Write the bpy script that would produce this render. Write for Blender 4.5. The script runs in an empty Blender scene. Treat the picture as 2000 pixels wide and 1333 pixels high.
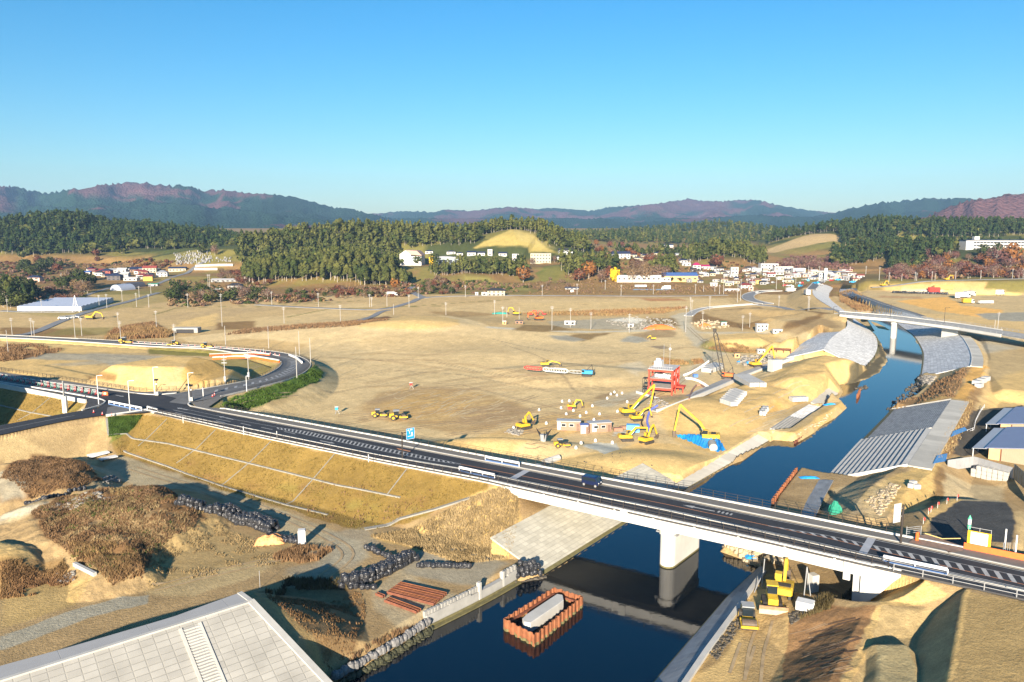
"""aerial view of a river reconstruction site"""
import bpy,bmesh,math,random
import numpy as np
from mathutils import Vector,Matrix
random.seed(7);RNG=np.random.default_rng(11)
SC=bpy.context.scene;COL=SC.collection
R=math.radians
FPX,HOR,CZ=1500.0,450.0,55.0
PITCH=math.atan((666.5-HOR)/FPX)
cd=bpy.data.cameras.new('camera');cam=bpy.data.objects.new('camera',cd);COL.objects.link(cam)
cam.location=(0,0,CZ);cam.rotation_euler=(math.pi/2-PITCH,0,0)
cd.sensor_width=36;cd.lens=FPX/2000*36;cd.clip_start=1;cd.clip_end=40000
SC.camera=cam
def W(px,py,z=2.0):
 """ground point seen at photo pixel (px,py) when it lies at height z"""
 u=(px-1000)/FPX;v=(666.5-py)/FPX
 d1=math.cos(PITCH)+v*math.sin(PITCH);d2=-math.sin(PITCH)+v*math.cos(PITCH)
 t=(z-CZ)/d2
 return (u*t,d1*t,z)
def WD(px,py,D):
 """point at depth D (metres along +Y) seen at photo pixel"""
 u=(px-1000)/FPX;v=(666.5-py)/FPX
 d1=math.cos(PITCH)+v*math.sin(PITCH);d2=-math.sin(PITCH)+v*math.cos(PITCH)
 t=D/d1
 return (u*t,D,CZ+d2*t)
def W2(pts,z=2.0):
 return [W(p[0],p[1],z if len(p)<3 else p[2])for p in pts]
SUN_AZ,SUN_EL=11.0,16.5
ld=bpy.data.lights.new('sun','SUN');ld.energy=5.0;ld.angle=R(0.5);ld.color=(1,.87,.70)
sun=bpy.data.objects.new('sun',ld);COL.objects.link(sun)
sd=Vector((math.sin(R(SUN_AZ))*math.cos(R(SUN_EL)),math.cos(R(SUN_AZ))*math.cos(R(SUN_EL)),-math.sin(R(SUN_EL))))
sun.rotation_euler=sd.to_track_quat('-Z','Y').to_euler();sun.location=(-60,-300,200)
wd=bpy.data.worlds.new('World');SC.world=wd;wd.use_nodes=True
nt=wd.node_tree;nt.nodes.clear()
sky=nt.nodes.new('ShaderNodeTexSky');sky.sky_type='NISHITA';sky.sun_disc=False
sky.sun_elevation=R(SUN_EL);sky.sun_rotation=R(180+SUN_AZ)
sky.altitude=0;sky.air_density=1.2;sky.dust_density=.45;sky.ozone_density=5.0
hs=nt.nodes.new('ShaderNodeHueSaturation');hs.inputs['Saturation'].default_value=1.25;hs.inputs['Hue'].default_value=.494
bg=nt.nodes.new('ShaderNodeBackground');bg.inputs[1].default_value=0.052
wo=nt.nodes.new('ShaderNodeOutputWorld')
tn=nt.nodes.new('ShaderNodeVectorMath');tn.operation='MULTIPLY';tn.inputs[1].default_value=(.96,1.05,1.1)
nt.links.new(sky.outputs[0],hs.inputs['Color']);nt.links.new(hs.outputs[0],tn.inputs[0]);nt.links.new(tn.outputs[0],bg.inputs[0]);nt.links.new(bg.outputs[0],wo.inputs[0])
SC.view_settings.view_transform='Standard';SC.view_settings.look='None';SC.view_settings.gamma=1
SC.view_settings.exposure=1.55
SC.cycles.max_bounces=6;SC.cycles.volume_bounces=0;SC.cycles.use_denoising=True
MATS={}
def mat(name,col,rough=.8,var=.15,scale=.6,bump=0.0,metal=0.0,bscale=None,spec=.3,extra=None,coords='Object',ior=None):
 """plain procedural material: base colour broken up by two noises, optional bump"""
 if name in MATS:return MATS[name]
 if min(col)>.35:col=[c*.76 for c in col]
 m=bpy.data.materials.new(name);m.use_nodes=True;n=m.node_tree;L=n.links
 b=n.nodes['Principled BSDF'];b.inputs['Roughness'].default_value=rough;b.inputs['Metallic'].default_value=metal
 b.inputs['Specular IOR Level'].default_value=spec
 tc=n.nodes.new('ShaderNodeTexCoord')
 no=n.nodes.new('ShaderNodeTexNoise');no.inputs['Scale'].default_value=scale;no.inputs['Detail'].default_value=6;no.inputs['Roughness'].default_value=.65
 L.new(tc.outputs[coords],no.inputs['Vector'])
 mr=n.nodes.new('ShaderNodeMapRange');mr.inputs['From Min'].default_value=.3;mr.inputs['From Max'].default_value=.7
 mr.inputs['To Min'].default_value=1-var;mr.inputs['To Max'].default_value=1+var
 L.new(no.outputs[0],mr.inputs['Value'])
 mx=n.nodes.new('ShaderNodeVectorMath');mx.operation='SCALE';mx.inputs[0].default_value=col[:3]
 L.new(mr.outputs[0],mx.inputs['Scale'])
 L.new(mx.outputs[0],b.inputs['Base Color'])
 if bump:
  n2=n.nodes.new('ShaderNodeTexNoise');n2.inputs['Scale'].default_value=bscale or scale*4;n2.inputs['Detail'].default_value=5
  L.new(tc.outputs[coords],n2.inputs['Vector'])
  bp=n.nodes.new('ShaderNodeBump');bp.inputs['Strength'].default_value=bump;bp.inputs['Distance'].default_value=.2
  L.new(n2.outputs[0],bp.inputs['Height']);L.new(bp.outputs[0],b.inputs['Normal'])
 MATS[name]=m
 if extra:extra(n,L,b,tc,mx)
 return m
def brick_mat(name,col,mortar,bw,bh,msize=.06,var=.12,rough=.85,offset=.0,bump=.6,jitter=.35):
 """concrete blocks laid in courses; UV is in metres along/up the slope"""
 col=[c*.70 for c in col];mortar=[c*.70 for c in mortar]
 m=bpy.data.materials.new(name);m.use_nodes=True;n=m.node_tree;L=n.links
 b=n.nodes['Principled BSDF'];b.inputs['Roughness'].default_value=rough;b.inputs['Specular IOR Level'].default_value=.2
 uv=n.nodes.new('ShaderNodeUVMap')
 br=n.nodes.new('ShaderNodeTexBrick');br.offset=offset;br.inputs['Scale'].default_value=1
 br.inputs['Brick Width'].default_value=bw;br.inputs['Row Height'].default_value=bh;br.inputs['Mortar Size'].default_value=msize
 br.inputs['Mortar Smooth'].default_value=.3;br.inputs['Bias'].default_value=0
 br.inputs['Color1'].default_value=(*[c*(1-jitter*.5)for c in col],1);br.inputs['Color2'].default_value=(*[min(1,c*(1+jitter*.5))for c in col],1);br.inputs['Mortar'].default_value=(*mortar,1)
 L.new(uv.outputs[0],br.inputs['Vector'])
 no=n.nodes.new('ShaderNodeTexNoise');no.inputs['Scale'].default_value=.35;no.inputs['Detail'].default_value=7;L.new(uv.outputs[0],no.inputs['Vector'])
 mr=n.nodes.new('ShaderNodeMapRange');mr.inputs['From Min'].default_value=.3;mr.inputs['From Max'].default_value=.7;mr.inputs['To Min'].default_value=1-var;mr.inputs['To Max'].default_value=1+var
 L.new(no.outputs[0],mr.inputs[0])
 mx=n.nodes.new('ShaderNodeVectorMath');mx.operation='SCALE';L.new(br.outputs[0],mx.inputs[0]);L.new(mr.outputs[0],mx.inputs['Scale']);L.new(mx.outputs[0],b.inputs['Base Color'])
 bp=n.nodes.new('ShaderNodeBump');bp.inputs['Strength'].default_value=bump;bp.inputs['Distance'].default_value=.1;bp.invert=True
 L.new(br.outputs['Fac'],bp.inputs['Height']);L.new(bp.outputs[0],b.inputs['Normal'])
 MATS[name]=m;return m
def tag(o,label=None,cat=None,group=None,kind=None):
 if label:o['label']=label
 if cat:o['category']=cat
 if group:o['group']=group
 if kind:o['kind']=kind
 return o
def thing(name,label,cat,loc=(0,0,0),rz=0.0,group=None):
 o=bpy.data.objects.new(name,None);COL.objects.link(o);o.location=loc;o.rotation_euler=(0,0,rz);o.empty_display_size=.5
 return tag(o,label,cat,group)
def link_mesh(name,me,m,parent=None,loc=None,rz=0):
 if m is not None:me.materials.clear();me.materials.append(m)
 o=bpy.data.objects.new(name,me);COL.objects.link(o)
 if parent:o.parent=parent
 if loc:o.location=loc
 if rz:o.rotation_euler=(0,0,rz)
 return o
def copy_tree(o,loc=None,rz=None,label=None,group=None,parent=None):
 c=o.copy();COL.objects.link(c)
 if parent:c.parent=parent
 if loc is not None:c.location=loc
 if rz is not None:c.rotation_euler=(0,0,rz)
 if label:c['label']=label
 if group:c['group']=group
 for ch in o.children:copy_tree(ch,parent=c)
 return c
class MB:
 """collects simple solids into one mesh"""
 def __init__(s):s.v=[];s.f=[]
 def add(s,vs,fs):
  k=len(s.v);s.v+=[tuple(map(float,p))for p in vs];s.f+=[tuple(i+k for i in f)for f in fs];return s
 def box(s,cx,cy,cz,sx,sy,sz,rz=0,rx=0,ry=0):
  M=Matrix.Translation((cx,cy,cz))@Matrix.Rotation(rz,4,'Z')@Matrix.Rotation(rx,4,'X')@Matrix.Rotation(ry,4,'Y')
  vs=[M@Vector((x*sx/2,y*sy/2,z*sz/2))for x in (-1,1)for y in (-1,1)for z in (-1,1)]
  return s.add(vs,[(0,1,3,2),(4,6,7,5),(0,4,5,1),(2,3,7,6),(0,2,6,4),(1,5,7,3)])
 def bar(s,a,b,w,h=None,up=(0,0,1)):
  """square bar from a to b, w wide, h high"""
  a=Vector(a);b=Vector(b);h=h or w;d=(b-a).normalized();u=Vector(up)
  if abs(d.dot(u))>.98:u=Vector((1,0,0))
  x=d.cross(u).normalized()*w/2;y=x.cross(d).normalized()*h/2
  vs=[p+i*x+j*y for p in (a,b)for i,j in ((-1,-1),(1,-1),(1,1),(-1,1))]
  return s.add(vs,[(3,2,1,0),(4,5,6,7),(0,1,5,4),(1,2,6,5),(2,3,7,6),(3,0,4,7)])
 def tube(s,pts,r,n=8,r2=None,cap=True):
  pts=[Vector(p)for p in pts];rings=[];k0=len(s.v);N=len(pts)
  for i,p in enumerate(pts):
   d=(pts[min(i+1,N-1)]-pts[max(i-1,0)]).normalized()
   u=Vector((0,0,1))if abs(d.z)<.95 else Vector((1,0,0))
   x=d.cross(u).normalized();y=x.cross(d)
   rr=r if r2 is None else r+(r2-r)*i/max(1,N-1)
   for j in range(n):
    a=2*math.pi*j/n;s.v.append(tuple(p+(x*math.cos(a)+y*math.sin(a))*rr))
  for i in range(N-1):
   for j in range(n):
    s.f.append((k0+i*n+j,k0+i*n+(j+1)%n,k0+(i+1)*n+(j+1)%n,k0+(i+1)*n+j))
  if cap:s.f.append(tuple(k0+j for j in range(n))[::-1]);s.f.append(tuple(k0+(N-1)*n+j for j in range(n)))
  return s
 def prism(s,poly,z0,z1):
  """vertical prism over an xy polygon"""
  n=len(poly);k=len(s.v)
  ar=sum(poly[i][0]*poly[(i+1)%n][1]-poly[(i+1)%n][0]*poly[i][1]for i in range(n))
  if ar<0:poly=poly[::-1]
  s.v+=[(p[0],p[1],z0)for p in poly]+[(p[0],p[1],z1)for p in poly]
  s.f+=[tuple(k+i for i in range(n))[::-1],tuple(k+n+i for i in range(n))]
  s.f+=[(k+i,k+(i+1)%n,k+n+(i+1)%n,k+n+i)for i in range(n)]
  return s
 def xprism(s,prof,y0,y1):
  """prism of an xz profile between y0 and y1"""
  n=len(prof);k=len(s.v)
  s.v+=[(p[0],y0,p[1])for p in prof]+[(p[0],y1,p[1])for p in prof]
  s.f+=[tuple(k+i for i in range(n)),tuple(k+n+i for i in range(n))[::-1]]
  s.f+=[(k+(i+1)%n,k+i,k+n+i,k+n+(i+1)%n)for i in range(n)]
  return s
 def lathe(s,prof,c=(0,0,0),n=12,sx=1,sy=1):
  k=len(s.v)
  for r,z in prof:
   for j in range(n):
    a=2*math.pi*j/n;s.v.append((c[0]+r*sx*math.cos(a),c[1]+r*sy*math.sin(a),c[2]+z))
  for i in range(len(prof)-1):
   for j in range(n):s.f.append((k+i*n+j,k+i*n+(j+1)%n,k+(i+1)*n+(j+1)%n,k+(i+1)*n+j))
  s.f.append(tuple(k+j for j in range(n))[::-1]);s.f.append(tuple(k+(len(prof)-1)*n+j for j in range(n)))
  return s
 def mesh(s,name,smooth=False):
  me=bpy.data.meshes.new(name);me.from_pydata(s.v,[],s.f)
  if smooth:me.shade_smooth()
  return me
 def build(s,name,m,parent=None,loc=None,rz=0,bevel=0,smooth=False):
  me=s.mesh(name,smooth)
  bm=bmesh.new();bm.from_mesh(me);bmesh.ops.recalc_face_normals(bm,faces=bm.faces)
  if bevel:bmesh.ops.bevel(bm,geom=bm.edges[:],offset=bevel,segments=1,affect='EDGES',profile=.7)
  bm.to_mesh(me);bm.free()
  return link_mesh(name,me,m,parent,loc,rz)
def flat_poly(name,pts,m,parent=None):
 """one flat sheet through the given 3d outline, with UV in metres"""
 bm=bmesh.new();vs=[bm.verts.new(p)for p in pts];f=bm.faces.new(vs);bm.normal_update()
 if f.normal.z<0:f.normal_flip()
 bmesh.ops.triangulate(bm,faces=bm.faces[:])
 uvl=bm.loops.layers.uv.new('UVMap')
 for f in bm.faces:
  for l in f.loops:l[uvl].uv=(l.vert.co.x,l.vert.co.y)
 me=bpy.data.meshes.new(name);bm.to_mesh(me);bm.free()
 return link_mesh(name,me,m,parent)
def resample(pts,n):
 P=np.array(pts,float);d=np.r_[0,np.cumsum(np.linalg.norm(np.diff(P,axis=0),axis=1))]
 t=np.linspace(0,d[-1],n);return np.stack([np.interp(t,d,P[:,i])for i in range(P.shape[1])],1)
def smooth_line(pts,n=40):
 """Catmull-Rom through points, resampled evenly"""
 P=np.array(pts,float)
 if len(P)<3:return resample(P,n)
 Q=np.vstack([2*P[0]-P[1],P,2*P[-1]-P[-2]]);out=[]
 for i in range(1,len(Q)-2):
  for t in np.linspace(0,1,12,endpoint=False):
   a,b,c,d=Q[i-1],Q[i],Q[i+1],Q[i+2]
   out.append(.5*((2*b)+(c-a)*t+(2*a-5*b+4*c-d)*t*t+(3*b-a-3*c+d)*t**3))
 out.append(P[-1]);return resample(out,n)
def strip(name,A,B,m,parent=None,nv=1,thick=0,u0=0,du=0,dv=0):
 """sheet between two polylines with the same number of points; UV in metres; optional thickness (skirt downwards)"""
 A=np.array(A,float);B=np.array(B,float);n=len(A)
 V=np.array([A+(B-A)*k/nv for k in range(nv+1)])
 mid=(A+B)/2;u=np.r_[0,np.cumsum(np.linalg.norm(np.diff(mid,axis=0),axis=1))]+u0
 wv=np.linalg.norm(B-A,axis=1)
 verts=V.reshape(-1,3).tolist();faces=[];uvs=[]
 for k in range(nv):
  for i in range(n-1):
   faces.append((k*n+i,k*n+i+1,(k+1)*n+i+1,(k+1)*n+i))
   uvs+=[(u[i],wv[i]*k/nv),(u[i+1],wv[i+1]*k/nv),(u[i+1],wv[i+1]*(k+1)/nv),(u[i],wv[i]*(k+1)/nv)]
 nf=len(faces)
 if thick:
  ring=list(range(n))+[k*n+n-1 for k in range(1,nv+1)]+[nv*n+i for i in range(n-2,-1,-1)]+[k*n for k in range(nv-1,0,-1)]
  k0=len(verts);verts+=[[verts[i][0],verts[i][1],verts[i][2]-thick]for i in ring]
  for j in range(len(ring)):
   j2=(j+1)%len(ring);faces.append((ring[j],ring[j2],k0+j2,k0+j));uvs+=[(0,0),(.3,0),(.3,.3),(0,.3)]
 me=bpy.data.meshes.new(name);me.from_pydata(verts,[],faces)
 ul=me.uv_layers.new(name='UVMap');ul.data.foreach_set('uv',np.array(uvs,np.float32).ravel())
 bm=bmesh.new();bm.from_mesh(me);bmesh.ops.recalc_face_normals(bm,faces=bm.faces);bm.normal_update()
 bm.faces.ensure_lookup_table()
 if bm.faces[0].normal.z<0:bmesh.ops.reverse_faces(bm,faces=bm.faces[:])
 bm.to_mesh(me);bm.free()
 return link_mesh(name,me,m,parent)
def ribbon_line(name,pts,w,m,parent=None,dz=0):
 """flat painted line of width w along a 3d polyline"""
 P=np.array(pts,float);d=np.gradient(P,axis=0);nrm=np.stack([-d[:,1],d[:,0],0*d[:,0]],1);nrm/=np.linalg.norm(nrm,axis=1)[:,None]
 P=P+[0,0,dz]
 return strip(name,P+nrm*w/2,P-nrm*w/2,m,parent)
def _h(ix,iy,s):
 n=(ix.astype(np.int64)*374761393+iy.astype(np.int64)*668265263+s*1442695041)&0x7fffffff
 n=((n^(n>>13))*1274126177)&0x7fffffff
 return ((n^(n>>16))&0xffff)/65535.0
def vnoise(x,y,s=0):
 ix=np.floor(x);iy=np.floor(y);fx=x-ix;fy=y-iy;fx=fx*fx*(3-2*fx);fy=fy*fy*(3-2*fy)
 a=_h(ix,iy,s);b=_h(ix+1,iy,s);c=_h(ix,iy+1,s);d=_h(ix+1,iy+1,s)
 return (a*(1-fx)+b*fx)*(1-fy)+(c*(1-fx)+d*fx)*fy
def fbm(x,y,s=0,o=4,g=.5):
 t=0;a=1;n=0
 for k in range(o):t=t+a*vnoise(x*2**k+17*k,y*2**k-9*k,s+k);n+=a;a*=g
 return t/n
def ridged(x,y,s=0,o=4):
 t=0;a=1;n=0
 for k in range(o):t=t+a*(1-np.abs(2*vnoise(x*2**k+3*k,y*2**k+5*k,s+k)-1));n+=a;a*=.5
 return t/n
def sstep(a,b,x):
 t=np.clip((x-a)/(b-a),0,1);return t*t*(3-2*t)
tt=np.unique(np.concatenate([np.linspace(-1.3,-.7,60),np.arange(-.7,.7001,.0014),np.linspace(.7,1.3,60)]))
yy=[20.,28,36,44,50,56]
y=60.0
while y<2700:
 yy.append(y);y+=min(max(y*y/79500*1.6,.22),5.0)
yy=np.array(yy)
TX=(yy[:,None]*tt[None,:]).ravel();TY=np.repeat(yy,len(tt));NR,NC=len(yy),len(tt)
TZ=2.0+0.03*np.maximum(0,TY-720)+.35*(fbm(TX/18,TY/18,3)-.5)
TC=np.zeros((len(TX),3))
def bbox(P,m):
 P=np.asarray(P);return np.nonzero((TX>P[:,0].min()-m)&(TX<P[:,0].max()+m)&(TY>P[:,1].min()-m)&(TY<P[:,1].max()+m))[0]
def inside(x,y,P):
 r=np.zeros(len(x),bool);n=len(P)
 for i in range(n):
  x0,y0=P[i][:2];x1,y1=P[(i+1)%n][:2]
  if y0==y1:continue
  c=((y0>y)!=(y1>y))&(x<(x1-x0)*(y-y0)/(y1-y0)+x0);r^=c
 return r
def dseg(x,y,P,closed=True):
 d=np.full(len(x),1e9);n=len(P)
 for i in range(n if closed else n-1):
  x0,y0=P[i][:2];x1,y1=P[(i+1)%n][:2];dx,dy=x1-x0,y1-y0
  t=np.clip(((x-x0)*dx+(y-y0)*dy)/max(dx*dx+dy*dy,1e-9),0,1)
  d=np.minimum(d,np.hypot(x-x0-t*dx,y-y0-t*dy))
 return d
def plateau(P,z,slope,rough=0.0,mode='max',rnd=0):
 global TZ
 ix=bbox(P,abs(z+3)/slope+6);x,y=TX[ix],TY[ix];ins=inside(x,y,P);d=dseg(x,y,P)
 d=np.where(ins,0,d)
 if rnd:d=np.where(d<rnd,d*d/(2*rnd),d-rnd/2)
 h=z-slope*d
 if rough:h=h+rough*(fbm(x/4,y/4,5)-.5)*2
 TZ[ix]=np.maximum(TZ[ix],h)if mode=='max' else h
def ridge(P,hw,slope,rough=0.0):
 P=np.array(P,float);m=(P[:,2].max()+2)/slope+hw+5;ix=bbox(P,m);x,y=TX[ix],TY[ix]
 best=np.full(len(ix),-1e9)
 for i in range(len(P)-1):
  x0,y0,z0=P[i];x1,y1,z1=P[i+1];dx,dy=x1-x0,y1-y0
  t=np.clip(((x-x0)*dx+(y-y0)*dy)/max(dx*dx+dy*dy,1e-9),0,1)
  d=np.hypot(x-x0-t*dx,y-y0-t*dy);best=np.maximum(best,z0+t*(z1-z0)-slope*np.maximum(0,d-hw))
 if rough:best=best+rough*(fbm(x/4,y/4,6)-.5)*2
 TZ[ix]=np.maximum(TZ[ix],best)
def press(tris,off,only_down=False,grow=0.0):
 for A,B,C in tris:
  A,B,C=map(lambda p:np.array(p,float),(A,B,C));g=(A+B+C)/3
  if grow:
   A,B,C=[p+(p-g)/max(np.linalg.norm((p-g)[:2]),1e-6)*grow*np.array([1,1,0])for p in (A,B,C)]
  ix=bbox([A,B,C],.5);x,y=TX[ix],TY[ix];ins=inside(x,y,[A,B,C]);ix=ix[ins]
  if not len(ix):continue
  n=np.cross(B-A,C-A)
  if abs(n[2])<1e-9:continue
  z=A[2]-(n[0]*(TX[ix]-A[0])+n[1]*(TY[ix]-A[1]))/n[2]-off
  TZ[ix]=np.minimum(TZ[ix],z)if only_down else z
def striptris(A,B):
 t=[]
 for i in range(len(A)-1):t+=[(A[i],A[i+1],B[i+1]),(A[i],B[i+1],B[i])]
 return t
def hill(pts,front,back,base=0,sh=1.0):
 """ridge given as (px,py,D) of the ground on the crest; cosine flanks towards (front) and away from the camera (back)"""
 P=np.array([WD(*p)for p in pts]);ix=bbox(P,max(front,back));x,y=TX[ix],TY[ix];best=TZ[ix].copy()
 Q=resample(P,40);wob=1+.5*(fbm(x/70,y/70,21)-.5)
 nd=np.full(len(ix),1e9);zz=np.zeros(len(ix));sg=np.zeros(len(ix))
 for i in range(39):
  x0,y0,z0=Q[i];x1,y1,z1=Q[i+1];dx,dy=x1-x0,y1-y0
  t=np.clip(((x-x0)*dx+(y-y0)*dy)/max(dx*dx+dy*dy,1e-9),0,1);d=np.hypot(x-x0-t*dx,y-y0-t*dy)
  k=d<nd;nd[k]=d[k];zz[k]=(z0+t*(z1-z0))[k];sg[k]=((y-y0-t*dy))[k]
 w=np.where(sg<0,front,back)*wob
 f=np.clip(1-nd/w,0,1);f=f**sh;f=f*f*(3-2*f)
 h=TZ[ix]+(zz-TZ[ix])*f
 TZ[ix]=np.maximum(TZ[ix],h)
Z9=9.0
FAR_EDGE=[(-140,704),(0,724),(110,740),(270,765),(345,762)]
FAR_EDGE2=[(430,798),(500,810),(740,853.5),(940,891),(1000,902.5),(1300,958),(1500,996.5),(1740,1044.5),(2000,1095),(2150,1124),(2700,1230)]
FAR_CURB2=[(372,794),(430,806),(500,819),(740,863),(940,901),(1000,912),(1300,970),(1500,1010.5),(1740,1057),(2000,1113),(2150,1145),(2700,1262)]
NEAR_CURB=[(310,804),(500,841),(740,890),(940,924),(1000,938),(1300,997.7),(1500,1043),(1740,1098),(2000,1155),(2150,1188),(2700,1309)]
WALL=[(285,801),(500,849.6),(740,899),(940,936.5),(1000,950),(1300,1016),(1500,1059),(1740,1114),(2000,1170),(2150,1203),(2700,1324)]
NEAR_LEFT=[(-140,727),(0,747),(170,782)]
def w9(L,z=Z9):return [W(a,b,z)for a,b in L]
def cut(L,x0,x1):
 xs=[p[0]for p in L];ys=[p[1]for p in L]
 return [(x0,float(np.interp(x0,xs,ys)))]+[p for p in L if x0<p[0]<x1]+[(x1,float(np.interp(x1,xs,ys)))]
hill([(-500,440,1200),(-150,448,1200),(0,453,1220),(60,436,1220),(150,431,1230),(210,449,1240),(330,462,1200),(430,492,1150)],230,300)
hill([(150,452,1450),(260,444,1450),(400,460,1400),(500,490,1350)],250,300)
hill([(430,482,1010),(500,475,1010),(580,463,1020),(650,455,1030),(720,454,1030),(800,459,1030),(870,463,1020),(930,462,1020),(1000,447,1030),(1060,455,1030),(1110,478,1010),(1150,492,1000)],130,200,sh=.9)
plateau([WD(775,519,860),WD(880,519,850),WD(1000,522,850),WD(1100,515,870),WD(1100,505,960),WD(780,505,960)],15,.16,rnd=20)
hill([(500,540,800),(600,522,800),(690,518,800),(760,530,800),(800,560,780)],90,160)
hill([(830,545,800),(900,532,815),(980,534,815),(1030,548,800)],75,80)
hill([(1095,545,830),(1150,530,840),(1230,525,850),(1310,535,860)],90,200)
hill([(1200,500,1050),(1300,498,1050),(1340,502,1050)],150,200)
hill([(1335,510,1020),(1390,493,1020),(1450,495,1020),(1500,520,1000)],110,200)
hill([(1060,470,1500),(1200,462,1800),(1300,452,1900),(1400,440,1900),(1480,450,1900),(1600,462,1800)],300,500)
hill([(1470,490,1280),(1560,462,1290),(1605,456,1300),(1650,448,1320),(1700,440,1320),(1780,444,1300),(1870,444,1280),(2000,446,1260),(2300,440,1250)],260,300)
hill([(1630,515,1000),(1700,490,1010),(1760,490,1010),(1800,500,1000)],110,150)
hill([(1800,525,880),(1850,500,900),(1920,487,930),(2000,485,930),(2300,478,900)],130,260)
plateau([WD(1840,491,940),WD(2100,492,900),WD(2100,480,1000),WD(1880,482,1010)],30,.5,rnd=8)
hill([(-600,560,500),(-300,560,520),(-120,565,560),(0,566,600),(40,570,620),(70,590,620)],70,100)
plateau([(-151,160),(-152,192),(-245,200),(-245,140),(-160,150)],23.5,1.8,rough=.8)
plateau([WD(1690,558,655),WD(1870,549,650),WD(2000,546,655),WD(2400,540,650),WD(2400,520,800),WD(1690,540,760)],12,.4)
plateau(W2([(1700,655),(1900,655),(2300,690),(2300,585),(1760,572),(1700,566),(1650,590)],5.5),5.5,.3)
PL=w9(FAR_EDGE)+w9([(425,752),(440,800)])+w9(cut(FAR_EDGE2,440,1010))+w9(cut(WALL,285,985))[::-1]+w9([(207,814),(165,808),(172,782)])+w9(NEAR_LEFT[:2])[::-1]
PR=w9(cut(FAR_EDGE2,1705,2700))+w9(cut(WALL,1690,2700))[::-1]
plateau(PL,8.7,.52);plateau(PR,8.7,.5)
SIDE_A=smooth_line([W(190,797,9.0),W(120,809,8.8),(W(0,831,8.4)),W(-160,858,8.0)],20)
SIDE_B=smooth_line([W(205,811,9.0),W(120,824,8.8),(W(0,850,8.4)),W(-160,884,8.0)],20)
ridge((SIDE_A+SIDE_B)/2,4.2,.52)
LOOP_IN=smooth_line([W(352,767,9),W(425,755,8.8),W(500,740,8.0),W(535,725,7.2),W(550,712,6.4),W(545,704,6.1),W(520,699,5.9),W(480,693,5.8),W(400,681.5,5.7),W(290,677,5.6),W(125,666,5.2),W(0,660,5),W(-160,656,5)],70)
LOOP_OUT=smooth_line([W(372,786,9),W(440,773,8.8),W(545,747,8.0),W(582,735,7.2),W(604,720,6.4),W(603,707,6.1),W(580,696,5.9),W(525,686,5.8),W(412,677,5.7),W(300,670,5.6),W(130,661,5.2),W(0,655,5),W(-160,651,5)],70)
for i in range(69):ridge([(LOOP_IN[i]+LOOP_OUT[i])/2-[0,0,.3],(LOOP_IN[i+1]+LOOP_OUT[i+1])/2-[0,0,.3]],np.linalg.norm(LOOP_IN[i]-LOOP_OUT[i])/2+.5,.5)
plateau(W2([(-80,720),(-80,662),(120,672),(400,690),(480,702),(520,715),(430,745),(300,752),(120,738)],6.0),6.0,.5)
plateau(W2([(-80,722),(-80,694),(110,690),(230,696),(330,705),(350,752),(300,756),(120,738)],8.5),8.5,.35,rough=.15)
plateau(W2([(222,713),(262,715),(362,717),(411,704),(380,698),(330,696),(275,704)],13.5),13.5,.66,rough=.12,rnd=1)
plateau(W2([(395,745),(440,737),(452,722),(430,720)],10.5),10.5,.66,rnd=1)
plateau(W2([(30,722),(150,738),(200,745),(190,735),(80,712)],9.3),9.0,.5,rough=.15,rnd=3)
def bump(px,py,z,rx,ry,h,p=1.0,rot=0):
 cx,cy,_=W(px,py,z);c,s=math.cos(rot),math.sin(rot);dx,dy=TX-cx,TY-cy
 r=np.hypot((dx*c+dy*s)/rx,(-dx*s+dy*c)/ry);f=np.clip(1-r,0,1);f=f*f*(3-2*f)
 TZ[:]+=h*f**p
bump(820,632,6,105,85,4.6);bump(810,628,8,36,22,1.9,.6);bump(560,655,3,60,50,2.0)
bump(1000,690,3,70,40,1.2);bump(1380,800,3,24,26,3.2,.7);bump(1245,900,3,22,14,2.0,.8);bump(880,880,2,30,12,1.5);bump(1010,872,3,26,9,2.0,.7)
plateau(W2([(1000,720),(1100,712),(1230,722),(1200,735),(1050,738)],3.4),3.2,.12,rnd=3)
plateau(W2([(1570,712),(1612,696),(1640,700),(1600,725),(1560,735)],7.2),7.2,.36,rough=.35,rnd=4)
plateau(W2([(1440,800),(1560,745),(1570,735),(1500,740),(1400,775)],4.6),4.4,.42,rough=.3,rnd=3)
plateau(W2([(1395,664),(1400,655),(1470,651),(1480,660)],5.2),5.0,.45,rough=.2,rnd=2)
plateau(W2([(1540,662),(1560,658),(1556,663)],8.5),8.5,.62,rough=.2,rnd=1);plateau(W2([(1512,669),(1522,668),(1520,670)],6.5),6.5,.6,rnd=1)
ridge([W(1470,603,4),W(1560,607,7),W(1642,615,9),W(1648,618,9)],5,.4)
plateau(W2([(1500,620),(1570,612),(1640,618),(1650,650),(1620,650)],7.4),7.4,.4)
ridge([W(1648,622,7.6),W(1622,598,7.6),W(1592,578,7.6),W(1588,565,7.6),W(1600,553,7.6)],8,.5)
RB1_W=resample(W2([(1612,938),(1672,871),(1730,812),(1740,800)],0),24);RB1_C=resample(W2([(1772,909),(1817,841),(1857,781)],6),24)
RB2_W=smooth_line(W2([(1795,737),(1800,700),(1797,682),(1782,657),(1762,642),(1735,622),(1700,604),(1665,588),(1640,574),(1640,564)],-.1),60)
RB2_C=smooth_line(W2([(1896,715),(1898,697),(1890,675),(1875,655),(1850,640),(1790,616),(1740,600),(1700,586),(1668,573),(1664,563)],6),60)
def offs(P,d):
 P=np.array(P,float);t=np.gradient(P,axis=0);n=np.stack([t[:,1],-t[:,0],0*t[:,0]],1);n/=np.linalg.norm(n,axis=1)[:,None];return P+n*d
RB1_P=offs(RB1_C,4.6);RB2_P=offs(RB2_C,3.8)
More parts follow.
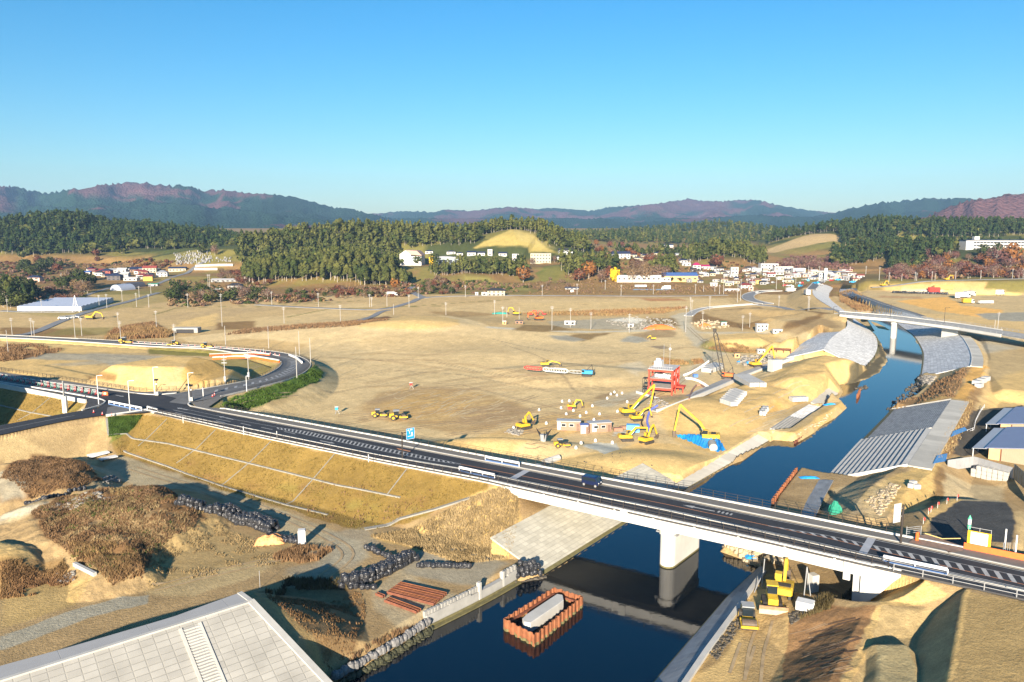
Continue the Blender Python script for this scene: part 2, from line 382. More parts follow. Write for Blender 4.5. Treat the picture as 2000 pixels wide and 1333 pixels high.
ridge((RB1_C+RB1_P)/2-[0,0,.3],2.3,.55);ridge((RB2_C+RB2_P)/2-[0,0,.3],2.0,.5)
ridge([W(1862,778,5.6),W(1885,745,5.6),W(1905,716,5.6)],3.5,.5,rough=.3)
plateau(W2([(1925,720),(1935,700),(1925,665),(1890,645),(1990,650),(2200,690),(2200,790),(1960,760)],5),5,.5)
ridge([W(1700,1000,5.4),W(1730,960,5.6),W(1790,915,5.7)],3.0,.5,rough=.3)
plateau(W2([(1810,1000),(1870,975),(1960,980),(1985,1010),(1975,1050),(1900,1075),(1820,1050)],7.0),6.8,.45,rough=.1,rnd=2)
plateau(W2([(1830,880),(1990,940),(2100,1000),(2200,900),(2050,790),(1900,800)],3.6),3.6,.5)
ridge([W(1612,1400,5.6),W(1641,1333,5.6),W(1677,1255,5.8),W(1711,1185,6.2),W(1740,1140,8)],1.0,.5,rough=.35)
plateau(W2([(1650,1420),(1660,1333),(1720,1190),(1790,1150),(1900,1150),(1860,1420)],5.2),5.2,.5,rough=.08)
plateau(W2([(1845,1420),(1858,1333),(1886,1160),(1893,1150),(2150,1210),(2400,1500)],9.0),9.0,.95,rough=.05,rnd=.6)
plateau(W2([(1708,1420),(1722,1333),(1722,1275),(1712,1262),(1765,1262),(1780,1300),(1785,1333),(1780,1420)],6.7),6.7,1.0,rough=.15,rnd=.8)
plateau(W2([(1690,1150),(1730,1140),(1830,1160),(1800,1178),(1720,1180)],6.8),6.8,.35,rough=.3,rnd=2)
plateau(W2([(20,908),(80,896),(130,908),(120,930),(40,935)],6.2),6.2,.5,rough=.7,rnd=4)
plateau(W2([(200,965),(270,957),(330,985),(300,1000),(190,985)],6.0),6.2,.42,rough=.8,rnd=4)
plateau(W2([(90,985),(200,975),(290,1005),(230,1060),(110,1040)],4.6),4.8,.38,rough=.8,rnd=4)
plateau(W2([(200,1090),(250,1095),(255,1110),(200,1120)],4.2),4.2,.55,rough=.7,rnd=2)
plateau(W2([(-30,1065),(30,1070),(20,1085),(-30,1085)],4.6),4.6,.5,rough=.4,rnd=3)
ZD=9.5
DK_B=np.array(w9([(-80,1324),(0,1301),(136,1264),(270,1225),(341,1204),(406,1180),(468,1158)],ZD));DK_B=resample(DK_B,30)
DK_F=resample(w9([(-80,1354),(490,1174)],ZD),30)
_e=np.array(W(640,1333,3.0))-np.array(DK_F[-1]);_e=_e*(9.9/6.5)
DK_S=DK_F+_e
_d=DK_B[-1]-DK_B[0];_d/=np.linalg.norm(_d);_n=np.array([-_d[1],_d[0],0])
DK_T=DK_B+_n*13.0-[0,0,7.4]
DK_T[-6:]=DK_T[-6:]-_d*np.linspace(0,9,6)[:,None]
ridge((DK_B+DK_F)/2-[0,0,.6],1.2,.5)
ridge([W(486,1160,8.7),W(520,1190,7.6),W(590,1265,5.2),W(640,1320,3.4),W(690,1400,2)],.6,.55,rough=.25)
LW=[(600,1400),(660,1333),(740,1290),(835,1229),(912,1191),(1008,1139),(1064,1127),(1234,1020),(1344,954),(1430,908),(1452,900),(1500,866),(1512,860),(1560,864),(1592,845),(1605,832),(1632,817),(1655,797),(1636,785),(1647,766),(1640,752),(1690,742),(1715,728),(1731,706),(1722,672),(1712,657),(1695,642),(1672,625),(1640,600),(1622,585),(1621,575),(1628,563)]
RW=[(1220,1400),(1270,1333),(1416,1166),(1487,1101),(1445,1092),(1405,1078),(1412,1066),(1500,1000),(1506,984),(1555,922),(1612,936),(1672,870),(1730,812),(1740,798),(1780,780),(1800,763),(1787,745),(1796,737),(1801,702),(1797,682),(1782,657),(1762,642),(1735,622),(1700,604),(1665,588),(1641,575),(1640,563)]
RIV=W2(LW,0)+W2(RW,0)[::-1]
ix=bbox(RIV,8);x,y=TX[ix],TY[ix];ins=inside(x,y,RIV);d=dseg(x,y,RIV)
TZ[ix]=np.where(ins,np.minimum(TZ[ix],-.25-.5*d),np.minimum(TZ[ix],-.1+1.3*d+.2*(fbm(x/2,y/2,8)-.5)))
plateau(W2([(1705,655),(1726,690),(1728,706),(1712,728),(1690,740),(1650,752),(1700,715),(1712,690)],0),.25,.3,rough=.25)
plateau(W2([(1632,560),(1650,566),(1632,572),(1632,578),(1660,590),(1690,603),(1698,610),(1680,612),(1655,600),(1630,585),(1624,573)],0),.8,.4,rough=.5)
plateau(W2([(1702,628),(1722,637),(1735,645),(1718,642)],0),.15,.2,rough=.1)
LB1_W=resample(W2([(1064,1127),(1150,1073),(1234,1020),(1344,954)],-.2),24);LB1_C=resample(W2([(958,1050),(1080,985),(1190,938),(1255,905)],5.0),24)
RD_W=resample(W2([(1225,1390),(1270,1333),(1416,1166),(1487,1101)],-.2),30);RD_C=resample(W2([(1330,1345),(1380,1271),(1430,1203),(1492,1115)],2.3),30)
LB2_W=resample(W2([(1344,954),(1430,906),(1505,862)],-.1),20);LB2_C=resample(W2([(1312,950),(1395,900),(1480,848)],1.7),20)
LB3_W=resample(W2([(1546,846),(1580,821),(1614,797)],.3),16);LB3_C=resample(W2([(1503,838),(1550,808),(1580,790)],2.4),16)
LB4_W=resample(W2([(1612,797),(1640,769)],.3),12);LB4_C=resample(W2([(1583,786),(1618,757)],2.4),12)
NOSE_W=smooth_line(W2([(1690,722),(1712,697),(1718,676),(1712,657),(1695,641),(1672,625)],.1),24);NOSE_C=smooth_line(W2([(1608,683),(1622,662),(1640,648),(1668,650),(1700,668),(1706,660)],7.5)[:3]+W2([(1652,640),(1655,632),(1652,622)],7.5),24)
NOSE2_A=resample(W2([(1608,683),(1622,662),(1640,648)],7.5),10);NOSE2_B=resample(W2([(1535,699),(1565,672),(1600,650)],3.6),10)
LU_W=smooth_line(W2([(1672,625),(1640,600),(1622,585),(1620,575),(1628,562)],0),24);LU_C=smooth_line(W2([(1656,622),(1622,600),(1592,580),(1588,566),(1605,554)],7.6),24)
for A,B in ((RB1_W,RB1_C),(RB2_W,RB2_C),(RB1_C,RB1_P),(RB2_C,RB2_P),(LB1_W,LB1_C),(RD_W,RD_C),(LB2_W,LB2_C),(LB3_W,LB3_C),(LB4_W,LB4_C),(NOSE_W,NOSE_C),(NOSE2_A,NOSE2_B),(LU_W,LU_C),(DK_B,DK_F),(DK_F,DK_S),(DK_T,DK_B)):
 press(striptris(A,B),.35)
press(striptris(SIDE_A,SIDE_B),.25,grow=.4);press(striptris(LOOP_IN,LOOP_OUT),.3,grow=.4)
def clamp(P,z,s=None):
 ix=bbox(P,8 if s else 1);k=inside(TX[ix],TY[ix],P)
 if s:d=np.where(k,0,dseg(TX[ix],TY[ix],P));k=(~inside(TX[ix],TY[ix],PR)|(dseg(TX[ix],TY[ix],w9(WALL),False)<1.3))&(d<8);TZ[ix[k]]=np.minimum(TZ[ix[k]],z+s*d[k])
 k=inside(TX[ix],TY[ix],P);TZ[ix[k]]=np.minimum(TZ[ix[k]],z+.2*(fbm(TX[ix[k]]/3,TY[ix[k]]/3,9)-.5))
clamp([W(1480,1062,9),W(1676,1106,9),W(1714,1036,9),W(1540,1003,9)],2.1,.8);clamp(W2([(1660,748),(1690,722),(1712,697),(1719,676),(1712,657),(1722,670),(1734,706),(1716,731),(1690,745),(1645,757)],.3),.28)
def fan(P):return [(P[0],P[i],P[i+1])for i in range(1,len(P)-1)]
ix=bbox(PL,1);k=inside(TX[ix],TY[ix],PL)|(dseg(TX[ix],TY[ix],PL)<.35);TZ[ix[k]]=np.minimum(TZ[ix[k]],8.7)
def ground(x,y):
 """terrain height at a world point (bilinear on the perspective grid)"""
 i=int(np.clip(np.searchsorted(yy,y)-1,0,NR-2));fy=min(max((y-yy[i])/(yy[i+1]-yy[i]),0),1);z=[]
 for r in (i,i+1):
  t=x/max(y,1e-6);j=int(np.clip(np.searchsorted(tt,t)-1,0,NC-2));f=min(max((t-tt[j])/(tt[j+1]-tt[j]),0),1)
  z.append(TZ[r*NC+j]*(1-f)+TZ[r*NC+j+1]*f)
 return z[0]*(1-fy)+z[1]*fy
def G(px,py,z=2.0,n=14):
 """where the sight line through a photo pixel meets the terrain"""
 u=(px-1000)/FPX;v=(666.5-py)/FPX
 d=np.array([u,math.cos(PITCH)+v*math.sin(PITCH),-math.sin(PITCH)+v*math.cos(PITCH)]);d/=d[1]
 D=50.0;last=D
 while D<2600:
  p=d*D;
  if CZ+p[2]<ground(p[0],D):break
  last=D;D*=1.01
 a,b=last,D
 for _ in range(n):
  m=(a+b)/2
  if CZ+d[2]*m<ground(d[0]*m,m):b=m
  else:a=m
 return (d[0]*b,b,ground(d[0]*b,b))
C_=dict(sand=(.46,.325,.15),pale=(.45,.345,.20),tan=(.36,.27,.15),field=(.36,.26,.135),dirt=(.27,.195,.11),dark=(.16,.11,.06),weed=(.145,.082,.04),reed=(.22,.14,.06),ochre=(.185,.125,.04),green=(.075,.125,.025),olive=(.17,.15,.045),gravel=(.25,.235,.20),grey=(.27,.255,.22),crush=(.42,.41,.37),orange=(.50,.29,.09),rust=(.24,.11,.05),straw=(.38,.27,.12),black=(.035,.037,.042),forest=(.045,.055,.02),brush=(.20,.125,.055),mud=(.10,.085,.055),concrete=(.42,.41,.37),brown=(.15,.095,.05))
for k in C_:C_[k]=np.array(C_[k])
TC[:]=C_['dirt']
def smask(a,b,v):return sstep(a,b,v)[:,None]
TC=np.where((TY>195)[:,None],C_['tan'],TC);TC=np.where((TY>330)[:,None],C_['field'],TC)
TC=np.where((TY>640)[:,None],C_['brush'],TC)
hs_=np.maximum(0,TZ-(2+.03*np.maximum(0,TY-720)))
TC=TC*(1-smask(6,14,np.where(TY>690,hs_,0)))+C_['forest']*smask(6,14,np.where(TY>690,hs_,0))
n_=fbm(TX/60,TY/60,31)
TC=np.where((TY>640)[:,None],TC*(1-smask(.5,.62,n_)*.7)+C_['olive']*smask(.5,.62,n_)*.7,TC)
def paint(col,P,z=2.0,soft=1.0,amt=1.0,jit=None,px=True):
 """colour a patch of ground (outline in photo pixels at height z) with a ragged, soft edge"""
 Q=[G(p[0],p[1])for p in P]if px else P
 c=C_[col]if isinstance(col,str)else np.array(col)
 D=np.mean([q[1]for q in Q]);j=(D*.006 if jit is None else jit);s=soft*D*.004+.05
 ix=bbox(Q,s+j+1)
 if not len(ix):return
 x=TX[ix]+j*2*(fbm(TX[ix]/(j*4+.5),TY[ix]/(j*4+.5),41)-.5);y=TY[ix]+j*2*(fbm(TX[ix]/(j*4+.5),TY[ix]/(j*4+.5),43)-.5)
 ins=inside(x,y,Q);d=dseg(x,y,Q);sd_=np.where(ins,d,-d)
 a=sstep(-s,s,sd_)[:,None]*amt
 TC[ix]=TC[ix]*(1-a)+c*a
def pline(col,P,w,z=2.0,amt=1.0,soft=.5):
 """a track, ditch line or hedge strip of width w metres"""
 Q=[G(p[0],p[1])for p in P];c=C_[col]if isinstance(col,str)else np.array(col);ix=bbox(Q,w*2+2)
 if not len(ix):return
 x=TX[ix];y=TY[ix];d=dseg(x,y,Q,False)+w*.35*(fbm(x/(w*1.2),y/(w*1.2),47)-.5)
 a=(1-sstep(w/2*(1-soft),w/2*(1+soft),d))[:,None]*amt;TC[ix]=TC[ix]*(1-a)+c*a
paint('field',[(-200,640),(0,628),(250,600),(480,598),(700,590),(1000,580),(1500,575),(1500,620),(1100,640),(600,650),(0,660)])
for P in ([(600,600),(690,593),(760,596),(640,608)],[(500,622),(650,606),(760,612),(700,634),(500,640)],[(860,602),(1000,585),(1420,584),(1430,600),(1240,612),(900,618)]):paint((.41,.305,.165),P,2,.6)
paint((.33,.24,.13),[(250,628),(430,602),(560,602),(430,620)],2);paint((.30,.16,.075),[(1245,582),(1330,584),(1350,589),(1280,591)],2,.6)
paint((.42,.31,.16),[(1000,592),(1330,588),(1425,596),(1300,607),(1000,612)],2)
for P in ([(500,600),(700,588)],[(560,620),(650,603)],[(560,604),(720,602),(860,598)],[(250,600),(330,603),(480,598),(640,590)],[(780,600),(1000,585)],[(300,615),(345,602)]):pline('olive',P,2.5,2,.8)
for i in range(26):
 x0=870+random.random()*500;y0=586+random.random()*26;pline((.29,.2,.1),[(x0,y0),(x0+40+60*random.random(),y0+1.5*random.random())],1.2,2,.6)
paint('weed',[(440,655),(560,646),(700,636),(770,624),(760,618),(640,632),(480,644)],2,1)
paint('reed',[(200,662),(210,645),(290,640),(345,650),(330,660)],3);paint('weed',[(205,655),(240,636),(300,628),(310,636),(330,650),(260,662)],3)
paint('weed',[(-50,690),(0,672),(70,672),(125,683),(70,700),(0,710),(-60,706)],6,1);paint('brush',[(0,640),(60,640),(160,645),(200,655),(120,660),(0,652)],3)
paint('olive',[(90,655),(130,640),(220,640),(205,655)],2,1,.6)
paint('sand',[(330,640),(370,625),(420,612),(425,635),(380,645)],2);paint('brush',[(420,645),(430,630),(500,628),(500,642)],2)
paint('reed',[(840,610),(900,608),(980,615),(900,620)],2,1,.7);paint((.24,.16,.07),[(1000,612),(1200,605),(1345,600),(1300,612),(1200,618),(1000,618)],2,1,.7)
paint('brush',[(1340,612),(1480,600),(1620,612),(1560,640),(1420,638),(1350,630)],3,1);paint((.33,.235,.12),[(1360,608),(1520,602),(1600,612),(1540,632),(1400,622)],4,1)
paint('pale',[(480,800),(560,790),(640,740),(640,700),(600,672),(480,662),(380,672),(340,660),(520,642),(700,632),(800,618),(880,618),(960,640),(1150,655),(1300,640),(1400,652),(1560,640),(1660,690),(1640,760),(1500,850),(1320,950),(1200,945),(1000,905),(740,850)],3,.6)
paint('sand',[(700,640),(730,628),(800,616),(860,618),(900,628),(895,634),(860,641),(810,644),(760,640)],7,.8)
paint((.37,.29,.175),[(540,690),(620,662),(700,668),(720,690),(700,715),(640,712),(600,700)],3,2,.8);paint('tan',[(700,665),(800,650),(960,660),(1000,690),(800,690)],5,3,.5)
paint((.34,.235,.12),[(700,800),(740,768),(800,756),(900,760),(1010,788),(1045,803),(960,838),(880,845),(760,822)],2,2,.9)
paint((.26,.185,.115),[(900,800),(990,790),(1045,803),(970,832),(900,835)],2,3,.7);paint((.26,.19,.12),[(710,785),(770,766),(800,772),(740,792)],2,3,.6)
paint((.40,.26,.10),[(740,790),(850,765),(930,790),(850,825),(760,815)],2,4,.55)
for i in range(34):
 x0=770+random.random()*180;y0=765+random.random()*50;pline('sand',[(x0,y0),(x0+14+22*random.random(),y0-6+4*random.random())],.5+random.random()*.8,2,.7)
for i in range(170):
 x0=520+random.random()*720;y0=670+random.random()*170;L=30+random.random()*110;pline((.37,.275,.15)if i%2 else (.50,.385,.22),[(x0,y0),(x0+L,y0-L*.16+random.random()*10)],.5+random.random()*1.2,3,.55,.7)
paint('sand',[(840,868),(960,845),(1050,815),(1150,800),(1180,820),(1090,860),(1000,885),(900,880)],2,1.5,.8)
paint((.50,.355,.165),[(1080,900),(1200,880),(1250,862),(1320,868),(1400,900),(1330,945),(1250,945),(1120,920)],3,1);paint('sand',[(1280,800),(1320,780),(1400,770),(1480,800),(1520,790),(1500,830),(1400,890),(1330,870),(1290,830)],3,1.5)
paint('sand',[(1400,770),(1520,725),(1590,690),(1660,695),(1690,720),(1640,760),(1560,800),(1480,830)],5,1.5);paint('orange',[(1490,800),(1520,782),(1530,795),(1500,812)],3,1,.6)
paint((.36,.27,.16),[(1420,905),(1470,850),(1560,790),(1590,780),(1580,800),(1500,838),(1440,890)],3,1.5,.8)
paint('crush',[(1138,872),(1160,865),(1200,866),(1214,878),(1180,888),(1165,880)],2.5,.3);paint('crush',[(1198,852),(1205,838),(1240,834),(1240,850)],2.5,.3);paint('crush',[(1000,842),(1025,838),(1022,848),(1005,848)],2.5,.3)
paint('crush',[(1205,715),(1250,705),(1275,722),(1240,735)],3,1.5,.4);paint('sand',[(1100,792),(1150,785),(1190,795),(1120,800)],3,1)
paint('dirt',[(1160,778),(1190,766),(1205,768),(1180,782)],2,.6);paint('olive',[(1270,712),(1290,695),(1340,705),(1370,700),(1375,710),(1320,718)],3,1,.5)
paint('tan',[(1270,790),(1275,778),(1340,775),(1330,788)],2,.5);pline((.36,.32,.25),[(1180,790),(1240,772),(1345,735),(1380,710),(1400,690),(1370,672),(1340,640),(1340,615)],7,2.5,.9)
pline((.36,.32,.25),[(1340,612),(1320,618),(1330,635),(1360,650),(1500,648)],7,2.2,.9);pline((.38,.36,.31),[(960,640),(1100,648),(1260,646)],6,2.2,.9)
paint('gravel',[(1070,628),(1220,620),(1300,628),(1320,640),(1230,645),(1090,640)],2,1,.8);paint((.5,.48,.44),[(1190,625),(1235,620),(1270,624),(1240,632)],2,.6);paint((.21,.145,.07),[(1000,645),(1020,635),(1080,636),(1120,645),(1060,650)],2)
paint((.21,.145,.07),[(1100,658),(1120,654),(1190,651),(1160,660),(1140,668),(1110,660)],2,.8);paint('gravel',[(1075,657),(1110,656),(1140,664),(1120,668),(1090,664)],2);paint('grey',[(1210,668),(1230,656),(1260,658),(1268,667),(1240,670)],2)
paint('dirt',[(1230,655),(1300,640),(1325,650),(1320,658),(1260,662)],2);paint((.22,.17,.12),[(1265,677),(1290,675),(1315,680),(1290,682)],2,.6);paint((.21,.145,.07),[(1265,622),(1320,622),(1330,636),(1290,640),(1270,634)],2)
paint('olive',[(1370,676),(1375,668),(1450,672),(1500,675),(1500,684),(1440,690),(1380,686)],2,1,.9);paint('weed',[(1420,675),(1500,678),(1490,686),(1420,686)],2,1,.5)
paint('sand',[(1380,668),(1400,654),(1470,650),(1520,655),(1500,675),(1400,670)],3.5);paint('sand',[(1500,690),(1500,676),(1545,655),(1575,665),(1560,690),(1530,700)],5);paint('gravel',[(1440,705),(1500,692),(1520,705),(1450,715)],2,1,.6)
paint('brown',[(1490,640),(1560,625),(1620,622),(1640,640),(1560,655)],6,1,.5);paint('tan',[(1470,640),(1500,630),(1560,622),(1520,650)],5)
paint('tan',[(1880,660),(1960,640),(2300,690),(2300,900),(1960,780),(1920,740),(1930,700)],5);paint((.33,.31,.27),[(1890,650),(1950,655),(2000,660),(2000,680),(1930,690)],5,2,.8);paint('sand',[(1930,760),(1960,735),(2010,720),(2100,740),(2050,780),(1920,795)],5,2,.9)
paint('orange',[(1862,780),(1880,750),(1897,716),(1930,716),(1905,760),(1888,782)],5.7,.6,.9);paint('weed',[(1742,800),(1790,775),(1830,745),(1895,718),(1862,778),(1850,790)],3,1,.8);paint('straw',[(1790,782),(1850,770),(1862,778),(1800,795)],4,1,.7)
paint('weed',[(1818,905),(1886,785),(1910,740),(1925,745),(1890,840),(1850,905)],4.5,1,.75);paint('reed',[(1820,900),(1850,840),(1884,786),(1895,790),(1860,850),(1832,905)],5,.8,.8)
paint('black',[(1905,800),(2000,790),(2000,850),(1900,890),(1862,888),(1880,840)],3.6,.3,.9);paint('straw',[(1660,990),(1700,950),(1780,915),(1840,905),(1840,990),(1740,1000)],5,1);paint((.33,.27,.18),[(1840,920),(1960,945),(1970,985),(1850,1000)],4,1)
paint('brown',[(1810,995),(1830,910),(1845,915),(1845,990)],4,.8,.9);paint('tan',[(1590,1000),(1620,955),(1690,935),(1680,1000)],3.5,1);paint('pale',[(1690,1015),(1700,960),(1740,945),(1730,1010)],5,2,.8)
paint('grey',[(1615,960),(1680,938),(1740,940),(1700,1000),(1660,1015),(1600,1000)],3,2,.25)
paint((.050,.052,.058),[(1815,1015),(1868,978),(1965,982),(1985,1010),(1978,1062),(1930,1058),(1880,1075),(1818,1052)],6.8,.3,1,.25);paint('sand',[(1804,1040),(1812,1008),(1868,974),(1880,976),(1822,1014),(1812,1042)],6.8,.3)
paint('tan',[(1980,1000),(2000,1000),(2060,1100),(1990,1075)],5,.5)
paint('sand',[(1700,660),(1760,620),(2300,640),(2300,760),(1900,650)],5.5,1,.5);paint('tan',[(1690,575),(1760,560),(2000,572),(2300,590),(2300,640),(1780,610)],5.5)
paint('orange',[(1750,588),(1850,580),(1885,600),(1960,612),(1930,622),(1830,608)],5.5,.6);paint('orange',[(1880,597),(1960,606),(1960,612),(1890,606)],5.5,.6);paint('gravel',[(1905,613),(2000,610),(2100,625),(2000,628),(1930,625)],5.5,.7)
paint((.53,.41,.17),[(1845,572),(1870,568),(1960,569),(2000,573),(1950,578),(1880,578)],5.5,.3);paint((.45,.42,.36),[(1750,563),(1850,562),(1840,570),(1760,570)],5.5,.6);paint('rust',[(1720,578),(1800,580),(1800,584),(1720,582)],5.5,.6,.5)
paint('straw',[(1700,560),(1870,550),(1930,551),(1925,566),(1700,566)],9,.6);paint('olive',[(1936,551),(2300,545),(2300,580),(1926,566)],9,.5,.8);paint('weed',[(1640,573),(1660,565),(1700,610),(1640,590)],.5,.5)
paint('tan',[(1690,600),(1720,575),(1690,565)],6)
paint('sand',[(-60,725),(0,705),(100,700),(200,716),(220,712),(300,696),(415,700),(450,718),(480,735),(300,766),(240,752),(100,736)],8,.8);paint('grey',[(50,702),(90,692),(180,690),(312,696),(290,704),(180,704)],6,.8,.8);paint('grey',[(100,712),(180,705),(230,708),(140,716)],7,1.5,.6)
paint('sand',[(0,660),(125,667),(290,680),(290,690),(120,688),(0,676)],5,.6);paint('olive',[(285,680),(400,684),(500,692),(410,697),(290,692)],5,.5);paint('olive',[(410,703),(500,700),(540,708),(545,714),(500,735),(440,722)],6,.6,.7)
paint('brush',[(165,733),(200,728),(225,738),(220,750),(180,745)],8.5,.8);paint((.36,.235,.085),[(362,717),(412,703),(445,722),(480,740),(400,758),(355,742)],10,.4,.8)
paint('green',[(425,800),(450,780),(545,750),(605,722),(612,712),(632,728),(628,745),(560,775),(500,796)],5,.3);paint('olive',[(380,800),(450,778),(470,790),(430,800)],6,.5,.8)
paint('ochre',[(205,818),(285,806),(500,853),(740,903),(950,945),(950,962),(918,972),(705,1036),(440,960),(350,925),(225,880)],6,.2);paint('green',[(210,815),(278,812),(262,835),(248,848),(212,855)],7.5,.2,1,.2);paint('green',[(212,855),(236,850),(212,872)],6,.2,.7)
paint('ochre',[(-100,750),(0,757),(170,785),(150,805),(0,830),(-100,850)],5,.2);paint('olive',[(110,805),(150,792),(165,785),(155,800)],6,.4,.6)
rr=np.random.default_rng(5)
for i in range(60):
 x0=230+rr.random()*680;y0=860+(x0-230)*.19+rr.random()*75;r=5+rr.random()*14;k=rr.random()
 paint('weed' if k<.3 else ('olive' if k<.65 else (.22,.155,.06)),[(x0-r,y0),(x0,y0-r*.4),(x0+r,y0+2),(x0,y0+r*.5)],4.5,2,.5,1.0)
paint('tan',[(-60,855),(0,852),(205,815),(212,878),(140,900),(0,900),(-60,910)],5,.3);paint((.25,.18,.10),[(40,850),(205,815),(212,878),(100,890)],5,1.5,.6)
paint('straw',[(985,945),(1010,960),(1015,1010),(1000,1090),(900,1105),(800,1070),(720,1050),(918,972)],4.5,.8)
for P in ([(-20,985),(0,930),(60,890),(120,892),(200,940),(150,955),(60,975)],[(60,1000),(190,955),(260,948),(390,990),(410,1025),(300,1070),(290,1110),(220,1140),(150,1090),(90,1050)]):paint('weed',P,4,1.2,.9)
paint((.20,.145,.085),[(150,1000),(230,975),(310,1000),(380,1015),(330,1050),(230,1060),(170,1040)],4,2,.8);paint((.28,.27,.23),[(-30,930),(20,918),(60,940),(50,970),(0,985)],4,1.5,.7)
paint('sand',[(-40,1055),(10,1060),(75,1092),(20,1098),(-40,1098)],3.5,.3);paint('brush',[(-40,1098),(120,1090),(150,1130),(60,1165),(-40,1170)],3,1.5,.7);paint((.36,.26,.115),[(0,1170),(120,1110),(180,1130),(150,1180),(0,1230)],2.5,1.5,.7)
paint('gravel',[(-40,1265),(0,1245),(150,1190),(240,1166),(292,1162),(290,1180),(180,1205),(0,1272)],2.2,.3);pline((.31,.26,.18),[(0,1018),(120,985),(200,955),(330,930)],4.5,2.2,.8);pline((.40,.38,.33),[(0,1012),(70,993),(130,980)],3,2.2,.7)
paint((.30,.255,.18),[(150,905),(240,890),(330,925),(560,1000),(700,1060),(720,1090),(640,1110),(560,1060),(420,970),(240,940)],2.2,1);paint('gravel',[(640,1040),(720,1030),(740,1060),(690,1110),(600,1130),(640,1080)],2.2,2,.6);paint('gravel',[(560,1110),(640,1095),(660,1140),(560,1150)],2.2,2,.5)
paint('gravel',[(790,1090),(870,1060),(990,1100),(930,1150),(840,1130),(780,1120)],2.2,1.5,.8);paint((.33,.28,.20),[(730,1150),(780,1110),(850,1150),(900,1170),(860,1200),(780,1230),(730,1190)],2.2,1.5,.8)
paint((.30,.22,.11),[(290,1080),(330,1030),(420,1010),(520,1060),(640,1060),(560,1100),(380,1130),(290,1160)],2.3,2,.8);paint((.34,.27,.16),[(290,1160),(380,1120),(560,1085),(490,1130),(380,1165)],2.2,1.5,.8)
paint('brown',[(500,1155),(560,1148),(690,1145),(718,1185),(705,1240),(690,1275),(640,1300),(560,1200)],4.5,.6,.75);paint((.30,.21,.10),[(498,1165),(525,1170),(640,1310),(690,1330),(640,1345)],4.5,1,.8);paint('weed',[(640,1333),(700,1290),(800,1235),(835,1225),(780,1235),(690,1290)],1.8,1,.6)
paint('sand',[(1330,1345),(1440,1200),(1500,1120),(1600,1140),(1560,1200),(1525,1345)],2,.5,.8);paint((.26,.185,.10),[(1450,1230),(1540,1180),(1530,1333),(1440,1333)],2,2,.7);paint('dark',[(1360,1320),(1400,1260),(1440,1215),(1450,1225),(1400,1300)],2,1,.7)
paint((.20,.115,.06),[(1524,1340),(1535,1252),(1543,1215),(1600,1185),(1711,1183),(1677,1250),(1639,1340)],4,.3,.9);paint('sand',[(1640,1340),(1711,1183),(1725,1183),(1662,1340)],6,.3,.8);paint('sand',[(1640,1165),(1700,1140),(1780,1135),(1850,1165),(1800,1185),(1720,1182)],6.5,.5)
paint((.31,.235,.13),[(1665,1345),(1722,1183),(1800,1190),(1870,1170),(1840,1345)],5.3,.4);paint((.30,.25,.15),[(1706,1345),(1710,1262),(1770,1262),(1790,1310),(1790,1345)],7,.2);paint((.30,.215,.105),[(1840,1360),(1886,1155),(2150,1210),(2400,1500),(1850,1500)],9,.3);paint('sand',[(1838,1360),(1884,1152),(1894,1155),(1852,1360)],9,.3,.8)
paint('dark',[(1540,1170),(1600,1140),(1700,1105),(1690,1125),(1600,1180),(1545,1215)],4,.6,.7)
paint('mud',[(1690,722),(1715,695),(1731,706),(1715,728),(1690,742),(1640,755),(1650,745)],.2,.5);paint('mud',[(1716,655),(1726,690),(1731,706),(1715,695)],.2,.3);paint('straw',[(1505,870),(1600,838),(1656,797),(1636,785),(1612,797),(1560,846)],.5,.4)
paint('weed',[(1000,955),(1080,985),(1040,1000),(1000,1010)],5,1,.3)
def paintD(col,P,soft=1.5,amt=1.0):
 """same, outline given as (px,py,D)"""
 paint(col,[WD(*p)for p in P],soft=soft,amt=amt,px=False)
paintD((.27,.215,.075),[(925,497,960),(1000,447,1030),(1090,497,960)],.6);paintD((.29,.24,.11),[(1000,447,1040),(1030,450,1040),(1090,490,975),(1010,490,975)],1,.4)
_q=[(1480,495,1235),(1590,458,1300),(1625,475,1275),(1645,500,1235),(1640,510,1200),(1500,505,1200)]
paint((.30,.22,.12),[(p[0]/1,p[1])for p in []]or [WD(*p)for p in _q],soft=.6,px=False)
for P,c in (([(180,502,1060),(240,498,1070),(330,505,1040),(240,510,1020)],'olive'),([(340,520,960),(400,515,980),(480,520,950),(400,530,900)],'olive')):paintD(c,P)
paint('green',[(1045,535),(1100,512),(1110,525),(1090,545),(1060,552)],11,.8,.7);paint('olive',[(1040,552),(1060,530),(1110,510),(1120,530),(1100,555)],8,1,.7);paint('olive',[(815,545),(830,520),(870,522),(860,540),(830,555)],12,1,.9)
paint((.22,.19,.06),[(900,565),(910,540),(960,545),(1020,555),(1040,568)],5,1);paint('brush',[(940,535),(1000,540),(1040,560),(960,548)],7,1)
paint('brush',[(560,580),(800,575),(830,560),(700,556),(580,560)],3,1);paint((.24,.15,.06),[(1000,580),(1120,552),(1480,560),(1480,582)],3,1,.8);paint('olive',[(0,610),(300,560),(420,545),(330,590),(120,620)],3,2,.5)
paint('rust',[(1720,490),(1760,475),(1810,480),(1790,492)],25,.6)
TC*=(np.where(TY<150,.95,1)*(1+.14*sstep(300,420,TY)*(TC[:,0]>.25)))[:,None]
fine=.8+.4*fbm(TX/3.0,TY/3.0,51,5)
mid=.93+.14*fbm(TX/25,TY/25,53,4)
TC*=(fine*mid)[:,None]*np.array([1.25,1.22,1.06])
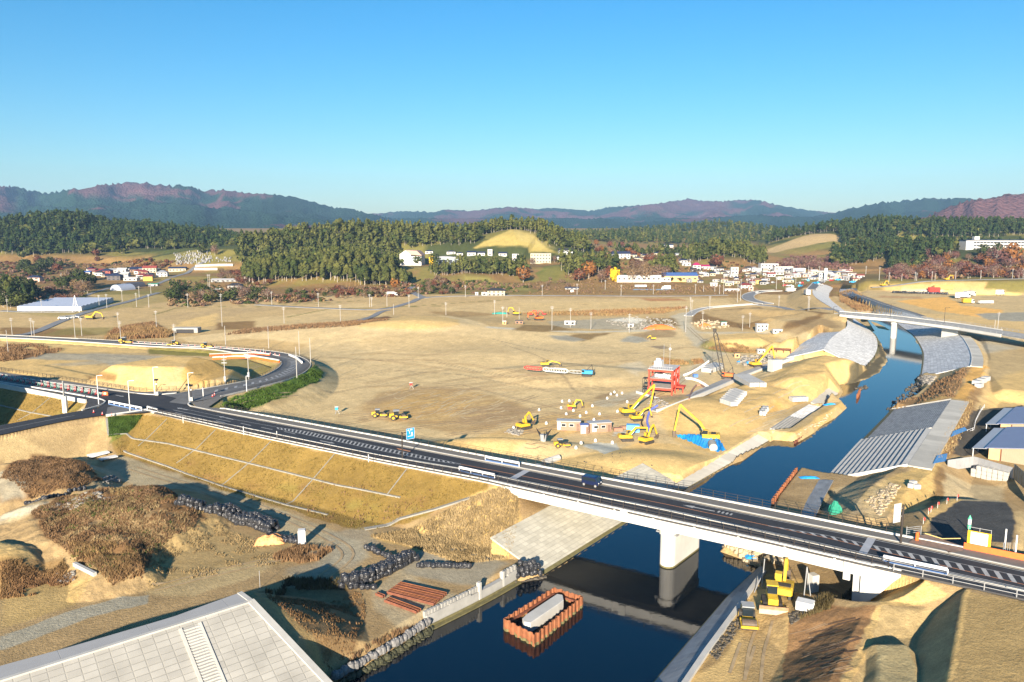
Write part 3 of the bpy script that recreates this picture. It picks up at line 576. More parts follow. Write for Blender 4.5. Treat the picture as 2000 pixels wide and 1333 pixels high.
for P in ([(640,735),(760,720),(900,730),(1060,760),(1180,770)],[(700,700),(850,705),(1000,735),(1200,760)],[(620,760),(760,745),(900,750),(1000,775),(1100,800)],[(960,660),(1100,690),(1250,690)],[(980,670),(1060,700),(1120,760)],[(1010,800),(1080,790),(1230,770)]):
 for o_ in (0,5):pline((.33,.245,.135),[(a+o_,b+o_*.5+2*random.random())for a,b in P],.8,3,.6,.6)
me=bpy.data.meshes.new('terrain')
idx=np.arange(NR*NC).reshape(NR,NC);q=np.stack([idx[:-1,:-1],idx[:-1,1:],idx[1:,1:],idx[1:,:-1]],-1).reshape(-1,4)
me.vertices.add(NR*NC);me.vertices.foreach_set('co',np.stack([TX,TY,TZ],1).astype(np.float32).ravel())
me.loops.add(q.size);me.loops.foreach_set('vertex_index',q.ravel().astype(np.int32))
me.polygons.add(len(q));me.polygons.foreach_set('loop_start',np.arange(0,q.size,4,dtype=np.int32));me.polygons.foreach_set('loop_total',np.full(len(q),4,np.int32))
me.polygons.foreach_set('use_smooth',np.ones(len(q),bool));me.update()
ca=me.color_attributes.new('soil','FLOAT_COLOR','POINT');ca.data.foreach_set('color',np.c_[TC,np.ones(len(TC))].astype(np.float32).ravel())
def terrain_mat():
 m=bpy.data.materials.new('soil');m.use_nodes=True;n=m.node_tree;L=n.links;b=n.nodes['Principled BSDF'];b.inputs['Roughness'].default_value=.95;b.inputs['Specular IOR Level'].default_value=.1
 at=n.nodes.new('ShaderNodeAttribute');at.attribute_name='soil';tc=n.nodes.new('ShaderNodeTexCoord')
 f=None
 for sc_,lo,hi,det in ((.9,.80,1.20,8),(.11,.94,1.06,5),(5.0,.74,1.26,5)):
  no=n.nodes.new('ShaderNodeTexNoise');no.inputs['Scale'].default_value=sc_;no.inputs['Detail'].default_value=det;no.inputs['Roughness'].default_value=.7;L.new(tc.outputs['Object'],no.inputs['Vector'])
  mr=n.nodes.new('ShaderNodeMapRange');mr.inputs[1].default_value=.28;mr.inputs[2].default_value=.72;mr.inputs[3].default_value=lo;mr.inputs[4].default_value=hi;L.new(no.outputs[0],mr.inputs[0])
  if f is None:f=mr.outputs[0]
  else:
   mu=n.nodes.new('ShaderNodeMath');mu.operation='MULTIPLY';L.new(f,mu.inputs[0]);L.new(mr.outputs[0],mu.inputs[1]);f=mu.outputs[0]
 sc2=n.nodes.new('ShaderNodeVectorMath');sc2.operation='SCALE';L.new(at.outputs['Color'],sc2.inputs[0]);L.new(f,sc2.inputs['Scale']);L.new(sc2.outputs[0],b.inputs['Base Color'])
 n2=n.nodes.new('ShaderNodeTexNoise');n2.inputs['Scale'].default_value=2.6;n2.inputs['Detail'].default_value=8;n2.inputs['Roughness'].default_value=.65;L.new(tc.outputs['Object'],n2.inputs['Vector'])
 bp=n.nodes.new('ShaderNodeBump');bp.inputs['Strength'].default_value=.6;bp.inputs['Distance'].default_value=.22;L.new(n2.outputs[0],bp.inputs['Height']);L.new(bp.outputs[0],b.inputs['Normal'])
 return m
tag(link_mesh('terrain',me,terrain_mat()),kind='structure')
def wat(n,L,b,tc,mx):
 b.inputs['IOR'].default_value=1.33;b.inputs['Specular IOR Level'].default_value=1.0
 no=n.nodes.new('ShaderNodeTexNoise');no.inputs['Scale'].default_value=.9;no.inputs['Detail'].default_value=4;L.new(tc.outputs['Object'],no.inputs['Vector'])
 bp=n.nodes.new('ShaderNodeBump');bp.inputs['Strength'].default_value=.10;bp.inputs['Distance'].default_value=.1;L.new(no.outputs[0],bp.inputs['Height']);L.new(bp.outputs[0],b.inputs['Normal'])
WATER=mat('water',(.0002,.003,.007),.05,.2,.05,extra=wat)
tag(flat_poly('river_water',[(-70,15,0),(60,15,0),(330,330,0),(420,560,0),(330,760,0),(200,420,0),(-20,160,0)],WATER),kind='structure')
MY=np.concatenate([np.arange(2400,4200,35.),np.arange(4200,9000,60.)]);MT=np.arange(-1.1,1.1,.0022)
MX=(MY[:,None]*MT[None,:]).ravel();MYY=np.repeat(MY,len(MT));MZ=np.full(len(MX),10.0)
def mount(pts,D,wf,wb,s):
 global MZ
 xs=np.array([p[0]for p in pts],float);zs=np.array([WD(p[0],p[1],D)[2]for p in pts])
 pxx=1000+FPX*MX/MYY
 c=D*(1+.09*(fbm(pxx/90,pxx*0,s)-.5)*2);crest=CZ+(np.interp(pxx,xs,zs)-CZ)*c/D
 t=(MYY-c)/D;f=np.where(t<0,1+t*D/wf,1-t*D/wb);f=np.clip(f,0,1)
 rd=ridged(MX/380,MYY/520,s+3,5);h=crest*(f**1.15)*(1-.74*(1-rd)*np.sqrt(np.clip(1-f,0,1))*1.4)
 h+=3*(fbm(MX/60,MYY/60,s+9,3)-.5)*np.sqrt(np.clip(1-f,0,1))*f
 MZ=np.maximum(MZ,h)
mount([(-700,380),(-300,368),(-100,365),(0,360),(30,359),(60,365),(100,373),(130,370),(162,364),(180,366),(210,358),(240,356),(300,351),(330,358),(380,359),(410,371),(450,366),(490,376),(540,377),(600,387),(650,402),(690,407),(730,415),(770,426),(820,440),(900,452)],5000,2400,1500,61)
mount([(-700,410),(-200,402),(0,392),(60,398),(160,402),(260,396),(330,392),(420,402),(520,412),(600,425),(700,432),(800,445)],4000,1500,900,71)
mount([(500,425),(700,420),(735,416),(790,411),(850,412),(870,409),(920,410),(1000,402),(1050,408),(1080,405),(1150,410),(1175,404),(1230,400),(1280,396),(1310,390),(1335,386),(1350,390),(1400,391),(1470,388),(1500,394),(1560,408),(1620,415),(1700,425),(1800,440)],7000,3000,1500,81)
mount([(1000,452),(1150,440),(1300,428),(1480,418),(1600,425),(1700,440)],4800,1500,900,85)
mount([(1560,425),(1620,414),(1660,402),(1720,391),(1800,385),(1868,386),(1950,392),(2100,400),(2600,380)],5200,2200,1500,91)
mount([(1740,445),(1780,428),(1830,405),(1870,389),(1920,382),(1960,376),(2000,371),(2100,363),(2300,370),(2700,380)],2950,560,900,95)
idx=np.arange(len(MX)).reshape(len(MY),len(MT));q=np.stack([idx[:-1,:-1],idx[:-1,1:],idx[1:,1:],idx[1:,:-1]],-1).reshape(-1,4)
mm=bpy.data.meshes.new('mountains');mm.vertices.add(len(MX));mm.vertices.foreach_set('co',np.stack([MX,MYY,MZ],1).astype(np.float32).ravel())
mm.loops.add(q.size);mm.loops.foreach_set('vertex_index',q.ravel().astype(np.int32));mm.polygons.add(len(q));mm.polygons.foreach_set('loop_start',np.arange(0,q.size,4,dtype=np.int32));mm.polygons.foreach_set('loop_total',np.full(len(q),4,np.int32));mm.polygons.foreach_set('use_smooth',np.ones(len(q),bool));mm.update()
pxx=1000+FPX*MX/MYY;pyy=450-(MZ-CZ)/MYY*1500
wn=fbm(MX/420,MYY/420,101,5)+.25*(fbm(MX/90,MYY/90,103,3)-.5)
hi=sstep(398,372,pyy)*.10+np.where(pxx>1730,.16,0)*sstep(3600,3000,MYY)+np.where((pxx>760),.07,0)+np.where((pxx>760)&(MYY>5600),.05,0)+np.where((pxx>1700)&(MYY<3500),.22,0)
br=sstep(.70,.745,wn+hi)[:,None]
for (a,b,c0,d0)in ((175,345,352,388),(415,490,360,380),(-60,40,385,412),(1240,1420,385,415)):
 e=(sstep(a-15,a+15,pxx)*(1-sstep(b-15,b+15,pxx))*sstep(d0+5,d0-3,pyy+25*(wn-.5)))[:,None];br=np.maximum(br,e)
MC=np.array([.018,.042,.022])*(1-br)+np.array([.115,.055,.052])*br
MC*=(.75+.5*fbm(MX/40,MYY/40,107,4))[:,None]
ca=mm.color_attributes.new('soil','FLOAT_COLOR','POINT');ca.data.foreach_set('color',np.c_[MC,np.ones(len(MC))].astype(np.float32).ravel())
def mount_mat():
 m=bpy.data.materials.new('mountain_forest');m.use_nodes=True;n=m.node_tree;L=n.links;b=n.nodes['Principled BSDF'];b.inputs['Roughness'].default_value=1;b.inputs['Specular IOR Level'].default_value=0
 at=n.nodes.new('ShaderNodeAttribute');at.attribute_name='soil';tc=n.nodes.new('ShaderNodeTexCoord')
 no=n.nodes.new('ShaderNodeTexVoronoi');no.inputs['Scale'].default_value=.07;L.new(tc.outputs['Object'],no.inputs['Vector'])
 mr=n.nodes.new('ShaderNodeMapRange');mr.inputs[1].default_value=0;mr.inputs[2].default_value=.8;mr.inputs[3].default_value=1.14;mr.inputs[4].default_value=.80;L.new(no.outputs['Distance'],mr.inputs[0])
 s=n.nodes.new('ShaderNodeVectorMath');s.operation='SCALE';L.new(at.outputs['Color'],s.inputs[0]);L.new(mr.outputs[0],s.inputs['Scale']);L.new(s.outputs[0],b.inputs['Base Color'])
 bp=n.nodes.new('ShaderNodeBump');bp.inputs['Strength'].default_value=.8;bp.inputs['Distance'].default_value=10;bp.invert=True;L.new(no.outputs['Distance'],bp.inputs['Height']);L.new(bp.outputs[0],b.inputs['Normal'])
 return m
tag(link_mesh('mountains',mm,mount_mat()),kind='structure')
tag(flat_poly('far_plain',[(-12000,2400,-3),(12000,2400,-3),(20000,20000,-3),(-20000,20000,-3)],mat('far_plain_soil',(.06,.07,.03),1,.3,.004)),kind='structure')
hz=MB();hz.box(0,3900,190,15000,8900,620);hb=hz.build('haze',None)
hm=bpy.data.materials.new('haze');hm.use_nodes=True;n=hm.node_tree;n.nodes.clear();pv=n.nodes.new('ShaderNodeVolumePrincipled');pv.inputs['Color'].default_value=(.36,.62,1,1);pv.inputs['Density'].default_value=6e-5;pv.inputs['Anisotropy'].default_value=.0
oo=n.nodes.new('ShaderNodeOutputMaterial');n.links.new(pv.outputs[0],oo.inputs['Volume']);hb.data.materials.append(hm);tag(hb,kind='stuff')
ASPH=mat('asphalt_new',(.030,.031,.035),.8,.18,.4,bump=.15,bscale=9);ASPH2=mat('asphalt_worn',(.13,.13,.128),.9,.2,.5);WALKM=mat('footway_asphalt',(.15,.14,.125),.9,.12,.8);WALKD=mat('footway_dark',(.055,.054,.055),.9,.2,.6)
WHITE=mat('road_paint',(.44,.44,.43),.7,.3,2.5);ORNG=mat('orange_paint',(.50,.22,.10),.7,.15,2);CONC=mat('pale_concrete',(.56,.545,.50),.85,.12,.35,bump=.05);CONCW=mat('white_concrete',(.66,.65,.61),.8,.10,.25);CONCG=mat('grey_concrete',(.40,.39,.36),.9,.18,.4,bump=.1)
STEEL=mat('galvanised_steel',(.45,.46,.47),.5,.1,1,metal=.4);DARKST=mat('dark_brown_steel',(.035,.028,.024),.6,.1,1);WSTEEL=mat('white_painted_steel',(.78,.78,.78),.45,.05,1);BLACKM=mat('black_plastic_and_shade',(.018,.018,.02),.55,.3,3)
def curb(name,pts,w,z0,z1,m,parent=None):
 """continuous upright strip of width w along a polyline, from z0 to z1 relative to it"""
 P=np.array(pts,float);d=np.gradient(P,axis=0);n=np.stack([-d[:,1],d[:,0],0*d[:,0]],1);n/=np.linalg.norm(n,axis=1)[:,None];b=MB();N=len(P)
 rows=[P+n*w/2+[0,0,z0],P+n*w/2+[0,0,z1],P-n*w/2+[0,0,z1],P-n*w/2+[0,0,z0]]
 vs=np.array(rows).transpose(1,0,2).reshape(-1,3);fs=[]
 for i in range(N-1):
  for k in range(4):fs.append((i*4+k,i*4+(k+1)%4,(i+1)*4+(k+1)%4,(i+1)*4+k))
 fs+=[(0,1,2,3),((N-1)*4+3,(N-1)*4+2,(N-1)*4+1,(N-1)*4)]
 b.add(vs,fs);return b.build(name,m,parent)
def S(o):return tag(o,kind='structure')
asp=w9([(-140,707.5),(0,735),(110,748),(270,769),(305,771.5)])+w9([(352,767),(372,786)])+w9(FAR_CURB2)+w9(NEAR_CURB)[::-1]+w9([(285,806),(206,811.5),(190,797.5),(200,792),(206,786),(200,780.5),(110,764),(0,747),(-140,727)])
S(flat_poly('main_road',asp,ASPH))
S(strip('side_road',SIDE_A,SIDE_B,ASPH));S(strip('loop_road',LOOP_IN,LOOP_OUT,ASPH2))
def zl(L,dz=0,x0=None,x1=None):
 L=L if x0 is None else cut(L,x0,x1);return resample(w9(L,Z9+dz),60)
FE=[(408,794.5)]+FAR_EDGE2;FC=FAR_CURB2
S(strip('footway',zl(FC,.14),zl([(425,797)]+FAR_EDGE2,.14),WALKM,thick=.3))
S(strip('near_footway',zl(NEAR_CURB,.14),zl([(300,806)]+WALL[1:],.14),WALKD,thick=.3))
S(strip('left_footway',resample(w9([(-140,706),(0,727),(110,742),(270,766),(345,764)],9.13),30),resample(w9([(-140,711),(0,735.5),(110,748.5),(270,769.5),(345,768)],9.13),30),WALKM,thick=.3))
for L in (FC,NEAR_CURB):S(curb('kerb',zl(L),.34,-.2,.22,CONC))
S(curb('kerb',zl([(430,799.5)]+FAR_EDGE2),.32,-.2,.34,CONCW));S(curb('kerb',resample(w9([(-140,711),(0,735.5),(110,748.5),(270,769.5),(305,772),(345,768.5)]),40),.3,-.2,.2,CONCW));S(curb('kerb',resample(w9([(-140,727),(0,746.5),(110,764),(198,780),(206,785),(200,791),(180,797),(160,802)]),40),.3,-.2,.22,CONCW));S(curb('kerb',resample(w9([(372,786),(367,790),(372,794)]),8),.3,-.2,.2,CONCW))
S(flat_poly('corner_footway',w9([(373,786.5),(395,783),(425,776),(440,772),(424,784),(405,797),(425,805),(385,795)],9.16),WALKM));S(flat_poly('corner_footway',w9([(-140,731),(0,750),(110,768),(172,782),(163,802),(182,796),(200,789.5),(204,785),(196,781),(110,765.5),(0,748)],9.14),WALKD));S(flat_poly('worn_road_patch',w9([(210,796),(245,790),(290,802),(285,805),(207,811)],9.006),ASPH2));S(flat_poly('worn_road_patch',w9([(345,768),(353,767),(372,786),(362,790),(330,786),(345,778),(320,772)],9.006),ASPH2))
def lane(P,w,m=WHITE,dz=.006):S(ribbon_line('road_marking',resample(w9(P,Z9),24),w,m,dz=dz))
lane([(-140,723),(0,743),(110,760),(190,776)],.18);lane([(480,838.5),(740,888),(940,921.5),(1000,934.5),(1300,994),(1500,1038),(1740,1092.5),(2000,1149)],.17);lane([(500,821),(740,865),(940,903),(1000,914.5),(1300,973),(1500,1014),(1740,1061),(2000,1117)],.17)
ZU=[(540,835),(600,843),(740,873),(840,894),(900,906.5)];ZLW=[(540,837.5),(600,850),(740,880),(840,899.5),(900,907.5)];lane(ZU,.13);lane(ZLW,.13);lane([(900,907),(1000,926),(1300,985),(1500,1027)],.16,ORNG)
ZU2=[(1500,1027),(1620,1047),(1740,1073),(1850,1096),(2000,1127),(2100,1148)];ZL2=[(1500,1027.5),(1620,1052),(1740,1081.5),(1850,1107),(2000,1142),(2100,1165)];lane(ZU2,.13);lane(ZL2,.15,ORNG)
def zebra(U,Lw,n,f=.55):
 a=resample(w9(U,Z9+.008),n*2+1);b=resample(w9(Lw,Z9+.008),n*2+1);m_=MB()
 for i in range(0,n*2-2,2):
  q=[a[i],a[i]+(a[i+1]-a[i])*.8,b[i+1]+(b[i+2]-b[i+1])*.8,b[i+1]]
  m_.add(q,[(3,2,1,0)])
 S(m_.build('road_marking',WHITE))
zebra(ZU,ZLW,46);zebra(ZU2,ZL2,26)
lane([(338,801),(395,813),(450,824)],.2);lane([(342,806),(358,809.5)],.2);lane([(350,797),(470,822),(540,834.5)],.13)
for a,b in (((422,822),(440,826)),((470,827),(490,831.5)),((510,835),(532,839.5)),((555,843),(577,848)),((442,817),(456,820))):lane([a,b],.25)
def arrow(px,py,dx,L=4.5,w=.18):
 o=Vector(W(px,py,9.010));d=(Vector(W(px+dx,py+dx*.2,9.01))-o).normalized();n=Vector((-d.y,d.x,0));b=MB()
 b.add([o-n*w,o+n*w,o+d*L*.65+n*w,o+d*L*.65-n*w],[(0,3,2,1)]);b.add([o+d*L*.65-n*.55,o+d*L*.65+n*.55,o+d*L],[(0,2,1)]);S(b.build('road_marking',WHITE))
arrow(366,801,-10);arrow(450,818,-10);arrow(625,861,10);arrow(1396,999,-10,5.5);arrow(930,922,10,4);arrow(226,772,10,4)
for k in range(4):lane([(1402+k*8,999.5+k*1.7),(1406+k*8,1000.4+k*1.7)],.9)
S(flat_poly('road_marking',w9([(774,875.5),(779,876.5),(803,881.5),(800,882.5),(778,878)],9.012),ORNG))
JA=[(1058,907.5),(1047,905.5),(978,943),(990,946)];JB=[(1718,1041),(1702,1038),(1668,1094),(1684,1098)]
for J in (JA,JB):S(flat_poly('expansion_joint',w9(J,9.155 if 0 else 9.016),mat('joint_steel',(.33,.34,.36),.6,.15,.8)))
S(flat_poly('loop_hatching',[],None)if 0 else ribbon_line('road_marking',resample((LOOP_IN*.45+LOOP_OUT*.55)[4:40]+[0,0,.01],60),.25,WHITE))
S(curb('kerb',LOOP_OUT[2:],.3,-.2,.25,CONC));S(curb('kerb',LOOP_IN[1:],.3,-.2,.2,CONC));
isl=(LOOP_IN*.42+LOOP_OUT*.58)[22:42];S(curb('kerb',isl,.5,-.1,.2,CONCW));S(strip('loop_footway',LOOP_OUT[2:50]*.72+LOOP_IN[2:50]*.28+[0,0,.12],LOOP_OUT[2:50]+[0,0,.12],mat('loop_walk',(.10,.10,.10),.9,.15,.5)))
def hatch_loop():
 b=MB();A=resample((LOOP_IN*.5+LOOP_OUT*.5)[2:20]+[0,0,.02],60);B=resample((LOOP_IN*.68+LOOP_OUT*.32)[2:20]+[0,0,.02],60)
 for i in range(0,56,3):b.add([A[i],A[i+1],B[i+2],B[i+1]],[(0,1,2,3)])
 S(b.build('road_marking',WHITE))
hatch_loop()
lane([(-140,869),(0,840),(90,822),(130,814.5)],.15,dz=-.3)if 0 else S(ribbon_line('road_marking',((SIDE_A+SIDE_B)/2)[3:],.16,WHITE,dz=.01))
def wallthing(name,label,cat,pts,w,z0,z1,m):return tag(curb(name,pts,w,z0,z1,m),label,cat)
wallthing('retaining_wall','long low white concrete edge wall along the embankment road west of the bridge','wall',resample(w9(cut(WALL,285,972)),50),.45,-.75,.3,CONCW)
wallthing('retaining_wall','short white edge wall running from the junction corner down to the side road','wall',resample(w9([(285,801),(245,807),(207,812)]),8),.4,-.6,.3,CONCW)
wallthing('retaining_wall','white edge wall left of the side road, partly in deep shadow','wall',resample(w9([(-140,731),(0,750.5),(168,783)]),20),.45,-1.1,.3,CONCW)
GUT=mat('gutter_concrete',(.24,.23,.20),.9,.15,.8)
def gutter(label,P,w=.45,grp='concrete gutters on the grassy embankment'):
 pts=resample([G(*p)for p in P],max(8,10*len(P)));pts[:,2]=[ground(p[0],p[1])for p in pts];tag(curb('gutter',pts,w,-.15,.12,GUT),label,'gutter',grp)
gutter('long bench gutter running across the middle of the yellow grass slope',[(247,847),(330,867),(440,894),(560,923),(660,948),(782,972)],.45)
gutter('gutter along the toe of the yellow grass slope',[(242,881),(330,912),(440,952),(560,987),(640,1006)],.45);gutter('bent gutter round the green corner of the embankment',[(208,818),(212,850),(247,847)],.5)
for (a,b,c)in (((326,819),(290,855),(270,872)),((421,840),(384,877),(345,905)),((529,863),(490,902),(430,948)),((653,888),(613,935),(560,985)),((795,916),(760,962),(757,966)),((101,775),(65,805),(34,822))):gutter('pale gutter running straight down the grassy slope, %s'%{326:'leftmost of five',421:'second of five from the left',529:'middle of five',653:'fourth of five from the left',795:'nearest the bridge',101:'alone left of the side road'}[a[0]],[a,b,c],.2)
gutter('pale gutter along the left grass slope beside the side road',[(0,792),(60,806),(100,813)],.4);gutter('white sloping edge wall where the yellow grass meets the bare cone by the bridge',[(712,1034),(780,1013),(850,994),(918,972)],1.1,None)
BLK1=brick_mat('revetment_blocks_beige',(.60,.57,.47),(.52,.49,.41),1.2,.8,.04,jitter=.22);BLK2=brick_mat('revetment_blocks_grey',(.50,.50,.485),(.22,.22,.21),1.6,.55,.07,offset=.5);BLK3=brick_mat('revetment_blocks_white',(.80,.795,.77),(.62,.62,.60),2.2,1.3,.09);BLK4=brick_mat('path_slabs',(.64,.61,.53),(.54,.51,.45),5,6,.04,var=.08);BLK5=brick_mat('dike_panels',(.46,.445,.40),(.40,.385,.34),1.5,.85,.07,var=.12,jitter=.16,bump=.5);BLK6=brick_mat('bank_slabs',(.42,.43,.43),(.52,.52,.50),1.7,1.35,.035,jitter=.25)
ALG=mat('algae_concrete',(.13,.115,.05),.9,.3,1.2)
def rev(name,label,A,B,m,nv=1,cat='revetment',band=None):
 o=tag(strip(name,A,B,m,nv=nv,thick=.3),label,cat)
 if band:
  f=band;strip('algae_band',np.array(A)+[0,0,.012],A+(np.array(B)-A)*f+[0,0,.012],ALG,parent=o)
 return o
rev('revetment','beige block slope on the left bank running under the main bridge',LB1_W,LB1_C,BLK1,band=.10)
rev('revetment','narrow low concrete slope along the left bank just beyond the main bridge',LB2_W,LB2_C,BLK4,band=.12)
st=thing('revetment','stepped concrete bank behind the small cofferdam on the left bank','revetment',(0,0,0));strip('slope',LB3_W,LB3_C,BLK3,thick=.4,parent=st);m_=MB()
for i in range(7):
 t=(i+.5)/7;a=LB3_W*(1-t)+LB3_C*t;m_.bar(tuple(a[0]+[0,0,.1]),tuple(a[7]+[0,0,.1]),.5,.3)
m_.build('steps',CONCG,st)
rev('revetment','short smooth concrete slope upstream of the small cofferdam',LB4_W,LB4_C,BLK4)
rev('revetment','rounded white block nose of the left dike at the river bend',NOSE_W,NOSE_C,BLK3,band=.05);rev('revetment','landward block slope of the rounded dike nose',NOSE2_B,NOSE2_A,BLK3)
rev('revetment','pale concrete slope of the left dike upstream of the far bridge',LU_W,LU_C,BLK3)
k=11
r1=thing('revetment','grey slope with dark steps in its nearer half on the right bank','revetment',(0,0,0));strip('slope',RB1_W[k:],RB1_C[k:],BLK2,thick=.3,parent=r1)
b=MB();A,B=RB1_W[:k+1],RB1_C[:k+1];nst=14
for i in range(nst):
 t0,t1=i/nst,(i+1)/nst;a0=A+(B-A)*t0;a1=A+(B-A)*t1;lo=a0.copy();lo[:,2]=a0[:,2];up=a0.copy();up[:,2]=a1[:,2]
 s_=len(b.v);n=len(A);b.v+=lo.tolist()+up.tolist()+a1.tolist();b.f+=[(s_+j,s_+j+1,s_+n+j+1,s_+n+j)for j in range(n-1)]+[(s_+n+j,s_+n+j+1,s_+2*n+j+1,s_+2*n+j)for j in range(n-1)]
b.build('steps',CONC,r1);curb('edge_beam',[RB1_W[0]+[0,0,.1],RB1_C[0]+[0,0,.15]],.5,-.6,.2,CONCW,r1);curb('edge_beam',[RB1_W[k]+[0,0,.1],RB1_C[k]+[0,0,.12]],.3,-.3,.18,CONC,r1);curb('edge_beam',[RB1_W[-1]+[0,0,.1],RB1_C[-1]+[0,0,.15]],.5,-.6,.2,CONCG,r1)
strip('algae_band',RB1_W+[0,0,.02],RB1_W+(RB1_C-RB1_W)*.07+[0,0,.02],ALG,r1)
S(strip('bank_path',RB1_C+[0,0,.02],RB1_P+[0,0,.02],BLK4,thick=.4));S(strip('bank_path',RB2_C[:26]+[0,0,.02],RB2_P[:26]+[0,0,.02],BLK4,thick=.4));S(strip('bank_path',RB2_C[26:]+[0,0,.05],RB2_P[26:]+[0,0,.05],ASPH2,thick=.4))
rev('revetment','long curving block slope of the right bank passing under the far bridge',RB2_W,RB2_C,BLK3,band=.05);S(curb('kerb',RB2_C,.3,-.3,.15,CONCW))
rev('revetment','blue-grey slab slope along the right bank below the main bridge',RD_W,RD_C,BLK6,band=.12);tag(curb('kerb_beam',RD_C,.7,-.5,.12,CONC),'white concrete beam along the top of the slab slope below the bridge','kerb')
rev('revetment','small pale slab slope beside the rusty sheet wall on the right bank',resample(W2([(1528,1003),(1560,940),(1578,935)],.4),10),resample(W2([(1590,1015),(1610,970),(1628,938)],3.2),10),BLK6)
dk=thing('sea_dike','big pale concrete dike with panelled slope in the near left corner','dike',(0,0,0))
def slope_uv(o,org,d):
 n=Vector((-d[1],d[0],0));ul=o.data.uv_layers[0]
 for l in o.data.loops:
  p=Vector(o.data.vertices[l.vertex_index].co)-Vector(org);ul.data[l.index].uv=(p.x*d[0]+p.y*d[1],abs(p.x*n.x+p.y*n.y)*1.15)
o=strip('crest',DK_B,DK_F,brick_mat('crest_slabs',(.48,.48,.475),(.40,.40,.38),9,30,.04,var=.06,jitter=.12),dk,thick=.5);slope_uv(o,DK_F[0],_d)
o=strip('front_slope',DK_F,DK_S,BLK5,dk,thick=.5);slope_uv(o,DK_F[0],_d)
strip('back_slope',DK_T,DK_B,brick_mat('dike_back',(.45,.45,.44),(.36,.36,.35),2.2,1.2,.06,var=.08),dk,thick=.4)
curb('edge_beam',resample([DK_F[-1],DK_S[-1]],6),.9,-.4,.12,CONC,dk);curb('edge_beam',resample([DK_F[-1],DK_B[-1]],6),.6,-.4,.1,CONC,dk);curb('edge_beam',DK_F,.5,-.3,.06,CONC,dk)
fd=Vector((_d[1],-_d[0],0));pl_n=np.cross(DK_F[-1]-DK_F[0],_e);pl_n/=pl_n[2]
def on_slope(p):return Vector((p[0],p[1],DK_F[-1][2]-(pl_n[0]*(p[0]-DK_F[-1][0])+pl_n[1]*(p[1]-DK_F[-1][1]))))
sl=Vector(W(356,1222,ZD));dv=Vector((_d[0],_d[1],0));b=MB();b2=MB();SWD=1.75
for i in range(44):
 q=sl+fd*(.35+i*.36);p0=on_slope(q);p1=on_slope(q+dv*SWD);c_=(p0+p1)/2;b.box(c_.x,c_.y,c_.z+.02,SWD,.2,.22,math.atan2(_d[1],_d[0]))
b.build('stair_treads',CONC,dk)
for s_ in (-.25,SWD+.2):
 a=on_slope(sl+dv*s_);e_=on_slope(sl+dv*s_+fd*16);b2.bar(a+Vector((0,0,.02)),e_+Vector((0,0,.02)),.35,.2)
b2.build('stair_kerb',CONC,dk)
br=thing('road_bridge','white concrete road bridge with dark railings across the river','bridge',(0,0,0))
NB=resample(w9(cut(WALL,955,1735)),40);FB=resample(w9(cut(FAR_EDGE2,1010,1760)),40)
din=(FB-NB);din/=np.linalg.norm(din,axis=1)[:,None]
b=MB();N0=NB+din*.5;F0=FB-din*.4
rows=[N0+[0,0,-.12],F0+[0,0,-.12],F0-din*1.6+[0,0,-1.9],N0+din*1.2+[0,0,-1.9]]
vs=np.array(rows).transpose(1,0,2)[2:-2].reshape(-1,3);n=len(vs)//4
b.add(vs,[(i*4+k,i*4+(k+1)%4,(i+1)*4+(k+1)%4,(i+1)*4+k)for i in range(n-1)for k in range(4)]+[(0,1,2,3),(n*4-1,n*4-2,n*4-3,n*4-4)]);b.build('girder',CONCW,br)
curb('fascia',NB[1:-1],.5,-1.75,.32,CONCW,br);curb('fascia',FB[1:-1],.45,-1.4,.3,CONCW,br)
b=MB()
for t in np.linspace(.1,.9,9):p=NB[int(t*39)]-din[int(t*39)]*.3;b=MB();b.box(p[0],p[1],8.2,.35,.12,1.6,math.atan2(NB[-1][1]-NB[0][1],NB[-1][0]-NB[0][0]));b.build('fascia_rib',CONCW,br)
def railing(P,h,step,name='railing',m=DARKST,rails=(.3,.65,1.0),parent=None,r=.035,lean=0):
 b=MB();P=np.array(P,float);L=np.linalg.norm(np.diff(P[:,:2],axis=0),axis=1).sum();Q=resample(P,max(2,int(L/step)))
 for p in Q:b.box(p[0],p[1],p[2]+h/2,r*2.4,r*2.4,h)
 for z in rails:
  for i in range(len(Q)-1):b.bar(tuple(Q[i]+[0,0,z*h]),tuple(Q[i+1]+[0,0,z*h]),r*1.6)
 return b.build(name,m,parent)
railing(NB+[0,0,.3],1.1,2.0,parent=br);railing(FB+[0,0,.3],1.3,2.0,parent=br)
rv=Vector((.62,.785,0));pa=math.atan2(rv.y,rv.x)
pc=Vector((28.6,124.3,0));b=MB()
def stadium(L,w,n=9):
 o=[]
 for s_,a0 in ((1,-math.pi/2),(-1,math.pi/2)):
  for i in range(n):a=a0+math.pi*i/(n-1);o.append((s_*(L/2-w/2)+w/2*math.cos(a),w/2*math.sin(a)))
 return o
pr=thing('pier_frame',None,None)if 0 else None
b.prism(stadium(11.6,2.6),-2.5,5.55);po=b.build('pier',CONCW,br,tuple(pc),pa)
b=MB();b.prism(stadium(12.0,3.1),5.55,6.55);b.prism(stadium(10.8,2.2),6.55,7.1);b.build('pier_cap',CONCW,po)
b=MB();b.prism(stadium(11.66,2.66),-.3,.28);b.build('tide_stain',ALG,po)
for s_ in (-1,1):
 b=MB();[b.box(xx,s_*1.7,6.3,.06,.06,1.2)for xx in (-5.2,-4.2)];[b.box(-4.7,s_*1.7,z_,1.2,.07,.05)for z_ in (6.8,6.3)];b.box(-4.7,s_*1.6,5.75,1.3,.5,.2);b.build('inspection_cage',STEEL,po)
rd=math.atan2(NB[-1][1]-NB[0][1],NB[-1][0]-NB[0][0])
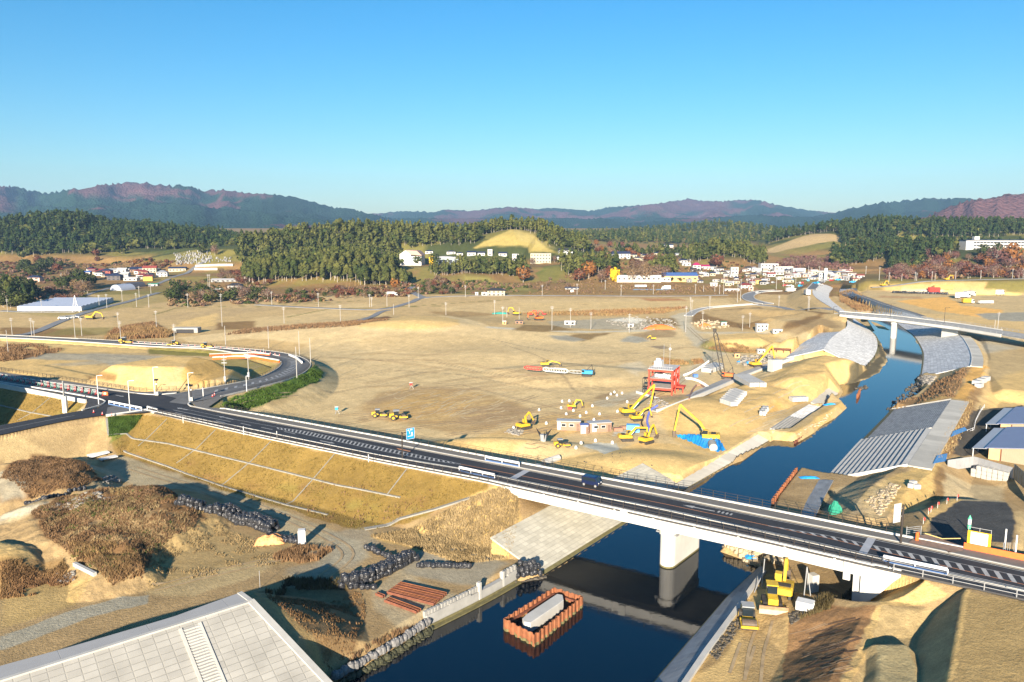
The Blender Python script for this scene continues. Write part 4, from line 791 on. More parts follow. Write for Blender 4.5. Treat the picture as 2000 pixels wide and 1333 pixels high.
def abut(pn,pf,z0,off):
 a=Vector(pn);c=Vector(pf);b=MB();d=(c-a).normalized();m=(a+c)/2;L=(c-a).length
 b.box(m.x,m.y,(z0+7.0)/2,L-1.0,2.4,7.0-z0,math.atan2(d.y,d.x));return b
abut(W(985,948,9),W(1045,905,9),.5,0).build('abutment',CONCW,br);abut(W(1685,1101,9),W(1722,1041,9),.5,0).build('abutment',CONCW,br)
def wing(P,zb):
 b=MB();n=len(P);P=np.array(P);nd=np.array([-(P[-1]-P[0])[1],(P[-1]-P[0])[0],0]);nd/=np.linalg.norm(nd)
 for i in range(n-1):
  q=[P[i],P[i+1]];v=[]
  for p,z in ((q[0],zb[i]),(q[1],zb[i+1])):v+=[(p[0],p[1],z),(p[0],p[1],9.28),(p[0]+nd[0]*.45,p[1]+nd[1]*.45,9.28),(p[0]+nd[0]*.45,p[1]+nd[1]*.45,z)]
  b.add(v,[(0,1,5,4),(1,2,6,5),(2,3,7,6),(3,0,4,7),(0,3,2,1),(4,5,6,7)])
 return b
wing(resample(w9([(925,934),(945,938.5),(992,949)]),6),[8.4,7.6,6.4,5.4,4.4,4.2]).build('wing_wall',CONCW,br);wing(resample(w9([(1683,1101),(1760,1118)]),6),[3.2,3.6,4.6,5.8,7.2,8.3]).build('wing_wall',CONCW,br)
for i_,z_,w_,d_,h_ in ((16,8.25,1.3,.35,1.9),(36,7.6,.9,.5,2.6),(2,7.6,.9,.4,2.2)):b=MB();p=NB[i_]-din[i_]*.29;b.box(p[0],p[1],z_,w_,d_,h_,rd);b.build('drain_pipe_cover',CONCW,br)
def fence(label,P,h,step,m=DARKST,group=None,r=.035,rails=(.35,.65,.97)):
 tag(railing(P,h,step,'fence',m,rails,None,r),label,'fence',group)
fence('dark railing on the far side of the embankment road west of the bridge',resample(w9(cut(FAR_EDGE2,440,1012),9.3),60),1.2,2.0);fence('low dark railing on the white edge wall west of the bridge',resample(w9(cut(WALL,290,953),9.3),60),1.0,2.0)
fence('dark railing behind the footway left of the junction',resample(w9([(-140,704),(0,724),(110,740),(270,765),(345,762)],9),40),1.1,2.0);fence('pale grey pipe fence above the bare slope east of the bridge',resample(w9(cut(WALL,1745,2600),9.2),60),1.0,3.2,STEEL,None,.045,(.45,.95));fence('dark railing on the inner edge of the loop road',LOOP_IN[2:30]+[0,0,.1],1.0,2.5);fence('thin dark railing on the outer edge of the loop road',LOOP_OUT[4:50]+[0,0,.2],1.0,2.5)
b=MB();sw=resample(W2([(835,1229),(912,1191),(965,1163),(1010,1137)],0),10)
ow=thing('sea_wall','old weathered concrete river wall with a green tide line and toothed top','wall',(0,0,0))
zt=[1.9,1.9,2.0,2.0,1.7,1.7,1.7,1.7,2.0,2.1];P=sw;nd=np.array([-.78,.62,0])
for i in range(9):
 v=[]
 for p,z in ((P[i],zt[i]),(P[i+1],zt[i])):v+=[tuple(p+[0,0,-1]),(p[0]-.05,p[1]+.04,z),(p[0]+nd[0]*.8,p[1]+nd[1]*.8,z),(p[0]+nd[0]*.8,p[1]+nd[1]*.8,-1)]
 b.add(v,[(0,1,5,4),(1,2,6,5),(2,3,7,6),(0,3,2,1),(4,5,6,7)])
b.build('wall',CONCG,ow);strip('tide_line',P+np.array([.1,-.08,-.3]),P+np.array([.1,-.08,.55]),ALG,ow);curb('toe_beam',P+np.array([.35,-.25,0]),.8,-1,.18,ALG,ow)
b=MB()
for i,t in enumerate(np.linspace(0,.52,17)):
 q=resample(P,100)[int(t*99)];b.box(q[0]-.35,q[1]+.3,2.15,.45,.45,.7,pa)
for t in (.83,.87,.91,.95,.99):q=resample(P,100)[int(t*99)];b.box(q[0]-.35,q[1]+.3,2.3,.45,.45,.9,pa)
b.build('wall_teeth',CONCG,ow);q=resample(P,100)[54];b=MB();b.box(q[0]-.2,q[1]+.15,1.6,.5,.6,3.0,pa);q=resample(P,100)[82];b.box(q[0]-.2,q[1]+.15,1.6,.4,.5,2.6,pa);b.build('wall_post',CONC,ow)
RUSTP=mat('rusty_sheet_pile',(.22,.082,.036),.8,.35,.9,bump=.1);RUSTD=mat('rusty_steel_dark',(.16,.06,.035),.7,.3,1.5)
def sheetwall(corners,zt,zb,pitch=.4,depth=.22,closed=True):
 b=MB();P=[Vector((c[0],c[1],0))for c in corners];n=len(P);seq=[]
 for i in range(n if closed else n-1):
  a,c=P[i],P[(i+1)%n];d=(c-a);L=d.length;d.normalize();nr=Vector((d.y,-d.x,0));k=max(2,int(L/pitch))
  for j in range(k):
   o=(1 if (j//2)%2 else -1)*depth/2;seq.append(a+d*(L*(j+(.15 if j%2 else 0))/k)+nr*o)
 if closed:seq.append(seq[0])
 for i in range(len(seq)-1):
  a,c=seq[i],seq[i+1];zz=zt+.06*((i*7)%5-2)/2
  b.add([(a.x,a.y,zb),(c.x,c.y,zb),(c.x,c.y,zz),(a.x,a.y,zz)],[(0,1,2,3)])
 o=b
 return o
cfc=W2([(985,1208),(1082,1148),(1137,1165),(1045,1240)],1.7);cf=thing('cofferdam','rectangular cofferdam of rusty sheet piles standing in the river','cofferdam',(0,0,0))
so=sheetwall(cfc,1.7,-2,.27,.2).build('sheet_piles',RUSTP,cf);sm=so.modifiers.new('s','SOLIDIFY');sm.thickness=.06
so=sheetwall([Vector(c)+(Vector(c)-Vector((4.7,103.2,0)))*.004 for c in cfc],.35,-1,.27,.21).build('tide_stain',ALG,cf);so.modifiers.new('s','SOLIDIFY').thickness=.07
b=MB();cc=sum((Vector(c)for c in cfc),Vector())/4
for i in range(4):
 a=Vector(cfc[i]);c=Vector(cfc[(i+1)%4]);a=a+(cc-a)*.09;c=c+(cc-c)*.09;a.z=c.z=.9;b.bar(a,c,.28,.3)
b.build('waling_beam',RUSTD,cf)
b=MB();b.add([Vector((c[0],c[1],0))+(Vector((cc.x,cc.y,0))-Vector((c[0],c[1],0)))*.05+Vector((0,0,.25))for c in cfc],[(0,1,2,3)]);b.build('pit_water',mat('black_pit_water',(.004,.005,.006),.5,.2,1,spec=.1),cf)
b=MB();top=[W(x,y,1.75)[:2]for x,y in ((1020,1208),(1028,1200),(1088,1160),(1099,1162),(1101,1172),(1092,1179),(1036,1217),(1023,1215))];b.prism(top,-2,1.75);tag(b.build('pier_stub',CONC,bevel=.06),'pale concrete pier base inside the rusty cofferdam','pier')
so=sheetwall(W2([(1508,985),(1525,962),(1557,920)],1.6),2.6,-2,.4,.32,False).build('sheet_pile_wall',RUSTP);so.modifiers.new('s','SOLIDIFY').thickness=.07;tag(so,'rusty sheet pile wall in the water on the right bank beyond the bridge','wall')
so=sheetwall(W2([(1552,862),(1590,834),(1622,810)],.8),.75,-1.5,.4,.2,False).build('sheet_pile_wall',RUSTD);so.modifiers.new('s','SOLIDIFY').thickness=.07;tag(so,'low rusty sheet pile wall behind the soil bund on the left bank','wall')
so=sheetwall(W2([(1674,775),(1680,763)],.8),1.6,-1.5,.4,.3,False).build('sheet_pile_stump',RUSTP);so.modifiers.new('s','SOLIDIFY').thickness=.07;tag(so,'lone rusty sheet pile stump on the mudbank in mid river','sheet pile')
fb=thing('road_bridge','slender pale bridge on one pier crossing the river farther upstream','bridge',(0,0,0))
A=resample(W2([(1640,609),(1745,617),(1870,632),(2000,652),(2150,676)],9.6),30);Bq=resample(W2([(1640,616),(1745,625),(1870,641),(2000,662),(2150,687)],9.6),30)
S(strip('bridge_road',A[:]+[0,0,.0],Bq+[0,0,.0],CONCG,thick=.25));nb_=20
b=MB();rows=[A[:nb_]+[0,0,-.06],Bq[:nb_]+[0,0,-.06],Bq[:nb_]*.9+A[:nb_]*.1+[0,0,-1.5],A[:nb_]*.9+Bq[:nb_]*.1+[0,0,-1.5]];vs=np.array(rows).transpose(1,0,2).reshape(-1,3);n=nb_
b.add(vs,[(i*4+k,i*4+(k+1)%4,(i+1)*4+(k+1)%4,(i+1)*4+k)for i in range(n-1)for k in range(4)]+[(0,1,2,3),(n*4-1,n*4-2,n*4-3,n*4-4)]);b.build('girder',CONCW,fb)
curb('parapet',Bq[:nb_],.4,-.9,.35,CONCW,fb);curb('parapet',A[:nb_],.4,-.5,.35,CONCW,fb);railing(Bq+[0,0,.35],1.0,3,parent=fb,m=STEEL);railing(A+[0,0,.35],1.0,3,parent=fb,m=STEEL)
q=W(1743,661,0);b=MB();b.prism(stadium(9,2.6),-2,8.2);po=b.build('pier',CONCW,fb,(q[0]+2,q[1]+3,0),R(60));b=MB();b.prism(stadium(9.4,3),7.2,8.25);b.build('pier_cap',CONCW,po)
b=MB();q=Vector(W(1870,641,9));b.box(q.x+1,q.y+4,6,6,9,6.0,R(20));b.build('abutment',CONCW,fb);q=Vector(W(1645,615,9));b=MB();b.box(q.x+2,q.y+3,6,5,9,6,R(20));b.build('abutment',CONCW,fb)
ridge([tuple(p-[0,0,.6])for p in ((A+Bq)/2)[19:]],5,.5)if 0 else None
def tracks_mesh(name,paths,w,m,pair=.9,dz=.07):
 b=MB()
 for P in paths:
  Q=smooth_line([G(*p)for p in P],max(14,8*len(P)));d=np.gradient(Q,axis=0);nr=np.stack([-d[:,1],d[:,0],0*d[:,0]],1);nr/=np.linalg.norm(nr,axis=1)[:,None]+1e-9
  for s_ in ((-pair,pair)if pair else (0,)):
   L=[]
   for q,n_ in zip(Q,nr):
    for e in (-w/2,w/2):x,y=(q+n_*(s_+e))[:2];L.append((x,y,ground(x,y)+dz))
   b.add(L,[(2*i,2*i+1,2*i+3,2*i+2)for i in range(len(Q)-1)])
 S(b.build(name,m))
TRD=mat('track_soil_dark',(.34,.25,.14),.95,.3,.6);TRL=mat('track_soil_pale',(.50,.39,.22),.95,.25,.6);rt=random.Random(8)
def wob(x0,y0,L,s,k=4):return [(x0+L*i/(k-1),y0+s*L*i/(k-1)+rt.uniform(-3,3))for i in range(k)]
tracks_mesh('tyre_tracks',[wob(rt.uniform(560,1150),rt.uniform(690,850),rt.uniform(90,260)*rt.choice((1,1,-1)),rt.uniform(-.22,.12))for _ in range(34)]+[wob(rt.uniform(1000,1240),rt.uniform(790,870),rt.uniform(40,110),rt.uniform(-.3,.2))for _ in range(14)]+[[(630,1130),(680,1085),(640,1050),(540,1005),(400,960),(260,915)],[(300,1150),(420,1120),(560,1088),(660,1060)],[(1470,1333),(1478,1270),(1495,1215)],[(1440,1320),(1460,1260)],[(1260,700),(1330,680),(1380,670),(1345,640)],[(1400,700),(1360,720),(1300,765),(1200,790)]],.4,TRD)
tracks_mesh('grader_streaks',[wob(rt.uniform(740,980),rt.uniform(765,822),rt.uniform(14,46),rt.uniform(-.45,-.1),3)for _ in range(60)]+[wob(rt.uniform(700,1300),rt.uniform(680,860),rt.uniform(40,120),rt.uniform(-.15,.1),3)for _ in range(40)]+[wob(rt.uniform(1410,1560),rt.uniform(740,850),rt.uniform(30,80),rt.uniform(-.5,-.3),3)for _ in range(20)],.45,TRL,0)
tracks_mesh('slope_streaks',[wob(1538+k*3+rt.uniform(0,50),1235+k*7.2,rt.uniform(40,90),-.3,3)for k in range(14)],.16,mat('slope_pale',(.30,.20,.11),.95,.3,1),0,.05);tracks_mesh('slope_streaks',[wob(1555+rt.uniform(0,60),1225+k*8,rt.uniform(40,80),-.3,3)for k in range(13)],.3,mat('slope_dark',(.10,.06,.035),.95,.3,1),0,.05)
YEL=mat('machine_yellow',(.50,.32,.025),.5,.25,1.2);YEL2=mat('machine_orange_yellow',(.62,.32,.03),.5,.12,1.2);TRK=mat('track_steel',(.045,.04,.035),.8,.3,3);GLASS=mat('dark_glass',(.015,.022,.028),.08,.1,1,spec=.6);ORR=mat('machine_orange',(.62,.14,.03),.5,.15,1);REDM=mat('machine_red',(.55,.04,.03),.5,.1,1);BLUEM=mat('machine_blue',(.03,.33,.62),.45,.1,1);GREYM=mat('grey_paint',(.30,.31,.31),.6,.15,1);BUCK=mat('bucket_steel',(.10,.075,.055),.6,.3,2);WHITEM=mat('white_paint',(.74,.74,.72),.5,.06,1);BRN=mat('brown_cladding',(.30,.17,.12),.7,.1,1.5);ROOFG=mat('grey_sheet_roof',(.42,.43,.44),.5,.1,1);TARP=mat('blue_tarp',(.02,.27,.62),.5,.2,1.5,bump=.4,bscale=2.5);TARPO=mat('orange_tarp',(.62,.30,.12),.6,.35,1.2,bump=.5,bscale=3);ORANGE=mat('orange_plastic',(.72,.14,.03),.55,.12,1.5);REDC=mat('red_plastic',(.62,.04,.03),.5,.1,2);BLOCK=mat('precast_concrete',(.52,.515,.49),.85,.12,.8)
def limb(b,pts,w,h0,h1):
 n=len(pts)
 for i in range(n-1):
  b.bar((pts[i][0],0,pts[i][1]),(pts[i+1][0],0,pts[i+1][1]),w,h0+(h1-h0)*i/max(1,n-1))
  if i:b.box(pts[i][0],0,pts[i][1],h0*.9,w*.98,h0*.9)
 return b
def stad(L,h,n=6):
 o=[]
 for s_,a0 in ((1,-math.pi/2),(-1,math.pi/2)):
  for i in range(n):a=a0+math.pi*i/(n-1);o.append((s_*(L/2-h/2)+h/2*math.cos(a),h/2+h/2*math.sin(a)))
 return o
def tracks(t,L=3.9,w=.6,h=.9,gap=1.05,s=1,m=None):
 for sy in (-1,1):
  b=MB();b.xprism([(x*s,z*s)for x,z in stad(L,h)],(sy*gap-w/2)*s,(sy*gap+w/2)*s);b.build('track',m or TRK,t)
def place(t,px,py,dz=0):
 p=G(px,py);t.location=(p[0],p[1],p[2]+dz);return p
def excavator(label,px,py,deg,s=1.0,boom=None,arm=None,m=None,house_deg=0,attach='bucket',group='excavators on the site'):
 m=m or YEL;t=thing('excavator',label,'excavator',(0,0,0),R(deg),group);place(t,px,py)
 tracks(t,s=s);b=MB();b.box(0,0,.75*s,1.6*s,1.5*s,.5*s);b.build('undercarriage',TRK,t)
 b=MB();b.xprism([(x*s,z*s)for x,z in ((-2.1,1.0),(1.5,1.0),(1.5,1.75),(.2,1.95),(-1.7,2.05),(-2.3,1.7))],-1.3*s,1.3*s);body=b.build('body',m,t,bevel=.06*s)
 b=MB();b.xprism([(x*s,z*s)for x,z in ((-2.65,1.15),(-2.0,1.0),(-2.0,2.15),(-2.55,2.0))],-1.2*s,1.2*s);b.build('counterweight',m,t,bevel=.08*s);b=MB();b.box(-1.1*s,0,2.06*s,1.1*s,2.0*s,.12*s);b.build('engine_cover',TRK,body)
 b=MB();b.xprism([(x*s,z*s)for x,z in ((.1,1.7),(1.6,1.7),(1.65,2.3),(1.3,3.0),(.15,3.0))],.35*s,1.3*s);cab=b.build('cab',m,t,bevel=.04*s)
 b=MB();b.xprism([(x*s,z*s)for x,z in ((.22,2.0),(1.63,1.95),(1.62,2.35),(1.28,2.92),(.22,2.92))],.32*s,1.33*s);b.xprism([(x*s,z*s)for x,z in ((.3,2.1),(1.73,1.9),(1.72,2.3),(1.34,2.9),(.3,2.9))],.45*s,1.2*s);b.build('window',GLASS,cab)
 boom=boom or [(.6,1.7),(2.6,4.6),(5.2,4.4)];arm=arm or [boom[-1],(5.9,1.7)]
 b=MB();limb(b,[(x*s,z*s)for x,z in boom],.42*s,.62*s,.4*s);bo=b.build('boom',m,t,bevel=.03*s)
 b=MB();k=[(x*s,z*s)for x,z in boom];b.tube([(k[0][0]+.5*s,.0,k[0][1]-.3*s),(k[1][0]*.6+k[0][0]*.4+.35*s,0,k[1][1]*.6+k[0][1]*.4-.3*s)],.1*s,6);b.build('hydraulic_ram',STEEL,bo)
 b=MB();limb(b,[(x*s,z*s)for x,z in arm],.32*s,.42*s,.28*s);b.build('arm',m,t,bevel=.03*s)
 ax,az=arm[-1];b=MB()
 if attach=='bucket':b.xprism([((ax+x)*s,(az+z)*s)for x,z in ((.25,.1),(.45,-.6),(.1,-1.2),(-.75,-1.15),(-.55,-.8),(-.05,-.7),(-.1,0))],-.55*s,.55*s)
 else:b.box(ax*s,0,(az-.7)*s,.75*s,.9*s,1.5*s)
 b.build('bucket',BUCK if attach!='dark' else TRK,t)
 return t
excavator('yellow excavator with dark bucket raised, at the left end of the huts',1024,838,35,.85,[(.6,1.7),(.4,3.9),(1.9,5.2)],[(1.9,5.2),(3.6,2.3)],group=None)
excavator('small yellow excavator beside a red box in the middle of the sand',1118,798,8,.62,[(.6,1.7),(2.0,4.2),(4.2,3.9)],[(4.2,3.9),(5.2,1.2)],group=None)
excavator('large yellow excavator reaching its tall boom in front of the red building',1228,811,14,1.0,[(.6,1.7),(4.2,5.4),(7.8,8.6)],[(7.8,8.6),(6.6,2.0)],group=None)
excavator('smaller yellow excavator working under the tall boom',1244,822,16,.8,[(.6,1.7),(2.8,3.9),(4.6,4.5)],[(4.6,4.5),(5.6,1.4)],group=None)
excavator('yellow excavator with level boom beside the blue container',1224,861,4,.85,[(.6,1.7),(2.8,4.0),(6.2,3.9)],[(6.2,3.9),(6.0,1.2)],group=None)
excavator('yellow excavator with upright boom, right of its neighbour at the gravel',1263,866,40,.85,[(.6,1.7),(1.8,4.3),(3.0,5.2)],[(3.0,5.2),(4.6,2.0)],group=None)
excavator('yellow long reach excavator with its arm folded over the blue tarp',1384,862,164,1.05,[(.4,1.8),(2.2,4.5),(7.0,8.6)],[(7.0,8.6),(8.2,1.9)],attach='ram',group=None)
excavator('orange yellow excavator by the concrete abutment block near the stockpiles',1477,717,18,1.0,[(.6,1.7),(4.0,5.0),(7.0,8.0)],[(7.0,8.0),(8.2,3.0)],YEL2,group=None)
excavator('yellow excavator digging under the far end of the bridge',1530,1163,66,1.0,[(.8,1.7),(2.6,4.2),(5.0,3.6)],[(5.0,3.6),(5.8,1.4)],group=None)
excavator('distant yellow excavator on the field left of the reed bank',178,624,-4,1.15,[(.6,1.7),(2.8,4.0),(5.8,3.2)],[(5.8,3.2),(6.6,1.2)],group=None)
excavator('yellow excavator behind the green net in the back works yard',1008,616,150,1.0,group=None);excavator('orange excavator on the pale heap in the back works yard',1051,626,200,1.1,m=ORR,group=None);excavator('small red and blue excavator left of the pale heap',1036,617,10,.7,m=REDM,group=None);excavator('small dark red excavator right of the pale heap',1062,616,180,.6,m=REDM,group=None)
excavator('small yellow excavator lifting by the grey stone pile',1275,664,175,.6,[(.6,1.7),(2.0,3.4),(3.6,2.6)],[(3.6,2.6),(4.4,1.3)],group=None);excavator('yellow excavator with raised arm at the top of the far left bank',1725,560,20,1.0,group=None)
excavator('yellow excavator lying behind the lowered crane boom',1066,716,0,.8,[(.6,1.7),(3.0,2.6),(6.0,1.9)],[(6.0,1.9),(7.0,1.2)],group=None);excavator('yellow excavator on the road above the far right terrace',1850,548.5,10,1.0,group=None)
def bulldozer(label,px,py,deg,s=1.0):
 t=thing('bulldozer',label,'bulldozer',(0,0,0),R(deg));place(t,px,py);tracks(t,3.2,.6,1.0,.95,s)
 b=MB();b.xprism([(x*s,z*s)for x,z in ((-1.6,.7),(1.7,.7),(1.7,1.7),(.3,1.85),(-1.6,1.7))],-.65*s,.65*s);b.build('body',YEL,t,bevel=.05*s);b=MB();b.xprism([(x*s,z*s)for x,z in ((-1.2,1.7),(.3,1.7),(.1,2.9),(-1.1,2.9))],-.62*s,.62*s);c=b.build('cab',GLASS,t);b=MB();b.box(-.5*s,0,2.98*s,1.6*s,1.5*s,.14*s);b.build('roof',YEL,c)
 b=MB();b.xprism([(x*s,z*s)for x,z in ((2.3,.05),(2.55,.05),(2.35,.6),(2.55,1.15),(2.35,1.15),(2.15,.6))],-1.8*s,1.8*s);b.build('blade',mat('worn_blade',(.35,.22,.13),.45,.3,2),t);b=MB();b.bar((0,-1.35*s,.5*s),(2.2*s,-1.35*s,.5*s),.2*s);b.build('push_arm',YEL,t);b=MB();b.bar((0,1.35*s,.5*s),(2.2*s,1.35*s,.5*s),.2*s);b.build('push_arm',YEL,t);return t
bulldozer('yellow bulldozer with a broad worn blade on the work road below the bridge',1507,1184,-103,1.05)
def wheel(t,x,y,r,w,s=1):
 b=MB();b.tube([(x,y-w/2,r),(x,y+w/2,r)],r,14);o=b.build('wheel',TRK,t);b=MB();b.tube([(x,y-w/2-.03,r),(x,y+w/2+.03,r)],r*.5,10);b.build('rim',YEL,o);return o
def roller(label,px,py,deg,s=1.0,group=None):
 t=thing('road_roller',label,'road roller',(0,0,0),R(deg),group);place(t,px,py)
 for sy in (-1,1):wheel(t,-1.4*s,sy*.85*s,.72*s,.5*s)
 b=MB();b.xprism([(x*s,z*s)for x,z in ((-2.4,.8),(-.2,.8),(-.2,1.5),(-1.2,1.9),(-2.4,1.8))],-.7*s,.7*s);b.build('body',YEL,t,bevel=.07*s);b=MB();b.xprism([(x*s,z*s)for x,z in ((-1.2,1.4),(.1,1.2),(.1,2.5),(-1.2,2.5))],-.72*s,.72*s);c=b.build('cab',GLASS,t);b=MB();b.box(-.55*s,0,2.58*s,1.6*s,1.65*s,.14*s);b.build('roof',GREYM,c)
 for xx in (-1.2,.1):
  for y_ in (-.72,.72):pass
 b=MB();b.tube([(1.5*s,-.95*s,.75*s),(1.5*s,.95*s,.75*s)],.74*s,18);b.build('drum',BUCK,t,smooth=False);b=MB();b.box(1.5*s,1.06*s,.85*s,2.0*s,.16*s,.35*s);b.box(1.5*s,-1.06*s,.85*s,2.0*s,.16*s,.35*s);b.box(2.42*s,0,.85*s,.16*s,2.2*s,.35*s);b.box(.45*s,0,.9*s,.5*s,2.2*s,.4*s);b.build('drum_frame',YEL,t);return t
roller('yellow road roller with its drum towards the camera on the work road',1460,1220,-100,1.0);roller('left of the two yellow road rollers on the dark sand',741,815,8,.9);roller('right and larger of the two yellow road rollers on the dark sand',778,820,12,1.05);roller('small yellow road roller in front of the brown huts',1097,874,10,.8)
roller('yellow roller at the left end of the unfinished far road',246,672,5,1.15);roller('yellow roller in the middle on the unfinished far road',338,676,185,.95);roller('yellow roller nearest the bend on the unfinished far road',404,680,10,.95)
def lattice(b,a,c,w,n,r=.06):
 a=Vector(a);c=Vector(c);d=(c-a).normalized();u=Vector((0,1,0))if abs(d.y)<.9 else Vector((1,0,0));x=d.cross(u).normalized()*w/2;y=d.cross(x).normalized()*w/2;L=(c-a).length;pr=None
 for i in range(n+1):
  p=a+d*L*i/n;k=.35 if i in (0,n)else 1;q=[p+x*k+y*k,p-x*k+y*k,p-x*k-y*k,p+x*k-y*k]
  if pr:
   for j in range(4):b.bar(pr[j],q[j],r*1.5);b.bar(pr[j],q[(j+1)%4],r)
  pr=q
def crane(label,px,py,deg,blen,bang,m,boomm,s=1.0,tipm=None,lying=False):
 t=thing('crawler_crane',label,'crane',(0,0,0),R(deg));place(t,px,py);tracks(t,4.6,.7,1.0,1.4,s)
 b=MB();b.box(-.6*s,0,1.9*s,4.4*s,2.6*s,1.5*s);b.build('body',m,t,bevel=.08*s);b=MB();b.box(1.5*s,.85*s,2.2*s,1.3*s,.9*s,1.7*s);c=b.build('cab',m,t);b=MB();b.box(1.6*s,.85*s,2.4*s,1.2*s,.95*s,1.0*s);b.build('window',GLASS,c)
 b=MB();b.box(-2.9*s,0,1.8*s,.7*s,2.9*s,1.3*s);b.build('counterweight',TRK,t)
 ca,sa=math.cos(R(bang)),math.sin(R(bang));A=Vector((1.6*s,0,1.6*s));f=lambda k:A+Vector((ca,0,sa))*blen*k
 if tipm:
  b=MB();lattice(b,f(0),f(.25),1.0,4,.07);b.build('boom',GREYM,t);b=MB();lattice(b,f(.25),f(.68),1.3,10,.09);b.build('boom',boomm,t);b=MB();lattice(b,f(.68),f(1),1.0,6,.1);b.build('boom_tip',tipm,t)
 else:b=MB();lattice(b,f(0),f(.97),1.3,14,.09);b.build('boom',boomm,t);b=MB();b.box(f(1).x,0,f(1).z,1.2,.9,1.2);b.build('boom_tip',TRK,t)
 g=Vector((-2.2*s,0,5.2*s));b=MB()
 for y_ in (-.8,.8):b.bar((-2.6*s,y_*s,2.6*s),g+Vector((0,y_*s,0)),.14*s);b.bar((.2*s,y_*s,2.6*s),g+Vector((0,y_*s,0)),.12*s)
 b.bar(g+Vector((0,-.8*s,0)),g+Vector((0,.8*s,0)),.2*s);b.build('gantry',TRK,t);b=MB()
 for y_ in (-.4,.4):b.bar(g+Vector((0,y_*s,0)),f(.62 if lying else .97)+Vector((0,y_*s,.6)),.07)
 b.build('pendant_rope',TRK,t)
 if not lying:b=MB();h=f(1);b.bar(h+Vector((.4,0,-.5)),(h.x+.4,0,2.6),.05);b.build('hoist_rope',TRK,t);b=MB();b.box(h.x+.4,0,2.2,.5,.5,.8);b.build('hook',TRK,t)
 return t
crane('blue crawler crane with its red and white lattice boom lowered on the sand',1146,735,171,21.5,3.5,BLUEM,WHITEM,.8,REDM,True)
crane('orange crawler crane with a tall dark lattice boom leaning left',1420,740,158,16.5,77,ORR,TRK,.8)
vp=W(1155,949,9.02);vd=Vector(W(1300,978,9))-Vector(W(1000,919,9));va=math.atan2(vd.y,vd.x)
van=thing('van','small dark blue boxy van driving along the bridge','van',vp,va);VB=mat('navy_car_paint',(.010,.016,.05),.18,.05,1,spec=.7)
b=MB();b.xprism([(-1.68,.35),(1.68,.35),(1.72,.85),(1.5,1.05),(1.15,1.75),(.9,1.84),(-1.55,1.84),(-1.68,1.6)],-.73,.73);b.build('body',VB,van,bevel=.07)
b=MB();b.xprism([(-1.45,1.1),(1.25,1.1),(1.02,1.66),(-1.45,1.66)],-.745,.745);b.build('window',GLASS,van);b=MB();b.add([(1.50,-.6,1.08),(1.50,.6,1.08),(1.19,.6,1.72),(1.19,-.6,1.72)],[(0,1,2,3)]);b.build('windscreen',GLASS,van)
for x in (-1.15,1.15):
 for sy in (-1,1):
  b=MB();b.tube([(x,sy*.62,.3),(x,sy*.76,.3)],.3,14);o=b.build('wheel',TRK,van);b=MB();b.tube([(x,sy*.7,.3),(x,sy*.78,.3)],.2,12);b.build('rim',STEEL,o)
for sy in (-1,1):b=MB();b.box(1.68,sy*.5,.82,.12,.28,.2);b.build('headlight',WHITEM,van)
b=MB();b.box(1.7,0,.5,.1,1.3,.22);b.build('bumper',TRK,van);b=MB();b.box(-1.69,0,1.35,.05,1.2,.5);b.build('rear_window',GLASS,van)
sp=W(786,897,9.0);sg=thing('road_sign','tall blue direction sign on a dark mast beside the road','sign',sp,R(38));SB=mat('sign_blue',(.01,.24,.60),.4,.04,1)
b=MB();b.tube([(0,0,0),(0,0,5.6)],.14,10);b.build('mast',DARKST,sg);b=MB();b.bar((0,0,5.3),(1.0,0,5.5),.12);b.bar((0,0,4.6),(1.0,0,4.8),.08);b.build('bracket',DARKST,sg);b=MB();b.box(1.95,-.03,5.0,1.9,.06,2.3);pn=b.build('panel',SB,sg)
b=MB()
for (x,z,w,h)in ((1.5,5.75,.35,.28),(2.0,5.8,.2,.3),(2.3,5.8,.2,.3),(1.75,5.2,.14,.45),(1.75,5.42,.3,.12),(2.3,5.05,.3,.5),(2.3,4.75,.5,.14),(1.9,4.5,1.2,.14)):b.box(x,-.065,z,w,.02,h)
b.build('lettering',WHITEM,pn);b=MB()
for x,z,w,h in ((1.95,6.1,1.86,.05),(1.95,3.9,1.86,.05),(1.03,5,.05,2.25),(2.87,5,.05,2.25)):b.box(x,-.065,z,w,.02,h)
b.build('border',WHITEM,pn)
sp=W(1759,1061,9.1);sg=thing('road_sign','tall dark mast carrying a white sign panel turned away, near the bridge end','sign',sp,R(112));b=MB();b.tube([(0,0,0),(0,0,5.9)],.17,10);b.build('mast',DARKST,sg);b=MB();b.box(.2,.9,4.7,.05,1.4,2.9);b.build('panel',mat('sign_back',(.55,.56,.56),.5,.1,3),sg);b=MB();b.bar((0,0,5.4),(.17,.9,5.4),.1);b.bar((0,0,4.2),(.17,.9,4.2),.1);b.build('bracket',STEEL,sg)
np_=Vector(W(1888,1066,9.1));ne=Vector(W(1934,1075,9.1));na=math.atan2(ne.y-np_.y,ne.x-np_.x);nb=thing('notice_board','yellow framed site notice board standing behind the orange mesh fence','notice board',np_,na);Lb=(ne-np_).length
b=MB();b.box(Lb/2,0,1.35,Lb,.12,2.1);bd=b.build('board',mat('board_yellow',(.72,.42,.02),.5,.06,1),nb);b=MB();b.box(Lb/2,-.07,1.35,Lb*.74,.04,1.85);pn=b.build('notice_sheet',WHITEM,bd);b=MB();rr=random.Random(4)
for k in range(7):b.box(Lb/2-.2+.1*(k%3),-.10,2.05-.055*k,Lb*(.35+.25*rr.random()),.02,.03)
b.build('text_lines',GREYM,pn);b=MB()
for x,z in ((.28,1.45),(.5,1.4),(.72,1.42),(.3,.95),(.55,.9)):b.box(Lb*x,-.10,z,.35,.02,.10)
